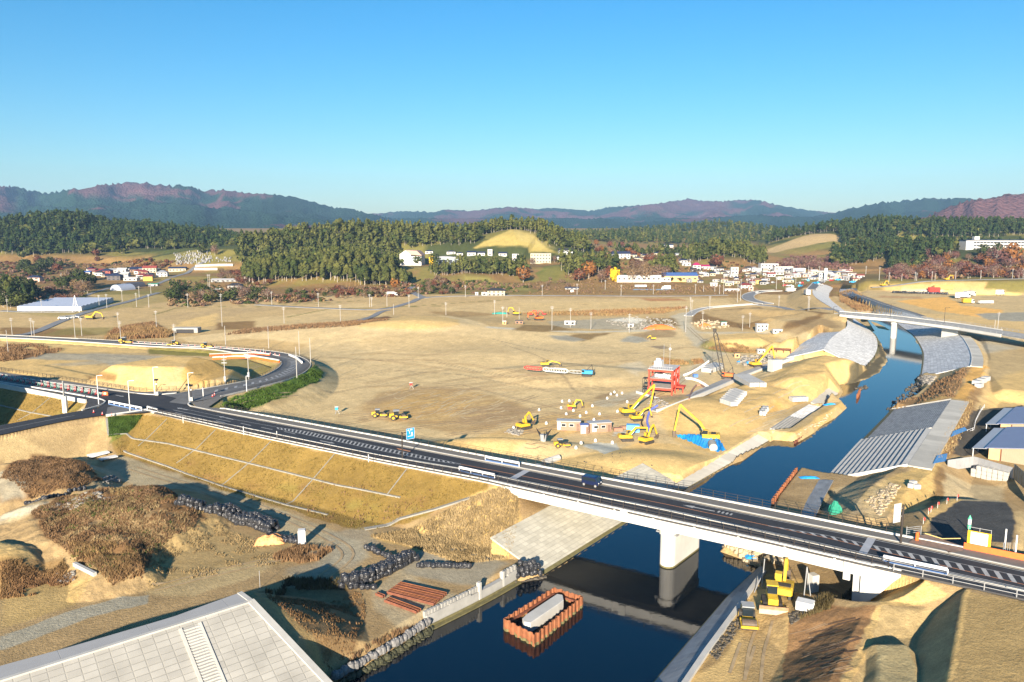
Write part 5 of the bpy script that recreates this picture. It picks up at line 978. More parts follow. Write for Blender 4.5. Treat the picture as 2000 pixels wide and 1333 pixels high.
b.build('pictures',mat('picture_brown',(.35,.2,.12),.6,.2,4),pn);b=MB()
for x in (0.05,Lb/2,Lb-.05):b.box(x,.1,1.5,.06,.06,3.0)
b.bar((0.05,.1,2.9),(Lb-.05,.1,2.9),.06);b.build('pipe_frame',STEEL,nb)
b=MB();b.lathe([(.05,0),(.28,.1),(.28,2.2),(.3,2.25),(.12,3.1),(.02,3.3)],(0,0,0),10);gw=Vector(W(1890,1036,11.2));gt=thing('survey_balloon','green and white pencil shaped marker standing on the notice board','marker',(np_.x+.25,np_.y+.2,12.0));b=MB();b.lathe([(.2,0),(.24,.3),(.24,.7)],n=8);b.build('shaft',mat('marker_green',(.08,.45,.25),.5,.1,1),gt);b=MB();b.lathe([(.24,.7),(.24,1.5)],n=8);b.build('shaft',WHITEM,gt);b=MB();b.lathe([(.3,1.5),(.02,2.1)],n=8);b.build('cone_top',mat('marker_green',(.08,.45,.25)),gt);gt.location.z=11.6
gt.name='marker_pole'
om=curb('mesh_fence',resample(w9([(1882,1072),(1940,1084),(2000,1096),(2150,1125),(2500,1193)],9.1),40),.05,0,.95,ORANGE);tag(om,'long orange plastic mesh fence along the footway east of the bridge','fence')
tag(flat_poly('steel_plate',w9([(1775,1060),(1790,1046),(1812,1044),(1882,1068),(1880,1076),(1852,1080),(1848,1074)],9.22),mat('brown_steel_plate',(.24,.16,.11),.6,.3,.8)),'brown steel plates laid as a ramp over the footway at the site gate','steel plate')
b=MB();p=W(1791,1056,9.2);b.box(p[0],p[1],p[2]+.65,.5,.25,1.3,.3);tag(b.build('barrier_post',ORANGE,bevel=.05),'upright orange barrier at the foot of the site gate ramp','barrier')
for (px,py,h,l)in ((1962,1072,3.0,'white steel post behind the orange mesh fence, left of the rack'),(1983,1082,2.8,'white and blue post behind the orange mesh fence, right of the rack')):
 b=MB();p=W(px,py,9.1);b.tube([p,(p[0],p[1],p[2]+h)],.12,8);tag(b.build('post',WHITEM),l,'post')
b=MB();p=Vector(W(1973,1077,9.1))
for k in range(7):b.tube([p+Vector((-.9+k*.3,.2,.0)),p+Vector((-.9+k*.3,.2,.9)),p+Vector((-.8+k*.3,.35,1.15)),p+Vector((-.7+k*.3,.5,.9)),p+Vector((-.7+k*.3,.5,0))],.04,5)
tag(b.build('cable_rack',STEEL),'rack of bent pale tubes behind the orange mesh fence','rack')
b=MB();a=W(1806,1042,9.9);c=W(1876,1052,9.7);b.tube([a,((a[0]+c[0])/2,(a[1]+c[1])/2,9.35),c],.07,6);tag(b.build('gate_rope',mat('tan_rope',(.5,.36,.14),.8)),'tan rope slung across the site gate','rope')
t=thing('gate_fence','tangled pale pipe barrier left of the site gate','barrier',(0,0,0));b=MB();a=Vector(W(1770,1046,9));c=Vector(W(1798,1046,9))
for z in (.3,.6,.9,1.2):b.bar(a+Vector((0,0,z)),c+Vector((0,.2,z+.2)),.06)
b.build('rail',STEEL,t);b=MB();b.bar(a,a+Vector((0,0,1.4)),.09);b.build('post',STEEL,t);b=MB();b.bar(c,c+Vector((0,0,1.5)),.09);b.build('post',STEEL,t)
for i,(px,py)in enumerate(((1803,1024),(1813,1005),(1818,1001),(1831,993),(1849,985),(1869,978))):
 t=thing('marker_flag','red marker flag on a stick along the edge of the dark sheeted plateau','flag',G(px,py),0,'red flags round the sheeted plateau');b=MB();b.bar((0,0,0),(0,0,1.1),.06);b.build('stick',WHITEM,t);b=MB();b.box(.12,0,.9,.25,.08,.45);b.build('flag',REDC,t)
def guard(label,P,z=9.0,h=.85,m=WSTEEL):
 t=thing('guard_beam',label,'guard rail',(0,0,0));Q=resample([W(a,b_,z)for a,b_ in P],12);b=MB()
 for i in range(11):b.bar(tuple(Q[i]+[0,0,h]),tuple(Q[i+1]+[0,0,h]),.22,.42)
 b.build('beam',m,t);L=np.linalg.norm(Q[-1]-Q[0]);n=max(2,int(L/2))
 for q in resample(Q,n):b=MB();b.box(q[0],q[1],q[2]+h/2,.16,.16,h);b.build('post',m,t)
 b=MB();n_=Vector(Q[-1]-Q[0]).normalized();b.bar(Vector(Q[0])+Vector((0,0,.12)),Vector(Q[-1])+Vector((0,0,.12)),.4,.24);b.build('base',mat('guard_shadow_blue',(.10,.18,.36),.6,.1,1),t)  # blue bar below stands in for the bluish shadow under the beam
guard('long white guard beam closing the side road at the junction',[(213,790),(277,803)]);guard('short white guard beam right of the long one at the junction',[(288,801),(308,806)]);guard('white guard beam on the near kerb just before the bridge',[(897,921),(966,936)]);guard('white guard beam on the far footway before the bridge',[(948,900),(1014,912.5)],9.1);guard('long white guard beam on the near kerb after the bridge',[(1725,1098),(1850,1124)])
for k,(pp,lb)in enumerate((([(176,898),(214,888)],'wide stack of white guard beams lying in the shade'),([(197,903),(230,896)],'narrow stack of white guard beams lying in front of the wider one'))):
 a,c=Vector(G(*pp[0])),Vector(G(*pp[1]));t=thing('beam_stack',lb,'guard rail stack');d=(c-a).normalized();n_=Vector((-d.y,d.x,0))
 for j in range(5-2*k):b=MB();b.bar(a+n_*j*.55+Vector((0,0,.55)),c+n_*j*.55+Vector((0,0,.55)),.42,.3);b.build('beam',WSTEEL,t)
 for s_ in (.15,.85):b=MB();q=a+(c-a)*s_;b.bar(q+Vector((0,0,.2)),q+n_*2.4+Vector((0,0,.2)),.25,.4);b.build('bearer',TRK,t)
bt=thing('pipe_barricade','white pipe barricade with red clamps in the row along the left road','barricade',(0,0,0),0,'pipe barricades along the left road')
for s_ in (-1,1):b=MB();b.bar((s_*.9,-.3,0),(s_*.9,0,.85),.09);b.bar((s_*.9,.3,0),(s_*.9,0,.85),.09);b.build('stand',REDC if s_>0 else mat('barricade_green',(.12,.4,.3),.6),bt)
b=MB();b.bar((-1.3,0,.82),(1.3,0,.82),.10);b.bar((-1.3,0,.5),(1.3,0,.5),.08);b.build('pipe',WHITEM,bt)
Q=resample(w9([(-60,731),(0,740),(100,757),(198,773)]),22);Q2=resample(w9([(-60,727),(0,735.5),(100,752),(185,767)]),20);ang=math.atan2(Q[-1][1]-Q[0][1],Q[-1][0]-Q[0][0])
first=True
for q in list(Q)+list(Q2):
 o=bt if first else copy_tree(bt);first=False;o.location=tuple(q);o.rotation_euler=(0,0,ang+.05*RNG.standard_normal())
def sign_small(label,px,py,z,w,h,m,name='road_sign',rot=-.2):
 t=thing(name,label,'sign',W(px,py,z)if z is not None else G(px,py),rot);b=MB();b.box(0,0,.25+h/2,w,.08,h);b.build('panel',m,t)
 for s_ in (-.4,.4):b=MB();b.bar((s_*w,.25,0),(s_*w,0,h*.8),.06);b.build('leg',TRK,t)
 return t
t=sign_small('orange and white works sign at the end of the barricade row',206,774,9,1.7,.95,ORANGE);b=MB();b.box(0,-.06,.75,.6,.04,.5);b.build('arrow_plate',WHITEM,t)
cone=thing('traffic_cone','red and white traffic cone on the road','cone',(0,0,0),0,'traffic cones');b=MB();b.lathe([(.17,.04),(.04,.7),(.02,.71)],n=8);b.box(0,0,.02,.4,.4,.05);b.build('cone',REDC,cone);b=MB();b.lathe([(.135,.28),(.09,.48)],n=8);b.build('band',WHITEM,cone)
cpos=[W(183,806,9.05),W(200,810,9.05),W(218,812,9.05),W(415,775,9),W(419,772,9)];L_=['red cone closing the side road, leftmost of three','red cone closing the side road, in the middle','red cone on the white corner wall','red and white cone by the blue lined ditch, nearer one','red and white cone by the blue lined ditch, farther one']
for i,p in enumerate(cpos):o=cone if i==0 else copy_tree(cone);o.location=p;o['label']=L_[i]
isl_=resample(isl,26)
for i,p in enumerate(isl_):o=copy_tree(cone,tuple(p+[0,0,.2]),label='red and white cone on the island kerb of the loop road bend',group='cones on the loop road island')
for (L,lb)in (([(410,696.5),(455,694.5),(500,694),(527,696.5)],'upper orange and white barrier line on the loop road'),([(415,703),(460,700.5),(500,701),(545,709)],'lower orange and white barrier line on the loop road'),([(565,697),(580,703),(590,712)],'short white barrier line on the bend of the loop road')):
 t=thing('road_barrier',lb,'barrier');P=np.array([G(*p)for p in L]);P[:,2]+=.35;P=resample(P,16);curb('orange_base',P,.5,-.3,.45,ORANGE if 'orange' in lb else WHITEM,t);curb('white_top',P,.4,.46,.8,WHITEM,t)
P=np.array([G(x,y)for x,y in ((1500,0),)])if 0 else None
tag(strip('ditch_lining',resample(w9([(405,794),(424,775)],8.9),6),resample([W(414,797,7.6),W(431,776,7.6)],6),mat('ditch_concrete',(.33,.36,.40),.8,.1,1),thick=.2),'steep concrete ditch lining at the junction corner','ditch lining')
def survey(label,px,py,m):
 t=thing('survey_tripod',label,'tripod',G(px,py));b=MB()
 for a in (0,2.1,4.2):b=MB();b.bar((math.cos(a)*.8,math.sin(a)*.8,0),(0,0,1.5),.09);b.build('leg',STEEL,t)
 b=MB();b.box(0,0,1.6,.9,.7,.7);b.build('housing',m,t,bevel=.08);b=MB();b.box(0,0,2.15,1.1,.6,.12);b.build('top_plate',WHITEM,t)
survey('blue instrument stand on the sand left of the rollers',658,809,BLUEM);survey('red and white instrument stand on the dark sand behind the rollers',803,760,REDM)
RED=mat('red_primer_steel',(.50,.055,.03),.6,.12,1.2);rb0=W(1314,776,1.7);t=thing('steel_frame_building','roofed red steel skeleton of a three storey building','building',(rb0[0]-.3,rb0[1]+.2,1.7),R(-24))
FW,FDp=7.6,9.8;H=(0,2.3,5.3,8.3);SLAB=mat('floor_slab',(.45,.43,.40),.9,.2,1)
for x in (-FW,0):
 for y_ in (0,FDp/2,FDp):b=MB();b.box(x,y_,4.15,.42,.42,8.3);b.build('column',RED,t)
for z in H[1:]:
 b=MB()
 for y_ in (0,FDp/2,FDp):b.box(-FW/2,y_,z-.02,FW+.7,.34,.62)
 for x in (-FW,0):b.box(x,FDp/2,z-.03,.36,FDp+.7,.6)
 for k in range(1,4):b.box(-FW*k/4,FDp/2,z-.1,.2,FDp,.35)
 b.build('floor_beams',RED,t);b=MB();b.box(-FW/2,FDp/2,z+.36,FW-.4,FDp-.3,.12);b.build('floor_slab',SLAB,t)
b=MB();b.box(-FW/2,FDp/2,8.72,FW+.6,FDp+.6,.16);b.build('roof_slab',mat('roof_pale',(.55,.54,.53),.8,.15,1),t)
for (z0,z1)in ((2.7,5.0),(5.7,8.0)):
 for (a,c)in ((.5,2.0),(5.3,6.8),(7.8,9.3)):b=MB();b.bar((0,a,z0),(0,c,z1),.14);b.bar((0,c,z0),(0,a,z1),.14);b.build('cross_brace',RED,t)
 b=MB();b.box(0,3.2,(z0+z1)/2,.14,1.5,z1-z0);w_=b.build('wall_panel',RED,t);b=MB();b.box(.08,3.2,(z0+z1)/2+.2,.05,.8,1.1);b.build('opening',WHITEM,w_);b=MB();b.box(0,8.2,(z0+z1)/2,.14,1.6,z1-z0);w_=b.build('wall_panel',RED,t);b=MB();b.box(.08,8.2,(z0+z1)/2+.2,.05,.8,1.1);b.build('opening',WHITEM,w_)
rr=random.Random(3);b=MB()
for k in range(16):b.box(-FW*rr.random()*.8-.6,1+rr.random()*7,5.9+rr.random()*.5,.4+rr.random(),.4+rr.random(),.5+rr.random()*1.0,rr.random())
b.build('stored_materials',WHITEM,t);b=MB()
for k in range(14):b.bar((-FW*rr.random(),rr.random()*3,7.7+.5*rr.random()),(-FW*rr.random(),3+rr.random()*5,7.5),.08)
b.build('hanging_pipes',TRK,t)
b=MB();b.box(-FW-1.2,1.5,5.3,2.0,2.6,.12);b.box(-FW-1.2,1.5,2.4,2.0,2.6,.12)
for x,y_ in ((-.3,.3),(-2.1,.3),(-2.1,2.7)):b.box(-FW+x,y_,2.7,.14,.14,5.4)
b.bar((-FW-2.1,.4,.2),(-FW-.3,.4,2.4),.3,.12);b.bar((-FW-.3,2.5,2.4),(-FW-2.1,2.5,5.3),.3,.12);b.build('external_stair',TRK,t)
ch=thing('roof_plant',None,None)if 0 else None;b=MB();b.box(-6.1,7.0,9.6,2.4,3.6,1.7);b.box(-6.4,8.0,10.7,1.4,1.4,.6);b.build('roof_plant_room',WHITEM,t);b=MB()
for k in range(11):b.box(-FW+.1+k*.72,.1,9.2,.04,.04,.8);
b.box(-FW/2,.1,9.6,FW,.04,.04);b.build('roof_railing',WSTEEL,t)
b=MB();b.tube([(-2.6,7.5,8.7),(-2.6,7.5,16.2)],.07,6);b.build('mast',STEEL,t);b=MB();b.tube([(-4.4,6.5,8.7),(-4.4,6.5,16.0)],.06,6);b.build('mast',STEEL,t);b=MB();b.lathe([(.05,-.45),(.4,-.2),(.45,.1),(.3,.4),(.05,.5)],(-2.6,7.5,14.4),10);b.build('dish_antenna',WHITEM,t)
b=MB();b.box(1.3,7.5,2.2,2.6,3.5,.5);b.box(2.3,6.0,1.0,.3,.3,2);b.build('porch_beam',RED,t)
wl=[W(1243,770,1.6),W(1280,782,1.6),W(1318,793,1.6),W(1345,778,1.6)];tag(curb('base_wall',resample(wl,12),.4,-.6,1.1,CONCW),'white concrete wall round the foot of the red steel building','wall')
b=MB();pc_=[G(x,y)for x,y in ((1350,765),(1362,752),(1376,757),(1370,778),(1352,785))]
t=thing('strutted_pit','curved pit shored with pale struts right of the red building','pit',(0,0,0));b=MB()
for k in range(9):a=Vector(G(1348+k*2.6,776-k*1.2));b.bar(a+Vector((0,0,.2)),a+Vector((2.2,2.8,1.2)),.22)
b.build('strut',STEEL,t);curb('pit_edge',resample([G(1346,782),G(1352,764),G(1362,752),G(1374,755),G(1380,768)],14),.4,-.3,.5,BRN,t)
def hut(label,px,py,L,Wd,deg,m,win=2,door=True,hgt=2.5,roofm=None,panel=None):
 t=thing('site_hut',label,'hut',G(px,py),R(deg));b=MB();b.box(L/2,Wd/2,hgt/2,L,Wd,hgt);w=b.build('wall',m,t);b=MB();b.box(L/2,Wd/2,hgt+.08,L+.3,Wd+.3,.16);b.build('roof',roofm or ROOFG,t)
 for k in range(win):
  x=L*(.28+.34*k);b=MB();b.box(x,-.03,hgt*.6,1.3,.06,.8);f=b.build('window',WHITEM,w);b=MB();b.box(x,-.07,hgt*.6,1.1,.05,.62);b.build('pane',GLASS,f)
 if door:b=MB();b.box(L*.9,-.03,.95,.75,.06,1.9);d=b.build('door',mat('hut_door',(.16,.10,.07),.6),w);b=MB();b.box(L*.9+.25,-.08,.95,.06,.05,.18);b.build('handle',STEEL,d)
 if panel:b=MB();b.box(panel[0]*L,-.05,hgt*.52,panel[1]*L,.06,hgt*.8);b.build('notice_panel',WHITEM,w)
 return t
hut('longer brown site hut with a white panel at its left end',1088,841,6.2,2.4,-6,BRN,panel=(.08,.14));hut('shorter brown site hut with an orange and white front',1152,846,6.0,2.4,12,BRN,2,panel=(.2,.2));hut('narrow pale pink shed with a blue roof between the brown huts',1134,848,2.0,1.9,0,mat('pale_pink_panel',(.55,.47,.43),.7),0,True,2.3,mat('blue_roof',(.12,.16,.36),.5))
def container(label,px,py,L,Wd,Hh,deg,m,name='container'):
 t=thing(name,label,'container',G(px,py),R(deg));b=MB();b.box(0,0,Hh/2,L,Wd,Hh);bd=b.build('body',m,t,bevel=.04);b=MB();n=max(3,int(L/.4))
 for k in range(n):b.box(-L/2+L*(k+.5)/n,-Wd/2-.03,Hh/2,.1,.06,Hh*.86)
 b.build('wall_ribs',m,bd);b=MB();b.box(L/2+.03,0,Hh/2,.05,Wd*.9,Hh*.9);b.build('door',m,t);return t
container('light blue tank container behind the excavators',1236,843,3.4,2.0,1.9,-8,mat('pale_blue_paint',(.10,.33,.62),.5,.15,1));container('small red box beside the small yellow excavator',1113,800,1.1,.8,.8,-5,REDM,'fuel_box')
container('white upright toilet cabin beside the black bag heap',590,1062,1.2,1.2,2.5,12,WHITEM,'toilet_cabin');container('brown steel skip right of the brown huts',1207,842,2.4,1.2,.9,5,mat('skip_brown',(.28,.15,.10),.7),'skip');container('small brown skip farther right of the brown huts',1218,838,2.0,1.1,.8,5,mat('skip_brown',(.28,.15,.10),.7),'skip')
container('white boxy water tank on the bare slope below the bridge',1572,1190,1.6,2.2,1.2,60,WHITEM,'water_tank');container('small blue crate on the ground right of the red building',1358,737,1.6,1.2,1.1,10,mat('crate_blue',(.08,.18,.45),.6),'crate');container('pale concrete block under the bridge beside the post',1587,1154,1.2,1.2,2.6,20,CONC,'block')
t=thing('hopper','grey hopper with three black flaps in front of the huts','hopper',G(1061,862));b=MB();b.lathe([(.7,0),(.85,1.6),(.75,1.7)],n=10);b.build('drum',GREYM,t)
for a in (.3,2.5,4.9):b=MB();b.add([(math.cos(a)*.7,math.sin(a)*.7,.3),(math.cos(a)*.8,math.sin(a)*.8,1.9),(math.cos(a)*2.2,math.sin(a)*2.2,3.0)],[(0,1,2)]);o=b.build('flap',BLACKM,t);o.modifiers.new('s','SOLIDIFY').thickness=.06
t=thing('tarpaulin','long bright blue tarpaulin draped over a heap below the long reach excavator','tarpaulin',(0,0,0));A=resample([G(1320,852),G(1345,855),G(1372,858),G(1390,860),G(1400,858),G(1407,868)],40);Bq=resample([G(1324,855),G(1350,865),G(1374,876),G(1388,878),G(1402,884),G(1418,880)],40)
A[:,2]+=.3+.9*np.sin(np.linspace(0,3.1,40))+.12*RNG.standard_normal(40);Bq[:,2]+=.15+.15*RNG.standard_normal(40);b=MB();n=40;rows=[A,A*.66+Bq*.34+np.c_[np.zeros((40,2)),.35+.2*RNG.standard_normal(40)],A*.33+Bq*.67+np.c_[np.zeros((40,2)),.2+.2*RNG.standard_normal(40)],Bq];vs=np.array(rows).reshape(-1,3);b.add(vs,[(k*n+i,k*n+i+1,(k+1)*n+i+1,(k+1)*n+i)for k in range(3)for i in range(n-1)]);o=b.build('sheet',TARP,t);o.modifiers.new('s','SOLIDIFY').thickness=.05
b=MB();p=Vector(G(1391,879));b.tube([p+Vector((0,-1,.8)),p+Vector((.6,2.6,.9))],1.0,12);o=b.build('culvert_mouth',CONCG,t)
def tarp(label,px,py,sx,sy,h,m,rot=0):
 t=thing('tarpaulin',label,'tarpaulin',G(px,py),rot);b=MB();N=9;rr=random.Random(px)
 for i in range(N):
  for j in range(N):
   u,v=i/(N-1)*2-1,j/(N-1)*2-1;hh=h*max(0,1-max(abs(u),abs(v))**2.5)*(.75+.5*rr.random());b.v.append((u*sx*(1+.1*rr.random()),v*sy*(1+.1*rr.random()),hh+.04))
 b.f+=[(i*N+j,(i+1)*N+j,(i+1)*N+j+1,i*N+j+1)for i in range(N-1)for j in range(N-1)];b.build('sheet',m,t);return t
tarp('crumpled orange and white tarpaulin covering a heap beside the black bags',527,1060,2.4,1.3,1.3,TARPO,.2);tarp('small blue tarpaulin on the rubble under the bridge',1468,1089,1.1,.8,.4,TARP);tarp('small blue tarpaulin on the left bank bund',1620,791,2.2,.5,.4,TARP,.4);tarp('blue sheet lying by the rusty sheet pile wall',1580,934,2.0,.7,.3,TARP);tarp('green netting heap on the right bank before the footway',1631,1003,1.1,.8,1.9,mat('green_net',(.015,.20,.13),.7,.3,3));tarp('orange sheet heap in the back works yard',1288,643,8,2.0,2.0,ORANGE);tarp('small orange heap beside the middle works yard road',1377,637,3,1.2,1.4,ORANGE);tarp('green net sheet on the slope of the back works yard',977,613,5,3,.8,mat('green_net2',(.05,.38,.30),.7));tarp('blue sheet among the yard materials by the crane',1465,710,2,1.2,.7,TARP);tarp('small blue sheet left of the larger one in the yard by the crane',1445,708,1.2,.8,.5,TARP);tarp('pale blue pond liner on the field before the long white shed',1275,566,18,6,.2,mat('liner',(.30,.38,.44),.6))
def hose(label,P,r,m):
 Q=smooth_line([np.array(G(*p))+[0,0,r*1.1]for p in P],30);b=MB();b.tube([tuple(q)for q in Q],r,7);tag(b.build('hose',m),label,'hose')
hose('purple blue hose winding from the pit to the excavators',[(1284,795),(1270,805),(1264,825),(1268,842),(1262,850)],.32,mat('hose_blue',(.16,.2,.62),.5));hose('black hose left of the purple one',[(1258,812),(1253,828),(1258,838)],.22,BLACKM)
t=thing('drain_pipe','large pale concrete pipe poking out of the road bank before the bridge','pipe');a=Vector(G(1062,909));c=Vector(G(1091,899));b=MB();b.tube([a+Vector((0,0,.6)),c+Vector((0,0,.6))],.75,14,cap=False);b.build('barrel',CONC,t);b=MB();b.tube([c+Vector((0,0,.6)),c+(c-a).normalized()*.05+Vector((0,0,.6))],.62,14);b.build('mouth_shade',BLACKM,t)  # black disc stands in for the shade inside the pipe
blk=MB();blk.box(0,0,.5,1.5,1.5,1.0);blkm=blk.mesh('block')
def blocks(label,P0,P1,P2,n,m_,lay,group,size=None,gap=.92,mt=BLOCK):
 a=Vector(G(*P0));u=(Vector(G(*P1))-a)/n;v=(Vector(G(*P2))-a)/m_;u.z=v.z=0;sz=(u.length*gap,v.length*gap,size or min(u.length,v.length)*.7);me=None
 for k in range(lay):
  for i in range(n):
   for j in range(m_):
    if k==lay-1 and (i*3+j*5)%7==0 and lay>1:continue
    if me is None:b=MB();b.box(0,0,sz[2]/2,*sz);o=b.build('concrete_block',mt,bevel=.05);me=o.data
    else:o=link_mesh('concrete_block',me,None)
    p=a+u*(i+.5)+v*(j+.5);o.location=(p.x,p.y,a.z+k*sz[2]*1.02);o.rotation_euler=(0,0,math.atan2(u.y,u.x)+.02*RNG.standard_normal());tag(o,label,'block',group)
blocks('pale precast block in the big slanting stack on the left bank sand',(1410,788),(1433,799),(1432,769),4,7,1,'blocks of the slanting stack',1.3);blocks('pale precast block in the small heap nearer the water',(1481,812),(1494,815),(1490,800),2,3,1,'blocks of the small heap',1.2);blocks('pale precast block in the row beside the long ramp',(1445,758),(1478,756),(1450,752),5,1,1,'blocks beside the ramp',1.6);blocks('pale block in the heap left of the orange crane',(1378,730),(1402,722),(1382,722),3,2,1,'blocks left of the orange crane',1.6)
blocks('white bulk bag in the neat stack before the grey hoarding',(1897,931),(1971,941),(1899,926),7,1,3,'white bags before the hoarding',.85,.9,mat('white_bag',(.52,.50,.45),.8,.12,2));blocks('pale cage block in the row beside the stepped bank',(1543,786),(1574,788),(1545,782),5,1,1,'cage blocks beside the stepped bank',1.4)
for i,(px,py,s_)in enumerate(((1908,752,1.5),(1917,748,1.5),(1925,744,1.4),(1912,757,1.3))):
 b=MB();b.box(0,0,s_*.5,s_*2.2,s_*1.4,s_);o=b.build('concrete_block',BLOCK,bevel=.08);p=G(px,py);o.location=p;o.rotation_euler=(0,0,.7);tag(o,['nearest-left pale block','middle pale block','right pale block','lowest pale block'][i]+' of the group on the right bank crest track','block')
for i,(px,py)in enumerate(((1790,955),(1783,948),(1779,953))):
 b=MB();b.box(0,0,.45,1.3,1.0,.9);o=b.build('concrete_block',BLOCK,bevel=.1);o.location=G(px,py);o.rotation_euler=(0,0,.4*i);tag(o,['pale rounded block','darker upright block','white block'][i]+' lying on the tan track behind the footway','block')
A=smooth_line([np.array(G(*p))+[0,0,.35]for p in ((1270,803),(1345,772),(1420,740),(1480,718),(1540,700))],30);Bq=smooth_line([np.array(G(*p))+[0,0,.35]for p in ((1283,806),(1362,776),(1440,743),(1500,719),(1550,701))],30);S(strip('ramp_road',A,Bq,CONCG,thick=.5));tag(curb('ramp_wall',Bq,.5,-.8,.45,CONCW),'long white kerb wall along the ramp below the red building','wall')
b=MB();p=Vector(G(1513,724));b.box(p.x,p.y,p.z+1.8,4.2,3.0,4.4,.4);tag(b.build('abutment_block',CONC,bevel=.1),'tall pale concrete block at the end of the ramp wall','block')
t=thing('rust_frame','rusty brown steel staging frame before the sand stockpile','frame',(0,0,0));b=MB();a=Vector(G(1503,690));c=Vector(G(1544,692));b.bar(a+Vector((0,0,2)),c+Vector((0,0,2)),1.5,.5);b.build('beam',RUSTD,t)
for k in range(4):b=MB();q=a+(c-a)*k/3;b.bar(q,q+Vector((0,0,2)),.3);b.build('leg',RUSTD,t)
def pile_row(label,P0,P1,n,group):
 a=Vector(G(*P0));c=Vector(G(*P1));d=(c-a).normalized();nn=Vector((-d.y,d.x,0))
 for k in range(n):
  b=MB();off=nn*(k*.62);z=.28;L=(c-a).length
  for s_ in (-.2,.2):b.bar((0,s_,.23),(L,s_,.23),.05,.42)
  b.bar((0,0,.23),(L,0,.23),.4,.06);o=b.build('steel_pile',RUSTP if k%2 else RUSTD);q=a+off;o.location=(q.x,q.y,q.z+.05);o.rotation_euler=(0,0,math.atan2(d.y,d.x)+.012*RNG.standard_normal());tag(o,label,'steel pile',group)
pile_row('long rusty steel pile lying in the wide bundle on the quay',(757,1160),(850,1187),6,'wide bundle of steel piles');pile_row('rusty steel pile lying apart in front of the wide bundle',(752,1176),(815,1204),2,'piles in front of the bundle');pile_row('short rusty steel pile left of the wide bundle',(735,1163),(750,1169),1,None)
def bagmesh(seed,r=.52,h=.95):
 rr=random.Random(seed);b=MB();n=10;prof=[(.25,0),(.9,.05),(1.05,.3),(1.0,.7),(.75,.92),(.3,.98),(.12,1.12)];k=0
 for (q,z)in prof:
  for j in range(n):a=2*math.pi*j/n;w=1+.14*(rr.random()-.5);b.v.append((r*q*w*math.cos(a),r*q*w*math.sin(a),h*z+.03*rr.random()))
 for i in range(len(prof)-1):
  for j in range(n):b.f.append((i*n+j,i*n+(j+1)%n,(i+1)*n+(j+1)%n,(i+1)*n+j))
 b.f.append(tuple((len(prof)-1)*n+j for j in range(n)));return b
BAGK=mat('black_bag',(.026,.027,.031),.3,.45,2.5,bump=.5,bscale=6,spec=.5);BAGG=mat('grey_bag',(.17,.165,.16),.7,.3,2,bump=.4,bscale=5);BAGA=mat('mossy_bag',(.055,.055,.03),.8,.4,2)
BM=[bagmesh(i).build('bag',BAGK)for i in range(5)];bagme=[o.data for o in BM];[bpy.data.objects.remove(o)for o in BM]
BG=[bagmesh(9+i).build('bag',BAGG)for i in range(3)];bagg=[o.data for o in BG];[bpy.data.objects.remove(o)for o in BG];BA=[bagmesh(19+i).build('bag',BAGA)for i in range(3)];baga=[o.data for o in BA];[bpy.data.objects.remove(o)for o in BA]
nbag=0
def bag(p,label,group,meshes=None,s=1.0):
 global nbag;o=link_mesh('bulk_bag',random.choice(meshes or bagme),None);o.location=tuple(p);o.rotation_euler=(.12*RNG.standard_normal(),.12*RNG.standard_normal(),random.random()*6);k=s*(.9+.2*random.random());o.scale=(k,k,k*(.9+.2*random.random()));tag(o,label,'bulk bag',group);nbag+=1
def bagline(P,n,rows,lay,label,group,meshes=None,s=1.0,dn=(-.55,.8),base=None):
 Q=resample([G(*p)for p in P],n)
 for L in range(lay):
  for r_ in range(rows):
   for i,q in enumerate(Q):
    if L==lay-1 and lay>1 and i in (0,n-1):continue
    if L<lay-1 and r_>0 and r_<rows-1:continue
    x=q[0]+dn[0]*r_*1.0*s+.08*RNG.standard_normal();y=q[1]+dn[1]*r_*1.0*s+.08*RNG.standard_normal();z=(ground(x,y)if base is None else base)+L*.85*s-.05
    bag((x,y,z),label,group,meshes,s)
bagline([(668,1150),(716,1140),(760,1120),(812,1095)],20,2,2,'black bulk bag in the long double wall beside the quay','black bags of the double wall',s=1.05)
bagline([(716,1072),(745,1085),(780,1100),(800,1096)],13,1,1,'black bulk bag in the curved row above the double wall','black bags of the curved row',s=.9);bagline([(818,1108),(860,1108),(915,1110)],15,1,1,'black bulk bag in the straight row right of the double wall','black bags of the straight row',s=.85);bagline([(685,1150),(730,1150)],5,1,1,'black bulk bag at the foot of the bag wall by the brown slope','bags at the foot of the wall',s=.9)
bagline([(405,1002),(440,1010),(490,1028),(530,1043)],21,3,2,'black bulk bag in the big heap along the dirt road','black bags of the big heap',s=1.0,dn=(.25,1.0));bagline([(520,1052),(550,1058),(582,1062)],10,2,1,'black bulk bag in the low heap behind the orange tarpaulin','black bags behind the tarpaulin',s=.9,dn=(.2,1));bagline([(345,985),(375,992),(400,998)],8,2,2,'black bulk bag in the shaded end of the heap','black bags in the shade',s=.95,dn=(.25,1))
bagline([(655,1338),(700,1315),(750,1287),(800,1258),(836,1232)],27,1,1,'weathered grey bulk bag in the upper row of the bank edge','grey bags along the water',bagg,.95,base=.75);bagline([(664,1343),(708,1320),(758,1292),(808,1262),(842,1236)],27,1,1,'mossy dark bulk bag in the lower row at the waterline','mossy bags at the waterline',baga,.95,base=-.35)
bagline([(1012,1128),(1030,1124),(1056,1122)],6,2,2,'black bulk bag in the corner heap between sea wall and block slope','black bags of the corner heap',s=.9,dn=(-.3,.6));bagline([(52,985),(90,975),(130,965),(165,957)],16,1,1,'dark bulk bag in the row edging the track between the weedy heaps','dark bags edging the track',s=.8)
bagline([(1745,573),(1780,574),(1820,575),(1850,576)],24,1,1,'black bulk bag in the distant row on the right terrace','black bags on the far terrace',s=2.0)
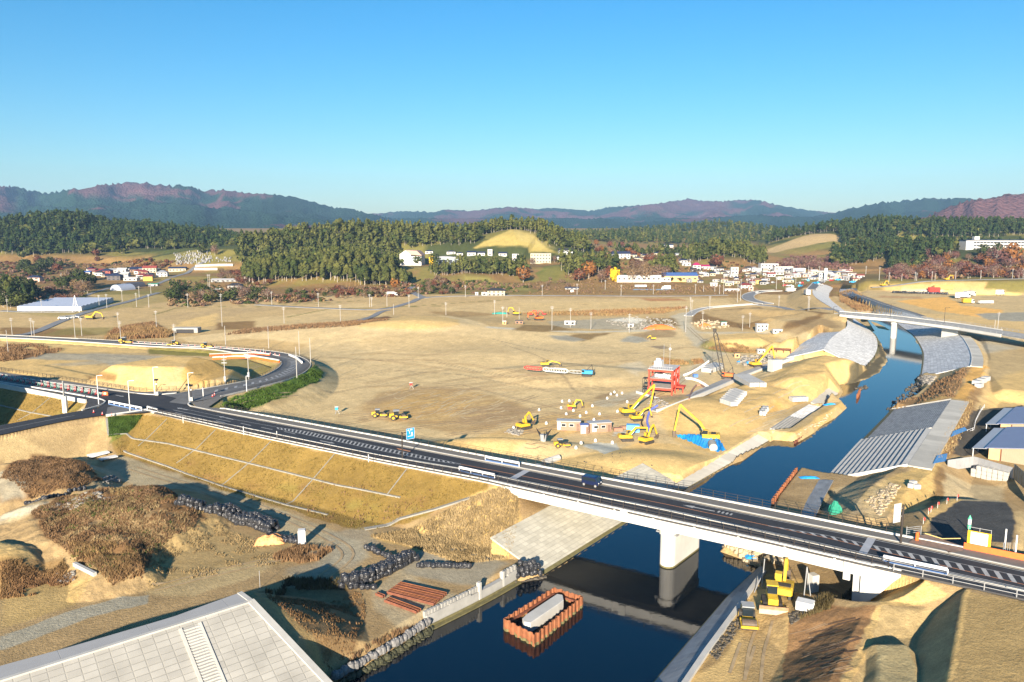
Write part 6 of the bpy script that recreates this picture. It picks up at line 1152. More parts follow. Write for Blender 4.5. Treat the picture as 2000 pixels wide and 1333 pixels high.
RF=mat('blue_grey_metal_roof',(.20,.22,.32),.45,.06,.3);REED=None
def reedm():
 def ex(n,L,b,tc,mx):
  w=n.nodes.new('ShaderNodeTexWave');w.inputs['Scale'].default_value=1.6;w.inputs['Distortion'].default_value=2;L.new(tc.outputs['Object'],w.inputs['Vector']);r=n.nodes.new('ShaderNodeValToRGB');r.color_ramp.elements[0].color=(.15,.12,.08,1);r.color_ramp.elements[1].color=(.42,.37,.26,1);L.new(w.outputs[1],r.inputs[0]);L.new(r.outputs[0],b.inputs['Base Color'])
 return mat('reed_boards',(.3,.25,.17),.8,extra=ex)
REED=reedm();TANW=mat('tan_timber',(.55,.36,.18),.7,.1,1)
def farmhouse(label,corner,deg):
 t=thing('farm_shed',label,'building',corner,R(deg));L,Wd,e,rg=24,14.5,2.7,3.9
 b=MB();b.box(Wd/2,L/2,e/2,Wd-.3,L-.5,e);w=b.build('wall',REED,t);b=MB();b.xprism([(.2,e),(Wd-.2,e),(Wd/2,rg)],.25,L-.25);b.build('gable',REED,t)
 b=MB();b.box(1.2,.08,e/2,2.2,.3,e-.1);b.build('timber_front',TANW,w);b=MB();b.box(2.45,.02,e/2,.16,.3,e);b.build('post',RUSTD,w)
 for s_,x0 in ((1,-.6),(-1,Wd+.6)):
  b=MB();z0,z1=e-.02,rg+.12;b.add([(x0,-.6,z0),(Wd/2,-.6,z1),(Wd/2,L+.6,z1),(x0,L+.6,z0),(x0,-.6,z0-.14),(Wd/2,-.6,z1-.14),(Wd/2,L+.6,z1-.14),(x0,L+.6,z0-.14)],[(0,1,2,3),(7,6,5,4),(0,4,5,1),(1,5,6,2),(2,6,7,3),(3,7,4,0)]);b.build('roof',RF,t)
 b=MB();b.add([(-3.2,-.4,2.05),(-.3,-.4,2.5),(-.3,L,2.5),(-3.2,L,2.05),(-3.2,-.4,1.95),(-.3,-.4,2.4),(-.3,L,2.4),(-3.2,L,1.95)],[(0,1,2,3),(7,6,5,4),(0,4,5,1),(1,5,6,2),(2,6,7,3),(3,7,4,0)]);b.build('porch_roof',mat('pale_metal_roof',(.46,.47,.50),.45,.05,.3),t)
 for k in range(5):b=MB();b.box(-3.0,.2+k*5.6,1.0,.16,.16,2.0);b.build('porch_post',WHITEM,t)
 b=MB();b.box(.1,4,1.1,.1,6,2.1);b.build('opening_shade',BLACKM,w);return t  # black panel on the wall paints the shade of an open side
ga=G(1929,897);farmhouse('nearer low shed with a wide blue-grey roof beside the black yard',(ga[0],ga[1],3.6),-42);gb=(ga[0]+16.5,ga[1]+22,3.6);farmhouse('farther low shed with a wide blue-grey roof and blue tarpaulin at its corner',gb,-42)
tarp('blue sheet by the front corner of the farther shed',1975,840,1.5,.7,.9,mat('blue_sheet',(.02,.16,.5),.5))
HORD=mat('grey_hoarding',(.27,.275,.28),.5,.12,.4)
def hoard(label,P,h,m,step=2.0):
 t=thing('hoarding',label,'fence');Q=resample([G(*p)for p in P],14);Q[:,2]=3.6;n=13
 for i in range(n):
  b=MB();d=Vector(Q[i+1]-Q[i]);c=(Vector(Q[i])+Vector(Q[i+1]))/2;b.box(c.x,c.y,c.z+h/2,d.length*.97,.07,h,math.atan2(d.y,d.x));b.build('panel',m,t)
 b=MB()
 for i in range(14):b.box(Q[i][0],Q[i][1]+.12,Q[i][2]+h/2,.08,.08,h)
 b.build('frame',STEEL,t)
hoard('pale grey hoarding in front of the nearer shed',[(1851,911),(1900,920),(1978,936)],2.4,HORD);hoard('reed coloured screen fence running to the right edge of the photo',[(1980,936),(2010,975),(2040,1010)],3.2,REED)
BLS=mat('blue_corrugated_sheet',(.06,.17,.36),.4,.12,1.0)
for (P,lb)in (([(1856,858),(1889,844),(1884,838),(1862,846)],'blue corrugated sheet lying on the bank above the black yard'),([(1822,910),(1848,905),(1850,890),(1830,894)],'blue corrugated sheet on the bank left of the grey hoarding')):
 o=flat_poly('corrugated_sheet',[(g[0],g[1],g[2]+.5)for g in (G(*p)for p in P)],BLS);o.modifiers.new('s','SOLIDIFY').thickness=.08;tag(o,lb,'sheet')
t=thing('stair_rail','white pipe railing along the left edge of the black yard','railing',(0,0,0));Q=[Vector((p[0],p[1],3.6))for p in (G(1889,842),G(1902,842),G(1905,825),G(1915,805),G(1922,798))];b=MB()
for i in range(4):
 for z in (.5,1.0):b.bar(Q[i]+Vector((0,0,z)),Q[i+1]+Vector((0,0,z)),.08)
b.build('rail',WSTEEL,t)
for q in resample([tuple(q)for q in Q],12):b=MB();b.box(q[0],q[1],q[2]+.55,.08,.08,1.1);b.build('post',WSTEEL,t)
for i,(a,tp,c)in enumerate((((1488,1146),(1491,1102),(1473,1158)),((1570,1166),(1572,1122),(1583,1164)))):
 t=thing('prop_frame',['thin steel prop standing beside the slab slope under the bridge','pair of thin steel props standing beside the white block'][i],'prop');p=Vector(G(*a));h=4.4;b=MB();b.bar(p,p+Vector((.2,0,h)),.12);b.build('post',STEEL,t);q=Vector(G(*c));b=MB();b.bar(q,p+Vector((.2,0,h*(.55 if i==0 else 1))),.1);b.build('brace',STEEL,t)
def rubble(label,P,n,smin,smax,m,z=None,name='rubble'):
 b=MB();rr=random.Random(n);Q=[G(*p)for p in P];xs=[q[0]for q in Q];ys=[q[1]for q in Q];k=0;tries=0
 while k<n and tries<n*30:
  tries+=1;x=min(xs)+(max(xs)-min(xs))*rr.random();y_=min(ys)+(max(ys)-min(ys))*rr.random()
  if not inside(np.array([x]),np.array([y_]),Q)[0]:continue
  s=smin+(smax-smin)*rr.random()**2;g=ground(x,y_);g=g if z is None else max(g,z);c=len(b.v)
  for sx in (-1,1):
   for sy in (-1,1):
    for sz in (-1,1):b.v.append((x+s*.5*sx*(.6+.5*rr.random()),y_+s*.5*sy*(.6+.5*rr.random()),g+s*.35*sz*(.6+.5*rr.random())+s*.15))
  b.f+=[tuple(c+i for i in f)for f in ((0,1,3,2),(4,6,7,5),(0,4,5,1),(2,3,7,6),(0,2,6,4),(1,5,7,3))];k+=1
 o=b.build(name,m);tag(o,kind='stuff');return o
STONE=mat('tan_rubble',(.34,.28,.19),.9,.35,1.5);STONEG=mat('grey_rubble',(.22,.205,.18),.9,.3,1.5);STONED=mat('dark_rubble',(.08,.07,.055),.9,.4,1.5)
rubble('',[(1407,1075),(1450,1062),(1530,1080),(1525,1105),(1450,1093)],500,.3,1.2,STONE,.0);rubble('',[(1795,742),(1830,735),(1815,752),(1790,756)],160,.4,1.4,STONEG,0);rubble('',[(1795,735),(1810,745),(1780,780),(1745,802),(1730,806)],160,.3,1.1,STONED,0);rubble('',[(1548,866),(1605,832),(1656,797),(1630,800),(1560,850)],260,.2,.7,STONE,0);rubble('',[(1380,1275),(1440,1205),(1455,1215),(1400,1290)],260,.1,.45,STONED);rubble('',[(1540,1200),(1590,1170),(1600,1180),(1545,1222)],200,.1,.5,STONED);rubble('',[(110,985),(190,960),(215,975),(150,995)],150,.15,.6,STONEG);rubble('',[(105,1125),(150,1110),(145,1135),(110,1140)],90,.15,.6,STONEG);rubble('',[(1690,980),(1740,945),(1760,950),(1720,1010)],400,.15,.55,STONE);rubble('',[(672,1335),(745,1298),(842,1243),(850,1246),(760,1306),(690,1340)],240,.2,.6,BAGA,-.15);rubble('',[(1000,1075+60),(1062,1128),(1068,1133),(1010,1142)],40,.3,.8,STONED,-.1);rubble('',[(1670,770),(1690,762),(1695,768),(1680,776)],40,.3,.9,STONED,0);rubble('',[(195,935),(225,930),(235,942),(205,948)],60,.3,.9,STONEG)
rubble('',[(1180,628),(1240,618),(1320,626),(1325,642),(1230,648)],300,.3,1.5,STONEG);rubble('',[(1435,712),(1450,695),(1510,692),(1520,704),(1460,716)],160,.4,1.6,STONEG);rubble('',[(1350,632),(1370,625),(1420,630),(1425,640),(1370,644)],120,.5,2,STONE);rubble('',[(1265,790),(1275,778),(1310,790),(1300,800)],120,.2,.8,STONEG);rubble('',[(985,845),(1000,838),(1025,842),(1015,852)],120,.2,.8,STONEG);rubble('',[(1300,905),(1240,880),(1120,905),(1250,945)],60,.1,.4,STONED)
b=MB();a=Vector(G(146,1108));c=Vector(G(186,1126));b.bar(a+Vector((0,0,.5)),c+Vector((0,0,.3)),.5,.6);tag(b.build('concrete_beam',CONC),'pale concrete beam poking out of the weedy heap','beam')
b=MB();a=Vector(G(508,1150));b.bar(a,a+Vector((0,0,2.8)),.06);tag(b.build('thin_post',STEEL),'thin bare post beside the dike corner','post')
mk=MB();mk.lathe([(.35,0),(.4,.3),(.25,.7),(.05,.8)],n=8);mko=mk.build('marker_bag',WHITEM);mkp=[(1053,803),(1067,829),(1098,786),(1112,785),(1096,799),(1120,804),(1106,811),(1133,815),(1145,808),(1157,795),(1171,811),(1160,822),(1206,806),(1212,802),(1163,863),(1135,868),(1125,877),(1196,867),(1003,838),(1225,787),(1200,768),(1193,772),(1205,774),(1215,770),(1186,780)]
for i,p in enumerate(mkp):o=mko if i==0 else link_mesh('marker_bag',mko.data,None);o.location=G(*p);tag(o,'small white marker bag on the sand around the huts','marker','white marker bags on the sand')
for i in range(26):t_=i/25;o=link_mesh('marker_bag',mko.data,None);p=G(1336+t_*48,735-t_*28+3*math.sin(t_*3));o.location=p;tag(o,'small white marker bag in the row lining the track behind the red building','marker','white bags lining the track')
for i in range(18):t_=i/17;o=link_mesh('marker_bag',mko.data,None);p=G(1340+42*t_,741+t_*t_*16);o.location=p;tag(o,'small white marker bag in the curved row right of the red building','marker','white bags right of the red building')
def wallm(n,c):return mat('wall_'+n,c,.8,.06,.5)
HW=dict(white=wallm('white',(.62,.61,.58)),cream=wallm('cream',(.56,.50,.36)),grey=wallm('grey',(.36,.36,.36)),brown=wallm('brown',(.24,.15,.10)),red=wallm('dark_red',(.28,.08,.06)),orange=wallm('orange',(.62,.38,.16)),yellow=wallm('yellow',(.62,.46,.14)),dark=wallm('dark',(.10,.09,.09)),glass=wallm('glazed',(.38,.44,.46)),pink=wallm('pink',(.55,.38,.30)))
def roofm(n,c):return mat('roof_'+n,c,.55,.10,.8)
HR=dict(navy=roofm('navy',(.022,.030,.065)),black=roofm('black',(.03,.03,.035)),grey=roofm('grey',(.25,.26,.28)),red=roofm('red',(.22,.05,.04)),darkred=roofm('dark_red',(.17,.035,.03)),blue=roofm('blue',(.06,.12,.30)),pale=roofm('pale',(.45,.45,.47)),pinkbrown=roofm('pink_brown',(.40,.25,.19)),magenta=roofm('magenta',(.30,.02,.09)),brown=roofm('brown',(.16,.10,.07)),white=roofm('white',(.6,.6,.6)),lilac=roofm('lilac',(.34,.34,.42)),green=roofm('green',(.05,.22,.14)))
WIN=mat('window_dark',(.03,.035,.045),.2,.1,1,spec=.5)
def house(label,px,py,wpx,hpx,wall='white',roof='navy',kind='hip',depth=.8,rot=0,win=3,floors=1,group=None,name='house',rooff=.35):
 p=G(px,py);D=p[1];w=wpx*D/1500;h=hpx*D/1500*(1 if kind=='flat' else .68);d=w*depth;t=thing(name,label,'house' if name=='house' else 'building',(p[0],p[1],p[2]-.3),R(rot),group)
 b=MB();b.box(0,d/2,(h+.3)/2,w,d,h+.3);wl=b.build('wall',HW[wall],t);H=h+.3;rh=max(hpx*D/1500*rooff,.8);e=.5;b=MB()
 if kind=='flat':b.box(0,d/2,H+.15,w+.3,d+.3,.3)
 elif kind=='gable':b.add([(-w/2-e,-e,H),(w/2+e,-e,H),(w/2+e,d+e,H),(-w/2-e,d+e,H),(-w/2-e,d/2,H+rh),(w/2+e,d/2,H+rh)],[(0,1,5,4),(2,3,4,5),(0,4,3),(1,2,5),(0,3,2,1)])
 elif kind=='front':b.add([(-w/2-e,-e,H),(w/2+e,-e,H),(w/2+e,d+e,H),(-w/2-e,d+e,H),(0,-e,H+rh),(0,d+e,H+rh)],[(1,2,5,4),(3,0,4,5),(0,1,4),(2,3,5),(0,3,2,1)])
 else:b.add([(-w/2-e,-e,H),(w/2+e,-e,H),(w/2+e,d+e,H),(-w/2-e,d+e,H),(-w/2+d*.4,d/2,H+rh),(w/2-d*.4,d/2,H+rh)]if w>d*.82 else [(-w/2-e,-e,H),(w/2+e,-e,H),(w/2+e,d+e,H),(-w/2-e,d+e,H),(-.3,d/2,H+rh),(.3,d/2,H+rh)],[(0,1,5,4),(2,3,4,5),(0,4,3),(1,2,5),(0,3,2,1)])
 b.build('roof',HR[roof],t)
 for f in range(floors):
  for k in range(win):
   z=H*(f+.55)/floors;ww=w/win*.45;b=MB();b.box(-w/2+w*(k+.5)/win,-.04,z,ww,.1,min(1.4,H/floors*.45));b.build('window',WIN,wl)
 return t
V=[('cream two storey house with a red roof at the back of the left village',292,533,25,13,'cream','red','gable',.5,10,4,2),('white house with a pale blue-grey hipped roof beside the village lane',316,541,20,12,'white','grey','hip',.9,15,3,2),('long cream house with a dark navy roof below the cemetery',346,531,32,9,'cream','navy','gable',.35,8,5,1),('white house with a dark red roof, upper of two in the left village',270,536,16,9,'white','darkred','hip',.8,5,2,1),('white house with a dark red roof, lower of two in the left village',275,544,18,9,'white','darkred','hip',.8,5,2,1),('large dark house with a navy roof at the front of the left village',222,548,24,13,'dark','navy','hip',.8,8,3,2),('dark red walled house with a navy roof in the left village',205,537,20,11,'red','navy','hip',.8,5,3,2),('low building with a bright dark-blue roof at the left of the village',164,537,23,7,'white','blue','gable',.5,3,3,1),('wide low shed with a pale lilac roof at the left of the village',140,541,33,8,'white','lilac','gable',.6,3,2,1),('small white house with a navy roof behind the blue roofed building',175,531,12,8,'white','navy','hip',.8,0,2,1),('white walled house with a grey roof right of the dark red walled one',221,533,16,8,'white','grey','gable',.7,5,2,1),('white house with a pale roof in the middle of the left village',237,533,17,9,'white','pale','gable',.7,5,2,1),('white house with a navy roof left of the red roofed cream house',258,531,17,9,'white','navy','hip',.7,5,2,1),('long grey-white shed in front of the red roofed houses',254,549,28,7,'white','pale','gable',.4,-8,3,1),('grey house with a pale roof between the dark house and the shed',243,541,15,9,'grey','pale','gable',.7,0,2,1),('small shed with a green roof beside the village fields',298,559,19,5,'white','green','gable',.4,0,2,1),('orange brown house under the trees at the far left',65,551,24,12,'pink','navy','hip',.7,5,2,2),('low long grey shed right of the left village lane',440,551,56,6,'grey','pale','gable',.3,0,6,1),('white house with a dark roof standing on the wooded bank',458,568,26,14,'white','black','hip',.7,5,3,2),('small tan hut with a blue roof at the forest edge',520,535,14,11,'orange','navy','gable',.6,10,1,1),('cream farmhouse with a black roof below the cleared slope',969,578,34,14,'cream','black','hip',.5,-4,4,2),('small white shed left of the cream farmhouse',946,578,11,6,'white','white','flat',.7,0,1,1),('tiny white shed standing alone farther left of the cream farmhouse',931,577,6,5,'white','white','flat',.8,0,1,1),('low hut with a blue-black roof in the brown field',1117,566,26,5,'grey','navy','gable',.3,0,3,1),('white house with navy roof, first of the row behind the school',838,496,15,7,'white','navy','hip',.8,0,2,1),('white house with navy roof, second of the row behind the school',881,497,17,7,'white','navy','hip',.8,0,2,1),('white house with navy roof at the right end of the glazed school hall',898,499,12,6,'white','navy','hip',.8,0,2,1),('white house with navy roof above the tall trunks, left one',921,500,17,9,'white','navy','gable',.7,0,2,1),('white house with navy roof above the tall trunks, middle one',940,500,14,8,'white','navy','gable',.7,0,2,1),('narrow white tower house above the tall trunks',957,500,9,12,'white','white','flat',.8,0,1,2),('white house with navy roof above the tall trunks, right one',982,501,16,8,'white','navy','gable',.7,0,2,1),('white block at the foot of the cleared hill, beside a round green tree',1007,511,13,14,'white','white','flat',.8,0,2,2),('cream flat roofed three storey block below the cleared hill',1056,515,40,19,'cream','grey','flat',.3,0,7,3),('white two storey house with dark roof on top of the green bank',1105,498,27,12,'white','black','gable',.4,6,4,2),('white house with navy roof just below the one on the green bank',1098,508,19,9,'white','navy','hip',.6,6,3,1),('long white block with navy roof behind the broad trees',1214,506,35,14,'white','navy','gable',.4,8,5,2),('house with a navy roof alone on the wooded rise',1306,484,18,7,'white','navy','gable',.5,0,3,1),('cream house just below the one on the wooded rise',1310,489,20,5,'cream','brown','gable',.4,0,3,1),('white house with a magenta roof in the town',1361,528,15,14,'white','magenta','hip',.8,0,2,2),('white house with a dark magenta roof right of its neighbour',1378,527,16,9,'white','magenta','gable',.7,0,2,1),('white house with dark roof below the tall trunks of the right knoll',1405,530,17,7,'white','black','gable',.6,0,3,1),('white tall house right of the knoll houses',1435,536,14,13,'white','white','flat',.7,0,2,2),('low white house left of the tall white one',1422,535,12,6,'white','grey','gable',.6,0,2,1),('long low white works building right of the yellow ginkgo',1248,552,86,13,'white','white','flat',.2,0,9,1),('lower white annexe at the right end of the works building',1298,551,24,8,'white','grey','flat',.4,0,3,1),('orange hall with a broad blue roof in the town',1330,551,66,17,'orange','blue','gable',.5,0,6,1),('low orange wing with a blue roof beside the orange hall',1352,551,26,8,'orange','blue','gable',.6,0,3,1),('two small white sheds by the town road',1430,569,28,4,'white','white','flat',.2,0,3,1),('white house with dark red roof by the curve of the town road',1458,565,22,11,'white','darkred','hip',.7,0,3,2),('yellow house beside the town road',1480,555,14,11,'yellow','brown','hip',.7,0,2,2),('brown house with a dark red roof left of the yellow house',1470,556,12,9,'brown','darkred','hip',.7,0,2,1),('pale pink low house in front of the town road',1467,568,9,7,'pink','pinkbrown','flat',.7,0,1,1),('white block at the left end of the town centre',1503,528,34,12,'white','white','flat',.5,0,5,2),('long white hall with a red band in the town centre',1531,531,36,10,'white','red','flat',.4,0,4,1),('white hall right of the red banded one',1561,535,24,10,'white','white','flat',.5,0,3,1),('house with a bright red roof in the town centre',1507,541,15,8,'white','red','gable',.6,0,2,1),('house with brown roof in the town centre',1540,544,15,8,'white','brown','hip',.7,0,2,1),('pale shed with grey roof in the town centre',1523,537,16,6,'white','grey','gable',.6,0,2,1),('white box shaped shop in the town centre',1607,546,15,12,'white','white','flat',.7,0,3,2),('wide house with grey roof at the right end of the town',1645,538,22,8,'cream','grey','hip',.7,0,3,1),('pink low house at the right end of the town',1675,543,16,6,'pink','pale','gable',.5,0,2,1),('cream long building at the back of the town',1600,536,30,6,'cream','white','flat',.3,0,5,1),('white building under the dark spur at the back of the town',1580,541,20,6,'white','pale','gable',.5,0,3,1),('white site office with dark windows beside the far stockpile',1489,648,22,14,'white','white','flat',.5,0,3,2),('low white site cabin right of the far stockpile',1519,651,18,6,'white','white','flat',.5,0,2,1),('white and green site cabin in the middle works yard',1414,637,10,7,'white','green','flat',.6,0,1,1),('white cabin at the staging frame',1487,690,14,6,'white','white','flat',.6,0,2,1),('tan hut at the yard by the crane',1440,699,10,8,'orange','brown','flat',.6,0,1,1),('cream hut in the back works yard, left',985,634,7,6,'orange','pale','flat',.7,0,1,1),('white tank cabin in the middle of the back works yard',1113,635,21,7,'white','white','flat',.3,0,2,1),('dark shed in the back works yard',1014,633,15,6,'brown','black','flat',.4,0,2,1),('white cabin right in the back works yard',1232,640,11,6,'white','orange' if 0 else 'white','flat',.5,0,1,1)]
for v in V:house(*v[:12])
for i,(x,y,w_)in enumerate(((1238,503,12),(1250,502,11),(1262,504,12),(1245,509,12),(1258,510,11),(1271,507,10),(1283,500,10))):house('small house with a navy roof in the cluster right of the long white block',x,y,w_,7,'cream','navy','hip',.8,10*(i%3),2,1,'navy roofed houses in the cluster')
for i,(x,y,w_)in enumerate(((1328,502,16),(1333,508,15),(1336,514,14),(1341,520,16),(1326,497,12),(1345,511,10))):house('white house in the stepped row climbing the hillside',x,y,w_,7,'white',['grey','navy','navy','pale','grey','black'][i],'gable',.7,5*(i%3),2,1,'white houses of the stepped row')
rr=random.Random(12)
for i in range(58):
 x=1488+rr.random()*205;y=533+rr.random()*20
 if 1575<x<1690 and y>549:continue
 house('small pale building packed in the distant town along the river',x,y,7+rr.random()*10,4+rr.random()*4,rr.choice(['white','white','cream','grey','pink']),rr.choice(['white','pale','grey','navy','brown','red']),rr.choice(['flat','gable','hip']),.7,rr.random()*30-15,2,1,'small buildings of the distant town')
for i in range(46):x=1345+rr.random()*150;house('small pale house scattered below the right wooded knoll',x,526+rr.random()*34,7+rr.random()*9,5+rr.random()*4,rr.choice(['white','cream','grey','white']),rr.choice(['grey','navy','black','pale','brown']),rr.choice(['gable','hip']),.7,rr.random()*30-15,2,1,'small houses below the right knoll')
for i in range(30):x=125+rr.random()*180;house('small house squeezed among the others of the left village',x,529+rr.random()*18,8+rr.random()*9,5+rr.random()*4,rr.choice(['white','cream','grey','brown']),rr.choice(['grey','navy','navy','black','pale','darkred']),rr.choice(['gable','hip']),.7,rr.random()*20-5,2,1,'small houses of the left village')
p=G(803,519);D=p[1];t=thing('school_hall','tall white gabled hall with a pink-brown roof at the wood edge','building',(p[0]-13,p[1],p[2]-.3),R(-4));b=MB();b.box(6.5,12,6.5,13,24,13);w_=b.build('wall',HW['white'],t);b=MB();b.box(19,12,5.5,12,24,11);b.build('wall',HW['white'],t);b=MB();b.xprism([(0,13),(13,13),(6.5,17.5)],0,24);b.build('gable',HW['white'],t)
b=MB();b.add([(13.3,-.4,12.6),(26,-.4,11.6),(26,24,11.6),(13.3,24,12.6),(6.5,-.4,17.8),(20,-.4,17),(20,24,17),(6.5,24,17.8)],[(0,1,5,4),(1,2,6,5),(2,3,7,6),(4,5,6,7),(3,0,4,7)]);b.build('roof',HR['pinkbrown'],t)
b=MB();b.box(19,-.1,8.2,11,.3,3);b.build('window',HW['glass'],t);b=MB();b.box(14.5,-.1,4,2.5,.3,6);b.build('window',HW['glass'],t)
p=G(835,517);t=thing('glazed_hall','long low glazed hall with an arched grey roof beside the white gabled hall','building',(p[0],p[1]+3,p[2]-.3),0);L=38;b=MB();b.box(L/2,8,3.5,L,16,7);b.build('wall',HW['glass'],t);b=MB();pr=[(0,7)]+[(L*.08*i+L*.1,8.5+1.2*math.sin(math.pi*i/10))for i in range(11)]+[(L,7)];b.xprism(pr,-.6,16.5);b.build('roof',HR['grey'],t)
for k in range(6):b=MB();b.box(2+k*6.3,-.1,3.4,3.6,.3,4.6);b.build('window',WIN,t)
p=G(1886,489);t=thing('hospital_building','long white three storey building on the right hill with a stair tower','building',(p[0],p[1],p[2]-.5),R(-3));b=MB();b.box(55,8,6,110,16,12);w_=b.build('wall',HW['white'],t);b=MB();b.box(55,8,12.5,111,17,.9);b.build('roof',HR['navy'],t);b=MB();b.box(14,6,13.5,6,6,7);b.build('stair_tower',HW['white'],t)
for f in range(3):b=MB();b.box(58,-.1,2.2+f*3.8,98,.3,1.5);wb=b.build('window_band',WIN,w_);b=MB();[b.box(12+k*4,-.2,2.2+f*3.8,.5,.3,1.6)for k in range(24)];b.build('mullions',HW['white'],wb)
t=thing('greenhouse','huge white vinyl greenhouse of many bays at the left edge','greenhouse',(0,0,0));a=Vector(G(34,608));c=Vector(G(160,608));e=Vector(G(222,590));u=(c-a);v=(e-c);v.z=u.z=0;VIN=mat('vinyl_sheet',(.33,.36,.43),.35,.08,.5);VIN2=mat('vinyl_wall',(.62,.63,.64),.5,.08,.5);n=9;b=MB()
for k in range(n):
 A0=a+v*(k/n);A1=a+v*((k+1)/n);mid=(A0+A1)/2;q=[]
 for P in (A0,A1):q+=[P+Vector((0,0,3)),P+u+Vector((0,0,3))]
 b=MB();b.add([A0+Vector((0,0,3)),A0+u+Vector((0,0,3)),mid+Vector((0,0,3.6)),mid+u+Vector((0,0,3.6)),A1+Vector((0,0,3)),A1+u+Vector((0,0,3))],[(0,1,3,2),(2,3,5,4),(0,2,4),(1,5,3)]);b.build('roof_bay',VIN,t)
b=MB();f_=lambda P,Q:b.add([P,Q,Q+Vector((0,0,3)),P+Vector((0,0,3))],[(0,1,2,3)]);f_(a,a+u);f_(a+u,a+u+v);f_(a+u+v,a+v);f_(a+v,a);b.build('wall',VIN2,t)
def tunnel(label,px,py,L,r,m,deg):
 t=thing('greenhouse_tunnel',label,'greenhouse',G(px,py),R(deg));b=MB();pr=[(r*math.cos(math.pi*i/10),r*.8*math.sin(math.pi*i/10))for i in range(11)];b.xprism(pr,0,L);b.build('cover',m,t);b=MB();b.box(0,-.05,.9,1.2,.1,1.8);b.build('door',VIN2,t)
tunnel('white round tunnel greenhouse in front of the village',226,568,16,6.5,VIN,-20);tunnel('dark round tunnel greenhouse behind the white one',243,563,20,6,mat('dark_net',(.07,.07,.08),.7),-20)
b=MB();b.box(0,0,.25,1.2,1.2,.5);b.box(0,0,1.1,.6,.5,1.5);gm=b.mesh('grave');gmats=[mat('grave_grey',(.22,.22,.23),.5,.2,2),mat('grave_dark',(.08,.08,.09),.3,.2,2),mat('grave_pale',(.36,.36,.36),.6,.1,2)];gms=[]
for m_ in gmats:g2=gm.copy();g2.materials.clear();g2.materials.append(m_);gms.append(g2)
for i in range(240):
 u_,v_=rr.random(),rr.random();x=345+72*u_-8*v_;y=519-24*v_-5*u_;p=G(x,y);o=link_mesh('gravestone',rr.choice(gms),None,None,(p[0],p[1],p[2]),rr.random()*.4);s_=.7+rr.random()*.6;o.scale=(s_,s_,s_);tag(o,'small gravestone packed on the cemetery slope at the wood edge','gravestone','gravestones of the cemetery')
for i in range(30):p=G(420+rr.random()*32,503+rr.random()*9);o=link_mesh('gravestone',rr.choice(gms),None,None,p);tag(o,'low gravestone on the terraces right of the cemetery lane','gravestone','gravestones of the right terraces')
for (P,l)in (([(382,522),(430,520),(455,520)],'upper pale terrace wall right of the cemetery lane'),([(380,528),(425,528)],'lower pale terrace wall right of the cemetery lane')):tag(curb('terrace_wall',[G(*q)for q in P],1.0,-1,2.6,CONC),l,'wall')
def groad(P,w,m,kerb=False,n=50,dz=.25):
 Q=smooth_line([np.array(G(*p))for p in P],n);Q[:,2]=[ground(q[0],q[1])for q in Q];Q[:,2]=np.convolve(np.pad(Q[:,2],3,'edge'),np.ones(7)/7,'valid')+dz;d=np.gradient(Q,axis=0);nr=np.stack([-d[:,1],d[:,0],0*d[:,0]],1);nr/=np.linalg.norm(nr,axis=1)[:,None];S(strip('road',Q+nr*w/2,Q-nr*w/2,m,thick=.5))
 if kerb:
  for s_ in (-1,1):S(curb('kerb',Q+nr*w/2*s_,.5,-.2,.35,CONCW))
ROADG=mat('road_grey',(.20,.20,.20),.9,.15,.3)
groad([(-40,660),(60,652),(120,628),(180,607),(250,590),(310,572)],5,ROADG);groad([(0,608),(60,610),(150,610)],5,ROADG);groad([(295,560),(330,545),(375,527),(400,512),(420,500)],5,ROADG);groad([(160,580),(190,570),(215,563)],4,ROADG);groad([(500,596),(620,602),(740,605),(800,592),(840,581),(1000,578),(1300,579),(1420,577)],5,ROADG);groad([(830,583),(812,575),(800,566),(808,560)],6,ROADG);groad([(690,632),(740,612),(760,606)],4,ROADG)
groad([(1500,595),(1478,591),(1462,585),(1464,577),(1485,571),(1520,569)],9,ROADG,True,60,.5);groad([(1345,618),(1360,608),(1385,602),(1430,598),(1475,595)],5,CONCG,True);groad([(1475,596),(1520,600),(1570,606),(1640,612)],6,ROADG);groad([(1585,566),(1592,558),(1604,551),(1620,547)],7,ASPH2,True,30,.4);groad([(1700,562),(1760,556),(1870,548),(2000,545)],5,ROADG)
POL=[(15,584,610),(82,584,611),(194,576,600),(209,574,602),(239,566,590),(272,559,581),(295,554,574),(267,572,600),(291,574,601),(367,573,601),(407,536,565),(410,536,565),(434,573,638),(306,606,644),(232,609,647),(236,626,665),(160,619,657),(147,615,661),(62,620,656),(67,625,656),(24,620,655),(16,644,689),(441,636,679),(341,632,667),(531,569,596),(622,572,600),(555,599,632),(665,595,629),(722,574,600),(726,580,600),(756,570,599),(769,594,615),(799,575,601),(817,560,584),(909,557,581),(871,590,616),(966,586,615),(1059,556,579),(1127,554,576),(1182,547,566),(1213,556,579),(1276,556,575),(1358,555,574),(1374,558,570),(1405,556,575),(1413,539,575),(1078,597,645),(1114,601,640),(1154,609,644),(1339,597,649),(1372,607,640),(1348,580,610),(1351,585,612),(1386,578,606),(1450,615,646),(1464,610,640),(1229,612,650),(1521,577,600),(1578,577,607),(1580,580,607),(1736,532,551),(1761,535,549),(1787,531,549),(1790,533,549),(1820,530,548),(1826,534,548),(1866,530,546),(1915,528,545),(1977,525,545),(1998,525,545),(1948,609,649),(1942,625,649),(525,637,681),(585,646,695),(607,659,716),(580,676,740),(515,681,692),(982,598,628),(990,600,620),(1014,601,624),(1440,555,591),(1446,545,588),(1494,535,556),(1516,540,566),(1554,540,556),(1717,522,548),(1691,520,536),(1600,520,540),(1660,522,536),(127,742,808),(1469,540,562),(1459,545,560),(1396,548,570),(1530,547,560),(1579,519,530)]
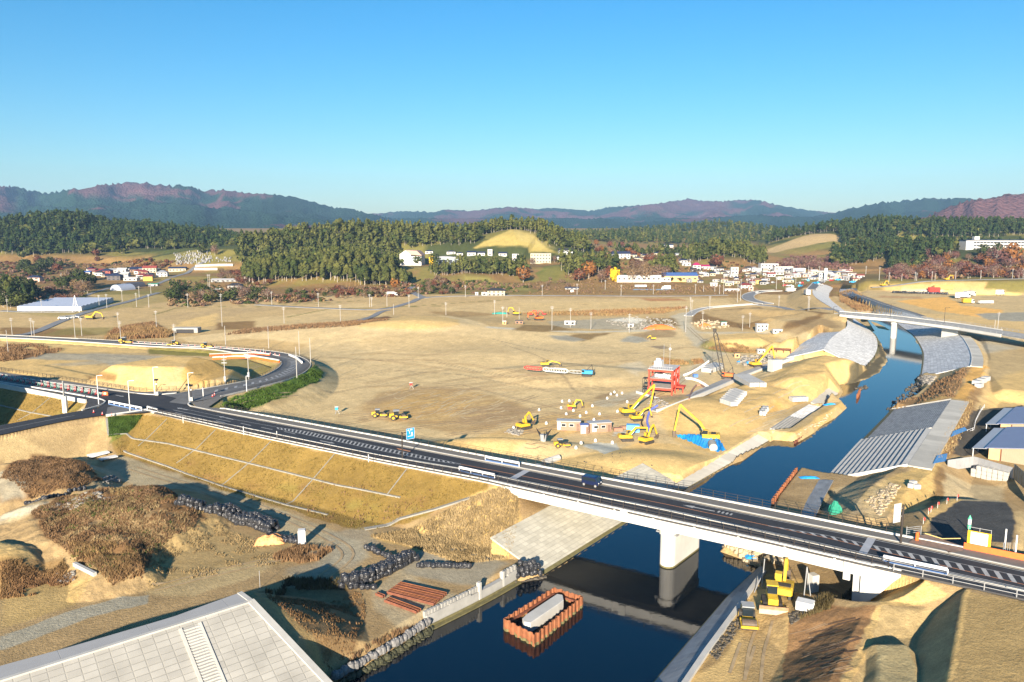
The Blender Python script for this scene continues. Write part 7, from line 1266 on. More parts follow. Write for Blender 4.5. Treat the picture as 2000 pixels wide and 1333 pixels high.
PM=mat('concrete_pole',(.33,.32,.30),.8,.08,.5)
def pole(px,yt,yb,label,group,arm=True,name='utility_pole',rad=None,m=None):
 p=G(px,yb);h=(yb-yt)*p[1]/1500;t=thing(name,label,'utility pole',p,0,group);b=MB();r=rad or max(.15,p[1]*.00033);b.tube([(0,0,-.3),(0,0,h)],r,7,r*.65);b.build('pole',m or PM,t)
 if arm and h>7:b=MB();b.box(0,0,h-.7,1.8,.14,.14);b.box(0,0,h-1.5,1.4,.14,.14);b.build('crossarm',STEEL,t)
 return t,h
for (x,a,c)in POL:
 g='left fields' if x<500 and c<670 else ('middle fields' if c<625 and x<1430 else ('works yard' if 900<x<1480 and c>620 else ('right terrace' if x>1680 else ('loop road' if c>670 else 'town'))))
 pole(x,a,c,{'left fields':'slim concrete utility pole in the fields before the left village','middle fields':'slim concrete utility pole in the tan fields before the woods','works yard':'tall concrete utility pole standing in the back works yards','right terrace':'concrete utility pole along the road on the right terrace','loop road':'tall bare grey pole beside the loop road','town':'concrete utility pole at the distant town'}[g],'utility poles of the '+g,arm=g!='loop road')
t=thing('pylon','three legged pale lattice mast at the corner of the huge greenhouse','mast',G(148,610));
for a in (0,2.1,4.2):b=MB();b.bar((2.4*math.cos(a),2.4*math.sin(a),-.3),(0,0,11),.28);b.build('leg',WSTEEL,t)
for (x,a,c,l)in ((440,692,750,'utility pole with crossarms standing before the flat topped mound'),(486,683,741,'utility pole with crossarms on the inner side of the loop road')):
 t,h=pole(x,a,c,l,None);b=MB();b.box(0,0,1.5,.6,.5,1.6);b.build('cable_box',GREYM,t);b=MB();b.box(0,0,h-2.4,1.6,.2,.2);b.build('crossarm',STEEL,t)
def lamp(px,yt,yb,label,m=WSTEEL,arm=1.2,z=9.1,solar=False):
 p=W(px,yb,z);h=(yb-yt)*p[1]/1500;t=thing('street_lamp',label,'street lamp',p);b=MB();b.tube([(0,0,0),(0,0,h)],.12,8,.08);b.build('pole',m,t)
 if solar:b=MB();b.box(0,0,h,1.1,.9,.1,.2,.4);b.build('solar_panel',BLACKM,t);b=MB();b.box(0,0,h-1.2,.5,.4,.3);b.build('lamp_head',WHITEM,t);b=MB();b.box(0,0,.5,1.0,.9,1.0);b.build('base_block',CONC,t)
 else:b=MB();b.bar((0,0,h),(arm,0,h+.15),.1);b.build('arm',m,t);b=MB();b.box(arm,0,h+.1,.7,.25,.14);b.build('lamp_head',m,t)
lamp(193,732,790,'slender grey street lamp on the rounded corner kerb');lamp(254,742,803,'slender grey street lamp behind the long white guard beam');lamp(302,716,771,'thin pale street lamp on the far footway of the junction');lamp(370,727,784,'grey street lamp on the island corner of the loop road');lamp(307,741,772,'solar panel lamp on a white base at the junction',DARKST,solar=True);lamp(374,752,783,'solar panel lamp at the island corner beside the grey lamp',DARKST,solar=True)
lamp(482,734,765,'grey pole lamp on the outer edge of the loop road',WSTEEL,.6,8.6);lamp(1739,594,619,'tall thin lamp in the middle of the far bridge',DARKST,2,9.7);lamp(1844,601,632,'tall thin lamp at the right end of the far bridge',DARKST,2,9.7);lamp(1628,599,612,'thin lamp at the left end of the far bridge',DARKST,1.5,9);lamp(721,886,903,'short white post lamp on the near edge of the embankment road')if 0 else None
t,h=pole(128,742,806,'thick white pole with a tall box at its foot beside the side road',None,False,'utility_pole',.28,WHITEM);b=MB();b.box(0,0,2.2,1.1,.8,4.6);b.build('base_box',WHITEM,t)
b=MB();p=W(397,774,9);b.tube([p,(p[0],p[1],p[2]+2.6)],.13,8);tag(b.build('post',WHITEM),'short white post on the loop road before the ditch','post')
for i,(x,y0)in enumerate(((476,850),(358,827),(720,903),(541,856))):b=MB();p=W(x,y0,9.2);b.tube([p,(p[0],p[1],p[2]+(1.6 if i else 2.0))],.08,6);tag(b.build('delineator_post',WHITEM),['white delineator post third along the near edge wall','white delineator post first along the near edge wall','tall white delineator post left of the blue sign','white delineator post fourth along the near edge wall'][i],'post')
def car(label,px,py,deg,m,kind='car',group=None,s=1.0,z=None):
 t=thing({'car':'parked_car','truck':'truck','bus':'trailer'}[kind],label,{'car':'car','truck':'truck','bus':'trailer'}[kind],G(px,py)if z is None else W(px,py,z),R(deg),group);b=MB()
 if kind=='car':b.xprism([(x*s,z_*s)for x,z_ in ((-2.2,.3),(2.2,.3),(2.2,.85),(1.2,.95),(.6,1.5),(-1.5,1.5),(-2.1,.95))],-.85*s,.85*s);b.build('body',m,t);b=MB();b.xprism([(x*s,z_*s)for x,z_ in ((-1.75,1.0),(1.0,1.0),(.55,1.44),(-1.45,1.44))],-.87*s,.87*s);b.build('window',GLASS,t)
 elif kind=='truck':b.box(-.8*s,0,1.7*s,4.6*s,2.1*s,2.2*s);b.build('cargo_box',m,t);b=MB();b.xprism([(x*s,z_*s)for x,z_ in ((1.6,.4),(3.2,.4),(3.2,1.3),(2.9,2.3),(1.6,2.3))],-1*s,1*s);c=b.build('cab',WHITEM,t);b=MB();b.xprism([(x*s,z_*s)for x,z_ in ((2.2,1.4),(3.22,1.35),(2.98,2.1),(2.2,2.1))],-1.03*s,1.03*s);b.build('window',GLASS,c)
 else:b.box(0,0,1.6*s,11*s,2.4*s,1.8*s);b.build('body',m,t)
 for x in ((-1.4,1.4)if kind=='car' else (-2.2,2.3)):
  for sy in (-.8,.8):b=MB();b.tube([(x*s,(sy-.1)*s,.35*s),(x*s,(sy+.1)*s,.35*s)],.36*s,10);b.build('wheel',TRK,t)
 return t
car('white box truck parked at the foot of the wood',766,579,10,WHITEM,'truck',None,1.3);car('white truck on the pond liner field',1301,566,170,WHITEM,'truck',None,1.3);car('long white trailer on the field right of the ginkgo',1251,562,5,WHITEM,'bus');car('white box truck on the bank beside the grey shed',487,549,0,WHITEM,'truck',None,1.4)
for i,(x,y,c)in enumerate(((124,624,WHITEM),(136,623,GREYM),(145,622,WHITEM))):car(['white van left of three by the field track','grey car in the middle of three by the field track','white car right of three by the field track'][i],x,y,20,c,'car',None,1.3)
for i,(x,y)in enumerate(((414,567),(424,567),(433,567))):car('white car parked in the row beside the white house on the bank',x,y,60,WHITEM,'car','cars beside the white house')
for i,(x,y,m_)in enumerate(((1880,582,WHITEM),(1893,579,GREYM),(1953,577,WHITEM),(1870,583,WHITEM))):car(['white truck at the foot of the yellow oval plot, left','grey truck at the foot of the yellow oval plot, right','white truck right of the yellow oval plot','small white truck left of the others by the oval plot'][i],x,y,20*i,m_,'truck',None,1.5)
car('yellow truck on the tan plot of the right terrace',1890,593,0,YEL,'truck',None,1.2);car('white low loader on the tan plot of the right terrace',1925,594,5,WHITEM,'bus',None,.9);car('white truck on the town road',1576,577,80,WHITEM,'truck',None,1.5);car('grey car on the town road curve',1482,574,40,GREYM,'car',None,1.5);car('white truck in the lot before the river bend',1545,571,10,WHITEM,'truck',None,1.4)
for i in range(24):x=1490+rr.random()*180;car('small car parked among the buildings of the distant town',x,549+rr.random()*14-max(0,(x-1560)*.08),rr.random()*180,rr.choice([WHITEM,GREYM,BLUEM,REDM]),'car','cars of the distant town',1.3)
container('yellow box container beside the village lane',290,549,9,3,4.2,5,mat('container_yellow',(.5,.36,.04),.5));container('white box on the ground before the low blue-roofed hut',1117,571,2.5,2,2,0,WHITEM);container('dark red hut on the right terrace plot',1824,571,9,3,4,0,REDM,'site_hut');container('yellow long container on the right terrace',1842,565,16,3,3,0,mat('tan_container',(.5,.33,.1)),'container')
b=MB();p=G(1612,547);b.box(p[0],p[1],p[2]+6,3,1.2,12);tag(b.build('sign_tower',WHITEM),'tall white sign tower rising over the distant town','tower')
b=MB();P_=[G(342,652),G(372,652)];t=thing('culvert','concrete box culvert with a dark mouth by the reeds','culvert',P_[0]);b.box(5,3,1.6,13,5,2.6);b.build('box',CONCG,t);b=MB();b.box(5,.45,1.2,9,.3,1.9);b.build('mouth_shade',BLACKM,t)  # black panel on the solid box stands in for the shade inside
def leafmat(name,c1,c2,var=.5):
 m=bpy.data.materials.new(name);m.use_nodes=True;n=m.node_tree;L=n.links;b=n.nodes['Principled BSDF'];b.inputs['Roughness'].default_value=.9;b.inputs['Specular IOR Level'].default_value=.1
 g=n.nodes.new('ShaderNodeNewGeometry');no=n.nodes.new('ShaderNodeTexNoise');no.inputs['Scale'].default_value=.06;no.inputs['Detail'].default_value=3;L.new(g.outputs['Position'],no.inputs['Vector'])
 n2=n.nodes.new('ShaderNodeTexNoise');n2.inputs['Scale'].default_value=.45;n2.inputs['Detail'].default_value=4;L.new(g.outputs['Position'],n2.inputs['Vector'])
 r=n.nodes.new('ShaderNodeMapRange');r.inputs[1].default_value=.35;r.inputs[2].default_value=.65;L.new(no.outputs[0],r.inputs[0])
 mx=n.nodes.new('ShaderNodeMix');mx.data_type='RGBA';mx.inputs[6].default_value=(*c1,1);mx.inputs[7].default_value=(*c2,1);L.new(r.outputs[0],mx.inputs[0])
 r2=n.nodes.new('ShaderNodeMapRange');r2.inputs[1].default_value=.3;r2.inputs[2].default_value=.7;r2.inputs[3].default_value=1-var;r2.inputs[4].default_value=1+var;L.new(n2.outputs[0],r2.inputs[0])
 s=n.nodes.new('ShaderNodeVectorMath');s.operation='SCALE';L.new(mx.outputs[2],s.inputs[0]);L.new(r2.outputs[0],s.inputs['Scale']);L.new(s.outputs[0],b.inputs['Base Color']);return m
LF=dict(conifer=leafmat('conifer_leaf',(.036,.050,.013),(.095,.096,.026)),dconifer=leafmat('dark_conifer_leaf',(.017,.033,.011),(.038,.052,.015)),rust=leafmat('rust_leaf',(.13,.05,.025),(.085,.036,.024)),bare=leafmat('bare_twigs',(.125,.075,.055),(.16,.10,.065)),tan=leafmat('tan_twigs',(.19,.125,.06),(.14,.09,.05)),yellow=leafmat('yellow_leaf',(.62,.42,.015),(.55,.36,.02),.25),broad=leafmat('broad_leaf',(.028,.042,.012),(.050,.058,.015)),purple=leafmat('purple_twigs',(.15,.075,.062),(.12,.06,.055)),orange=leafmat('orange_leaf',(.20,.085,.022),(.15,.065,.022)))
BARK=mat('bark',(.17,.125,.09),.9,.2,1);BARKP=mat('pale_bark',(.34,.30,.25),.9,.2,1)
def crown_conifer(rg,n,z0=.32,wid=.125):
 V=[];F=[];a0_=rg.random()*6
 for i in range(n):
  f=rg.random()**.8;z=z0+(1-z0)*f;r=wid*(1+.3*math.sin(a0_+z*9))*(1-((z-z0)/(1-z0))**3.0)*(.6+.4*min(1,(z-z0)*9+.25))*(.45+.7*rg.random());a=rg.random()*6.283;s=(.045+.05*rg.random())*(1.15-f*.5)
  c=np.array([r*math.cos(a),r*math.sin(a),z]);o=np.array([math.cos(a),math.sin(a),-.55+.5*(rg.random()-.5)]);t_=np.array([-math.sin(a),math.cos(a),.4*(rg.random()-.5)]);up=np.array([.25*math.cos(a),.25*math.sin(a),1.0])
  k=len(V);V+=[c-t_*s*.8+up*s*.2,c+t_*s*.8+up*s*.2,c+o*s*.9-t_*s*.25-up*s*.35,c+up*s*1.1];F+=[(k,k+2,k+1),(k,k+1,k+3)]
 return np.array(V),F
def crown_round(rg,n,z0=.22,wid=.36,s0=.05,thin=False):
 V=[];F=[];cl=rg.normal(size=(14,3));cl/=np.linalg.norm(cl,axis=1)[:,None]
 for i in range(n):
  d=cl[i%14]*.65+rg.normal(size=3)*.42;d/=max(1,np.linalg.norm(d));c=np.array([d[0]*wid,d[1]*wid,z0+(1-z0)*(.5+.5*d[2])]);s=s0*(.6+.8*rg.random());u=rg.normal(size=3);u/=np.linalg.norm(u);v=np.cross(u,d+.01);v/=np.linalg.norm(v)+1e-6;w=.22 if thin else .8
  k=len(V);V+=[c-u*s-v*s*w,c+u*s-v*s*w,c+u*s+v*s*w,c-u*s+v*s*w];F+=[(k,k+1,k+2,k+3)]
 return np.array(V),F
def trunk_mesh(h=1.0,r=.012,limbs=0,seed=0,m=BARK,top=.9):
 b=MB();b.tube([(0,0,-.03),(0,0,top*h*.6),(0,0,top*h)],r,5,r*.35);rr_=random.Random(seed)
 for k in range(limbs):a=rr_.random()*6.28;z=.25+.35*rr_.random();b.tube([(0,0,z),(.15*math.cos(a),.15*math.sin(a),z+.18),(.25*math.cos(a),.25*math.sin(a),z+.4)],r*.5,4,r*.15)
 me=b.mesh('trunk');me.materials.append(m);return me
def vmesh(V,F,m):me=bpy.data.meshes.new('crown');me.from_pydata(V.tolist(),[],F);me.materials.append(m);return me
rg=np.random.default_rng(3)
CON=[crown_conifer(rg,210,z0,w)for z0,w in ((.36,.14),(.46,.12),(.28,.15),(.50,.13))];CONL=[crown_conifer(rg,66,z0,w*1.1)for z0,w in ((.30,.13),(.38,.11),(.22,.15))]
CM=[vmesh(V_,F_,LF['conifer'])for V_,F_ in CON]+[vmesh(V_,F_,LF['dconifer'])for V_,F_ in CON];TM=[trunk_mesh(1,.012,0,m=BARKP),trunk_mesh(1,.014,0,m=BARKP)]
RND={k:[vmesh(*crown_round(np.random.default_rng(i+7),230 if k not in ('bare','purple','tan')else 320,.2,.40,.055 if k not in ('bare','purple','tan')else .06,k in ('bare','purple','tan')),LF[k])for i in range(2)]for k in ('rust','bare','tan','broad','purple','orange')}
RT=[trunk_mesh(1,.022,6,s,BARKP,.75)for s in (1,2)]
def tree(p,h,kind,label,group=None,w=1.0):
 con=kind in ('conifer','dconifer');t=thing('conifer_tree' if con else ('bush' if h<5 else 'broadleaf_tree' if kind=='broad' else 'leafless_tree' if kind in ('bare','tan','purple')else 'autumn_tree'),label,'tree' if h>=5 else 'bush',(p[0],p[1],p[2]-.2),random.random()*6.28,group)
 cm=random.choice(CM[:4]if kind=='conifer' else CM[4:])if con else random.choice(RND[kind]);s=(h*w,h*w,h)
 o=link_mesh('crown',cm,None,t);o.scale=s;o=link_mesh('trunk',random.choice(TM)if con else random.choice(RT),None,t);o.scale=s;return t
def tl(px,D,dz=0):x=(px-1000)/1500*D;return (x,D,ground(x,D)+dz)
FR=[(-70,470,1055,1330,7.6,18,'d'),(150,510,1335,1470,13,18,'d'),(430,785,905,1050,7.2,17,'c'),(775,935,972,1060,7.5,18,'c'),(925,1062,1034,1065,6.5,19,'c'),(1035,1150,985,1050,7.5,17,'c'),(480,772,738,838,6.2,18.5,'c'),(772,803,738,765,5.5,15,'c'),(845,895,798,826,5.6,12,'c'),(895,1022,798,828,5.2,15.5,'c'),(1100,1205,815,862,7,20,'c'),(1278,1316,820,850,6.5,20,'c'),(1330,1492,975,1045,7.5,18,'c'),(1060,1500,1480,1960,17,17,'m'),(1500,1660,1308,1360,8.5,18,'d'),(1632,2060,1175,1350,9,18,'d'),(1625,1795,960,1060,8,17,'d'),(1735,1800,870,990,7,15,'d'),(1790,1852,905,1080,8,18,'d'),(1850,2060,1012,1110,8,18,'d'),(1200,1345,1040,1100,10,15,'m'),(-160,-70,700,900,9,16,'d'),(-30,60,560,640,7,11,'m')]  # dark block beside the right spur is added to imitate its shadowed valley
EXC=[[(p[0],p[1])for p in (WD(*q)for q in P)]for P in ([(925,497,950),(985,452,1028),(1015,452,1028),(1092,497,950)],[(1478,497,1180),(1585,458,1302),(1630,475,1290),(1650,500,1150)],[(1715,490,1120),(1755,476,1215),(1815,480,1200),(1800,492,1120)],[(170,502,1065),(330,505,1045),(340,520,900),(470,520,900),(470,505,1090),(345,495,1110)])]
trs=[]
for (x0,x1,D0,D1,sp_,h,k)in FR:
 D=D0
 while D<D1:
  px=x0+random.random()*sp_/D*1500
  while px<x1:
   d_=D+sp_*(random.random()-.5);p_=px+sp_/D*1500*(random.random()-.5);x=(p_-1000)/1500*d_
   if not any(inside(np.array([x]),np.array([d_]),E_)[0]for E_ in EXC)and (fbm(np.array([x/45]),np.array([d_/45]),77)[0]>.24):
    z=ground(x,d_);hh=h*(.58+.55*random.random());kk=k
    trs.append((x,d_,z,hh,kk))
   px+=sp_/D*1500
  D+=sp_*.9
def frame(x,y):return -40<1000+1500*x/y<2040
trs.sort(key=lambda q:q[1]);ind=[q for q in trs if frame(q[0],q[1])][:290];ids=set(id(q)for q in ind)
for q in ind:
 px=1000+1500*q[0]/q[1]
 if px<480:lab,gr='dark conifer in the wood above the left village','conifers of the left wood'
 elif px<815:lab,gr='tall cedar in the front grove left of the white school hall','cedars of the front grove'
 elif px<1040:lab,gr='slim cedar with a long bare trunk in the stand below the school','slim cedars below the school'
 elif px<1330:lab,gr='broad conifer in the clumps behind the yellow ginkgo','conifers behind the ginkgo'
 else:lab,gr='conifer in the knoll and spur woods on the right','conifers of the right woods'
 tree(q[:3],q[3],'dconifer' if q[4]=='d' or (q[4]=='m' and random.random()<.5)else 'conifer',lab,gr,1.2+.35*random.random())
RL=[(v_,[t_ for f_ in fs_ for t_ in ((f_[0],f_[1],f_[2]),(f_[0],f_[2],f_[3]))])for v_,fs_ in (crown_round(np.random.default_rng(40+i),46,.12,.42,.11)for i in range(3))]
def forest(name,sel,m,bark=True):
 VV=[];FF=[];o=0;FM=[]
 for (x,y,z,h,k)in sel:
  rd_=random.random()<.2;V_,F_=(RL if rd_ else CONL)[int(random.random()*3)];h=h*(.8 if rd_ else 1);a=random.random()*6.28;c,s=math.cos(a),math.sin(a);w_=1.15+.5*random.random();Q=V_*[h*w_,h*w_,h];Q=np.stack([Q[:,0]*c-Q[:,1]*s+x,Q[:,0]*s+Q[:,1]*c+y,Q[:,2]+z-.3],1);VV.append(Q);FF.append(np.array(F_)+o);FM.append(np.full(len(F_),random.choice((2,2,4,4,4))if rd_ else 0));o+=len(Q)
  if bark and y<1350:
   r=.22;q=np.array([[x-r,y,z-.5],[x+r,y-r,z-.5],[x+r,y+r,z-.5],[x,y,z+h*.85]]);VV.append(q);FF.append(np.array([(0,1,3),(1,2,3),(2,0,3)])+o);FM.append(np.ones(3,int));o+=4
 V_=np.concatenate(VV);F_=np.concatenate(FF);FM=np.concatenate(FM);me=bpy.data.meshes.new(name);me.vertices.add(len(V_));me.vertices.foreach_set('co',V_.astype(np.float32).ravel());me.loops.add(F_.size);me.loops.foreach_set('vertex_index',F_.astype(np.int32).ravel());me.polygons.add(len(F_));me.polygons.foreach_set('loop_start',np.arange(0,F_.size,3,dtype=np.int32));me.polygons.foreach_set('loop_total',np.full(len(F_),3,np.int32));me.materials.append(m);me.materials.append(BARKP);[me.materials.append(LF[q_])for q_ in ('broad','tan','conifer')];me.polygons.foreach_set('material_index',FM.astype(np.int32));me.update();o=bpy.data.objects.new(name,me);COL.objects.link(o);return tag(o,kind='stuff')
rest=[q for q in trs if id(q)not in ids]
forest('conifer_forest',[q for q in rest if q[4]=='c' or (q[4]=='m' and int(q[0])%2)],LF['conifer']);forest('dark_conifer_forest',[q for q in rest if q[4]=='d' or (q[4]=='m' and not int(q[0])%2)],LF['dconifer'])
DT=[(1201,551,30,'ginkgo','bright yellow ginkgo tree beside the white works building'),(1022,552,34,'orange','rust orange tree at the right end of the slim cedars'),(772,566,24,'orange','bright orange tree at the foot of the front grove'),(1150,545,36,'orange','broad orange-brown tree in front of the conifers left of the ginkgo'),(1190,545,26,'rust','dark red tree just above the ginkgo'),(1175,553,26,'bare','bare pale grey tree left of the ginkgo'),(1130,550,26,'rust','reddish tree at the left of the broad orange-brown one'),(1400,523,28,'rust','large rust-red tree in front of the right knoll'),(1270,520,26,'rust','red tree rising among the navy roofs'),(1285,532,24,'rust','dark red tree right of the navy roofed cluster'),(816,519,22,'broad','dark evergreen tree in front of the white school hall'),(851,519,24,'broad','round evergreen tree before the glazed hall'),(843,517,18,'yellow2','small yellow tree between the evergreens at the glazed hall'),(1016,512,18,'broad','round green tree between the white blocks below the cleared hill'),(1040,517,14,'bare','bare tree before the cream flat roofed block'),(1083,513,14,'bare','bare bushy tree right of the cream flat roofed block'),(187,502,16,'rust','bare reddish tree at the edge of the left dark wood'),(190,512,11,'rust','rust bush below the reddish tree'),(205,524,9,'orange','orange bush behind the village, left'),(420,500,22,'bare','big bare tree beside the cemetery lane'),(395,497,24,'broad','yellow-green tree above the cemetery'),(317,524,8,'rust','bright red bush beside the cream house'),(1215,483,12,'rust','red autumn tree above the long white block'),(1150,480,12,'rust','reddish autumn tree on the ridge, left of others'),(1165,480,12,'orange','orange autumn tree on the ridge'),(1190,484,13,'rust','dark red autumn tree on the ridge'),(1240,486,12,'orange','small orange tree right of the red one above the block'),(970,570,1,'skip',''),(879,567,12,'broad','low dark bush on the brown slope left of the cleared bank'),(1235,552,30,'tan','leafless tan tree behind the white works building, left'),(1262,552,32,'tan','leafless tan tree behind the white works building, middle'),(1287,550,34,'bare','leafless grey tree behind the white works building, right'),(1310,551,12,'broad','round evergreen before the orange hall'),(1329,551,9,'broad','small evergreen bush before the orange hall'),(875,534,20,'broad','dark shrub thicket left of the slim cedars'),(1945,522,45,'purple','large purple-brown bare tree below the white hill building'),(1975,520,45,'orange','tall orange tree below the white hill building'),(1920,505,28,'broad','dark pine in front of the white hill building, left'),(1945,500,26,'broad','dark pine in front of the white hill building, right'),(1930,525,24,'yellow3','yellowish tree on the right hillside'),(1857,484,6,'rust','small crimson bush left of the white hill building'),(1800,545,16,'yellow3','yellow-brown shrub at the foot of the right spur'),(1760,540,14,'tan','lone leafless shrub before the shaded spur')]
YB=vmesh(*crown_round(np.random.default_rng(5),420,.08,.30,.055),LF['yellow'])
for (px,py,hp,k,lab)in DT:
 if k=='skip':continue
 p=G(px,py);h=hp*p[1]/1500
 if k=='ginkgo':t=tree(p,h,'broad',lab);t.children[0].data=YB;t.name='ginkgo_tree';continue
 if k.startswith('yellow'):t=tree(p,h,'orange',lab);t.children[0].data=YB if k=='yellow2' else t.children[0].data;continue
 tree(p,h,k,lab,None,1.15 if k=='rust' else 1)
def thicket(lab,gr,P,n,h0,h1,kinds,D=False):
 n=int(n*1.05)
 Q=[(WD(*p)if D else G(*p))for p in P];xs=[q[0]for q in Q];ys=[q[1]for q in Q];k=0;tr=0
 while k<n and tr<n*40:
  tr+=1;x=min(xs)+(max(xs)-min(xs))*random.random();y_=min(ys)+(max(ys)-min(ys))*random.random()
  if inside(np.array([x]),np.array([y_]),Q)[0]:tree((x,y_,ground(x,y_)),h0+(h1-h0)*random.random(),random.choice(kinds),lab,gr,1.25);k+=1
thicket('purple-brown leafless tree on the slope below the white hill building','leafless trees of the right slope',[(1730,545),(1770,520),(1800,500),(1880,500),(2010,512),(2010,545),(1860,545)],95,7,13,['purple','purple','bare','rust','orange'])
thicket('brown shrub below the terraced cut hill','shrubs below the cut hill',[(1520,522),(1545,506),(1625,508),(1640,520),(1600,528)],45,5,9,['purple','bare','purple'])
thicket('bare brown tree in the thicket behind the white works building','thicket behind the works building',[(1215,545),(1230,520),(1300,515),(1310,545)],26,8,13,['tan','bare','tan','rust'])
thicket('dark evergreen in the thicket at the far left','evergreens at the far left',[(-20,600),(0,572),(40,568),(72,590),(60,600),(30,604)],26,7,12,['broad','broad'])
thicket('dark tree in the clump left of the village','clump left of the village',[(30,528),(60,515),(120,520),(125,538),(85,545),(40,540)],20,8,13,['broad','broad','rust'])
thicket('dark tree in the clump before the village','clump before the village',[(115,565),(130,548),(180,545),(190,560),(170,575),(130,572)],20,8,14,['broad','bare','broad','tan'])
thicket('brown shrub on the shaded bank behind the huge greenhouse','shrubs behind the huge greenhouse',[(70,575),(110,565),(150,578),(160,588),(90,588)],22,3,5.5,['rust','bare'])
thicket('shrub on the brown slope behind the village','shrubs behind the village',[(230,528),(260,512),(330,508),(350,520),(310,528)],26,3.5,6.5,['rust','tan','orange'])
thicket('evergreen or brown tree on the bank around the white house','trees on the bank of the white house',[(330,590),(335,560),(400,572),(470,570),(530,572),(530,590),(430,594)],40,4,10,['broad','tan','bare','broad'])
thicket('shrub along the foot of the front grove','shrubs at the foot of the front grove',[(540,590),(560,575),(700,562),(790,570),(760,582),(640,588)],44,3,6,['bare','rust','broad','tan'])
thicket('shrub on the slope under the slim cedars','shrubs under the slim cedars',[(820,570),(850,545),(900,552),(905,575),(850,578)],34,3,6.5,['broad','rust','tan','bare'])
thicket('bare shrub on the field right of the cleared bank','shrubs right of the cleared bank',[(1020,565),(1060,545),(1100,550),(1110,562),(1060,570)],16,2.5,5,['bare','tan'])
thicket('brown tree between the left village and the front grove','trees between village and grove',[(420,545),(430,530),(520,545),(540,565),(480,560)],26,4,9,['tan','bare','rust'])
thicket('mixed autumn tree on the rise behind the town','autumn trees behind the town',[(1120,500),(1140,484),(1260,490),(1340,498),(1345,510),(1200,500)],36,6,11,['rust','broad','tan','orange'])
thicket('purple-brown tree in the red hollow of the right woods','trees of the red hollow',[(1700,492),(1730,480),(1800,478),(1830,488),(1780,496)],20,4,8,['purple','rust'])
def tufts(name,P,n,h0,h1,m,z=None,lean=.35,blades=5,clump=None,dens=None):
 Q=[G(*p)for p in P];Q2_=[(q[0],q[1])for q in Q];xs=[q[0]for q in Q];ys=[q[1]for q in Q];g=np.random.default_rng(n);N=n*4;x=min(xs)+(max(xs)-min(xs))*g.random(N);y_=min(ys)+(max(ys)-min(ys))*g.random(N);k=inside(x,y_,Q2_)
 if clump:k&=fbm(x/clump,y_/clump,88)>(dens or .5)
 x,y_=x[k][:n],y_[k][:n];V=[];F=[]
 for i in range(len(x)):
  zz=ground(x[i],y_[i])-.05
  for j in range(blades):
   a=g.random()*6.28;h=h0+(h1-h0)*g.random();w=h*.10+.03;lx,ly=lean*h*g.normal()*.6,lean*h*g.normal()*.6;bx,by=x[i]+.25*g.normal()*h0,y_[i]+.25*g.normal()*h0;c=len(V);V+=[(bx-w*math.cos(a),by-w*math.sin(a),zz),(bx+w*math.cos(a),by+w*math.sin(a),zz),(bx+lx,by+ly,zz+h)];F.append((c,c+1,c+2))
 me=bpy.data.meshes.new(name);me.from_pydata(V,[],F);o=link_mesh(name,me,m);return tag(o,kind='stuff')
GR=dict(weed=leafmat('weed_red',(.20,.12,.06),(.16,.10,.055),.4),straw=leafmat('straw',(.31,.23,.12),(.25,.18,.085),.3),ochre=leafmat('ochre_grass',(.20,.14,.04),(.15,.125,.035),.35),green=leafmat('green_grass',(.07,.12,.02),(.05,.09,.02),.4),reed=leafmat('reed',(.24,.16,.07),(.18,.10,.05),.35),dark=leafmat('dark_weed',(.07,.055,.03),(.09,.07,.03),.4))
tufts('weeds',[(60,1000),(190,955),(260,948),(390,990),(410,1025),(300,1070),(290,1110),(220,1145),(150,1095),(90,1050)],11000,.15,.5,GR['weed'],clump=3,dens=.36,lean=.7);tufts('weeds',[(0,935),(60,892),(120,893),(200,940),(150,955),(60,975)],6000,.15,.5,GR['weed'],clump=3,dens=.34,lean=.7);tufts('weeds',[(0,1100),(120,1090),(150,1130),(60,1165),(0,1170)],2400,.2,.55,GR['reed'],clump=3,dens=.42)
tufts('weeds',[(80,990),(200,955),(400,1000),(300,1080),(210,1140),(100,1060)],900,.2,.55,GR['green'],clump=3,dens=.58,lean=.6);tufts('weeds',[(80,990),(200,955),(400,1000),(300,1080),(210,1140),(100,1060)],3500,.15,.5,GR['straw'],clump=2.5,dens=.52,lean=.7);tufts('weeds',[(130,1060),(230,1060),(290,1090),(280,1130),(210,1140)],1600,.25,.6,GR['reed'],clump=3,dens=.42)
tufts('dry_grass',[(215,835),(285,812),(500,858),(740,908),(950,948),(945,960),(918,972),(705,1036),(440,960),(350,925),(230,880)],9000,.1,.32,GR['ochre'],clump=2.2,dens=.42);tufts('dry_grass',[(240,880),(500,930),(900,965),(705,1033),(440,958),(350,923)],1100,.25,.55,GR['weed'],clump=4,dens=.60);tufts('dry_grass',[(0,760),(165,787),(150,803),(0,828)],1400,.12,.3,GR['ochre'],clump=2.5,dens=.4)
tufts('green_grass',[(212,816),(277,812),(262,834),(248,847),(213,854)],2200,.2,.5,GR['green']);tufts('green_grass',[(425,800),(450,780),(545,750),(605,722),(630,728),(626,745),(560,774),(500,795)],2600,.3,.7,GR['green'],clump=4,dens=.36);tufts('straw_grass',[(985,950),(1010,962),(1012,1010),(1000,1088),(900,1103),(800,1068),(720,1048),(918,974)],8000,.2,.6,GR['straw'],clump=2,dens=.3)
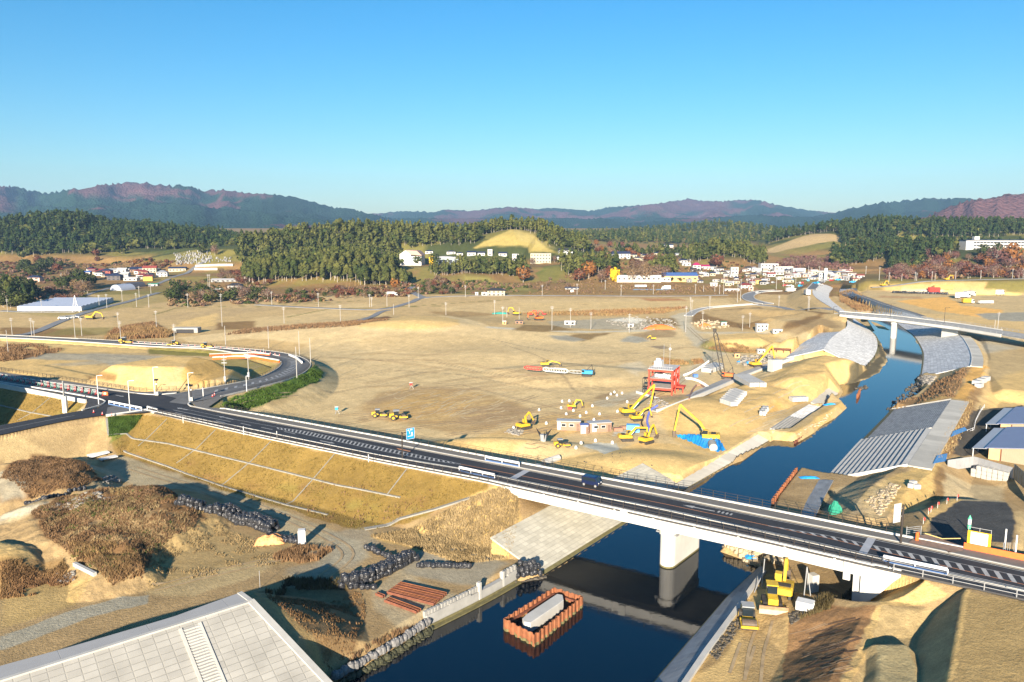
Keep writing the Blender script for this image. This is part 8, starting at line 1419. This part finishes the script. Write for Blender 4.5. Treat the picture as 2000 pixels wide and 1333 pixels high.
tufts('weeds',[(290,1080),(330,1030),(420,1012),(520,1062),(640,1062),(560,1100),(380,1130),(290,1150)],2600,.1,.35,GR['straw'],clump=3,dens=.48);tufts('weeds',[(530,1090),(580,1070),(650,1075),(620,1095),(560,1105)],700,.4,1.1,GR['weed'],clump=3,dens=.4);tufts('weeds',[(505,1158),(560,1135),(690,1140),(680,1152),(560,1152)],900,.4,1.2,GR['dark'],clump=3,dens=.4);tufts('weeds',[(505,1160),(700,1150),(718,1190),(690,1280),(640,1310)],1800,.12,.35,GR['reed'],clump=2,dens=.45);tufts('weeds',[(650,1325),(700,1285),(830,1222),(780,1230),(690,1280)],700,.3,.7,GR['weed'],clump=3,dens=.4)
tufts('reeds',[(205,665),(225,645),(300,640),(340,652),(330,660)],1500,1.2,2.4,GR['reed']);tufts('weeds',[(215,655),(245,638),(300,630),(310,640),(290,650)],900,.8,1.6,GR['weed']);tufts('weeds',[(0,690),(0,674),(70,672),(125,683),(70,700),(0,708)],1200,.5,1.2,GR['weed'],clump=6,dens=.4);tufts('weeds',[(440,655),(560,646),(700,636),(770,624),(640,632),(480,644)],1800,.6,1.4,GR['weed'])
tufts('weeds',[(1640,573),(1660,567),(1705,608),(1680,612),(1640,590)],1500,.8,2.0,GR['reed']);tufts('weeds',[(1000,614),(1200,606),(1345,601),(1300,612),(1200,618)],1200,.8,1.8,GR['reed']);tufts('weeds',[(1375,680),(1450,673),(1500,680),(1440,690)],700,.5,1.4,GR['reed'],clump=4,dens=.45);tufts('weeds',[(1275,712),(1290,700),(1340,706),(1370,702),(1375,710),(1320,718)],500,.5,1.2,GR['reed'],clump=4,dens=.45);tufts('weeds',[(1820,903),(1850,840),(1888,783),(1905,785),(1880,850),(1850,903)],1800,.25,.7,GR['straw'],clump=2,dens=.4);tufts('weeds',[(1560,1212),(1600,1172),(1668,1150),(1672,1164),(1620,1190)],1100,.3,.9,GR['dark'],clump=2,dens=.4);tufts('weeds',[(1742,800),(1790,775),(1830,745),(1895,718),(1862,778)],900,.3,.8,GR['weed'],clump=3,dens=.45)
def brush(P,n,h0,h1,kinds):
 Q=[G(*p)for p in P];xs=[q[0]for q in Q];ys=[q[1]for q in Q];g=np.random.default_rng(n);N=n*6;x=min(xs)+(max(xs)-min(xs))*g.random(N);y_=min(ys)+(max(ys)-min(ys))*g.random(N);k=inside(x,y_,Q)&(fbm(x/35,y_/35,66)>.42);x,y_=x[k][:n],y_[k][:n]
 base=[crown_round(np.random.default_rng(70+i),26,-.1,.75,.22)for i in range(4)];VV=[];FF=[];MI=[];o=0
 for i in range(len(x)):
  V_,F_=base[i%4];h=h0+(h1-h0)*g.random()**1.5;VV.append(V_*[h,h,h]+[x[i],y_[i],ground(x[i],y_[i])-.2]);FF+=[tuple(a+o for a in f)for f in F_];o+=len(V_);MI+=[int(g.random()*len(kinds))]*len(F_)
 me=bpy.data.meshes.new('undergrowth');me.from_pydata(np.concatenate(VV).tolist(),[],FF);[me.materials.append(LF[q])for q in kinds];me.polygons.foreach_set('material_index',np.array(MI,np.int32));o=bpy.data.objects.new('undergrowth',me);COL.objects.link(o);tag(o,kind='stuff')
brush([(-30,562),(-30,512),(180,503),(340,506),(340,522),(230,530),(120,546),(60,560)],700,1.2,3.6,['tan','bare','broad','rust']);brush([(330,602),(330,552),(480,546),(560,575),(540,592)],600,1,3.2,['tan','bare','broad']);brush([(540,594),(555,572),(800,556),(830,562),(790,580)],800,1,3.2,['tan','bare','tan','rust','broad']);brush([(812,576),(830,545),(900,548),(1040,556),(1040,572)],500,.8,2.8,['tan','broad','bare']);brush([(1020,574),(1060,548),(1200,553),(1480,560),(1480,576)],800,.5,1.7,['tan','tan','bare']);brush([(1340,545),(1345,515),(1480,522),(1490,545)],260,1,3,['tan','rust','broad']);brush([(1690,546),(1740,515),(1850,495),(2020,508),(2020,546)],900,1.5,4.2,['purple','bare','tan','rust']);brush([(1490,528),(1545,502),(1640,506),(1670,530)],420,1.5,3.8,['purple','bare']);brush([(1100,545),(1120,500),(1330,500),(1345,530),(1300,545),(1200,550)],420,1,3.5,['tan','broad','rust','bare']);brush([(0,592),(60,560),(160,560),(170,585),(90,590)],300,1,3,['bare','broad','tan'])
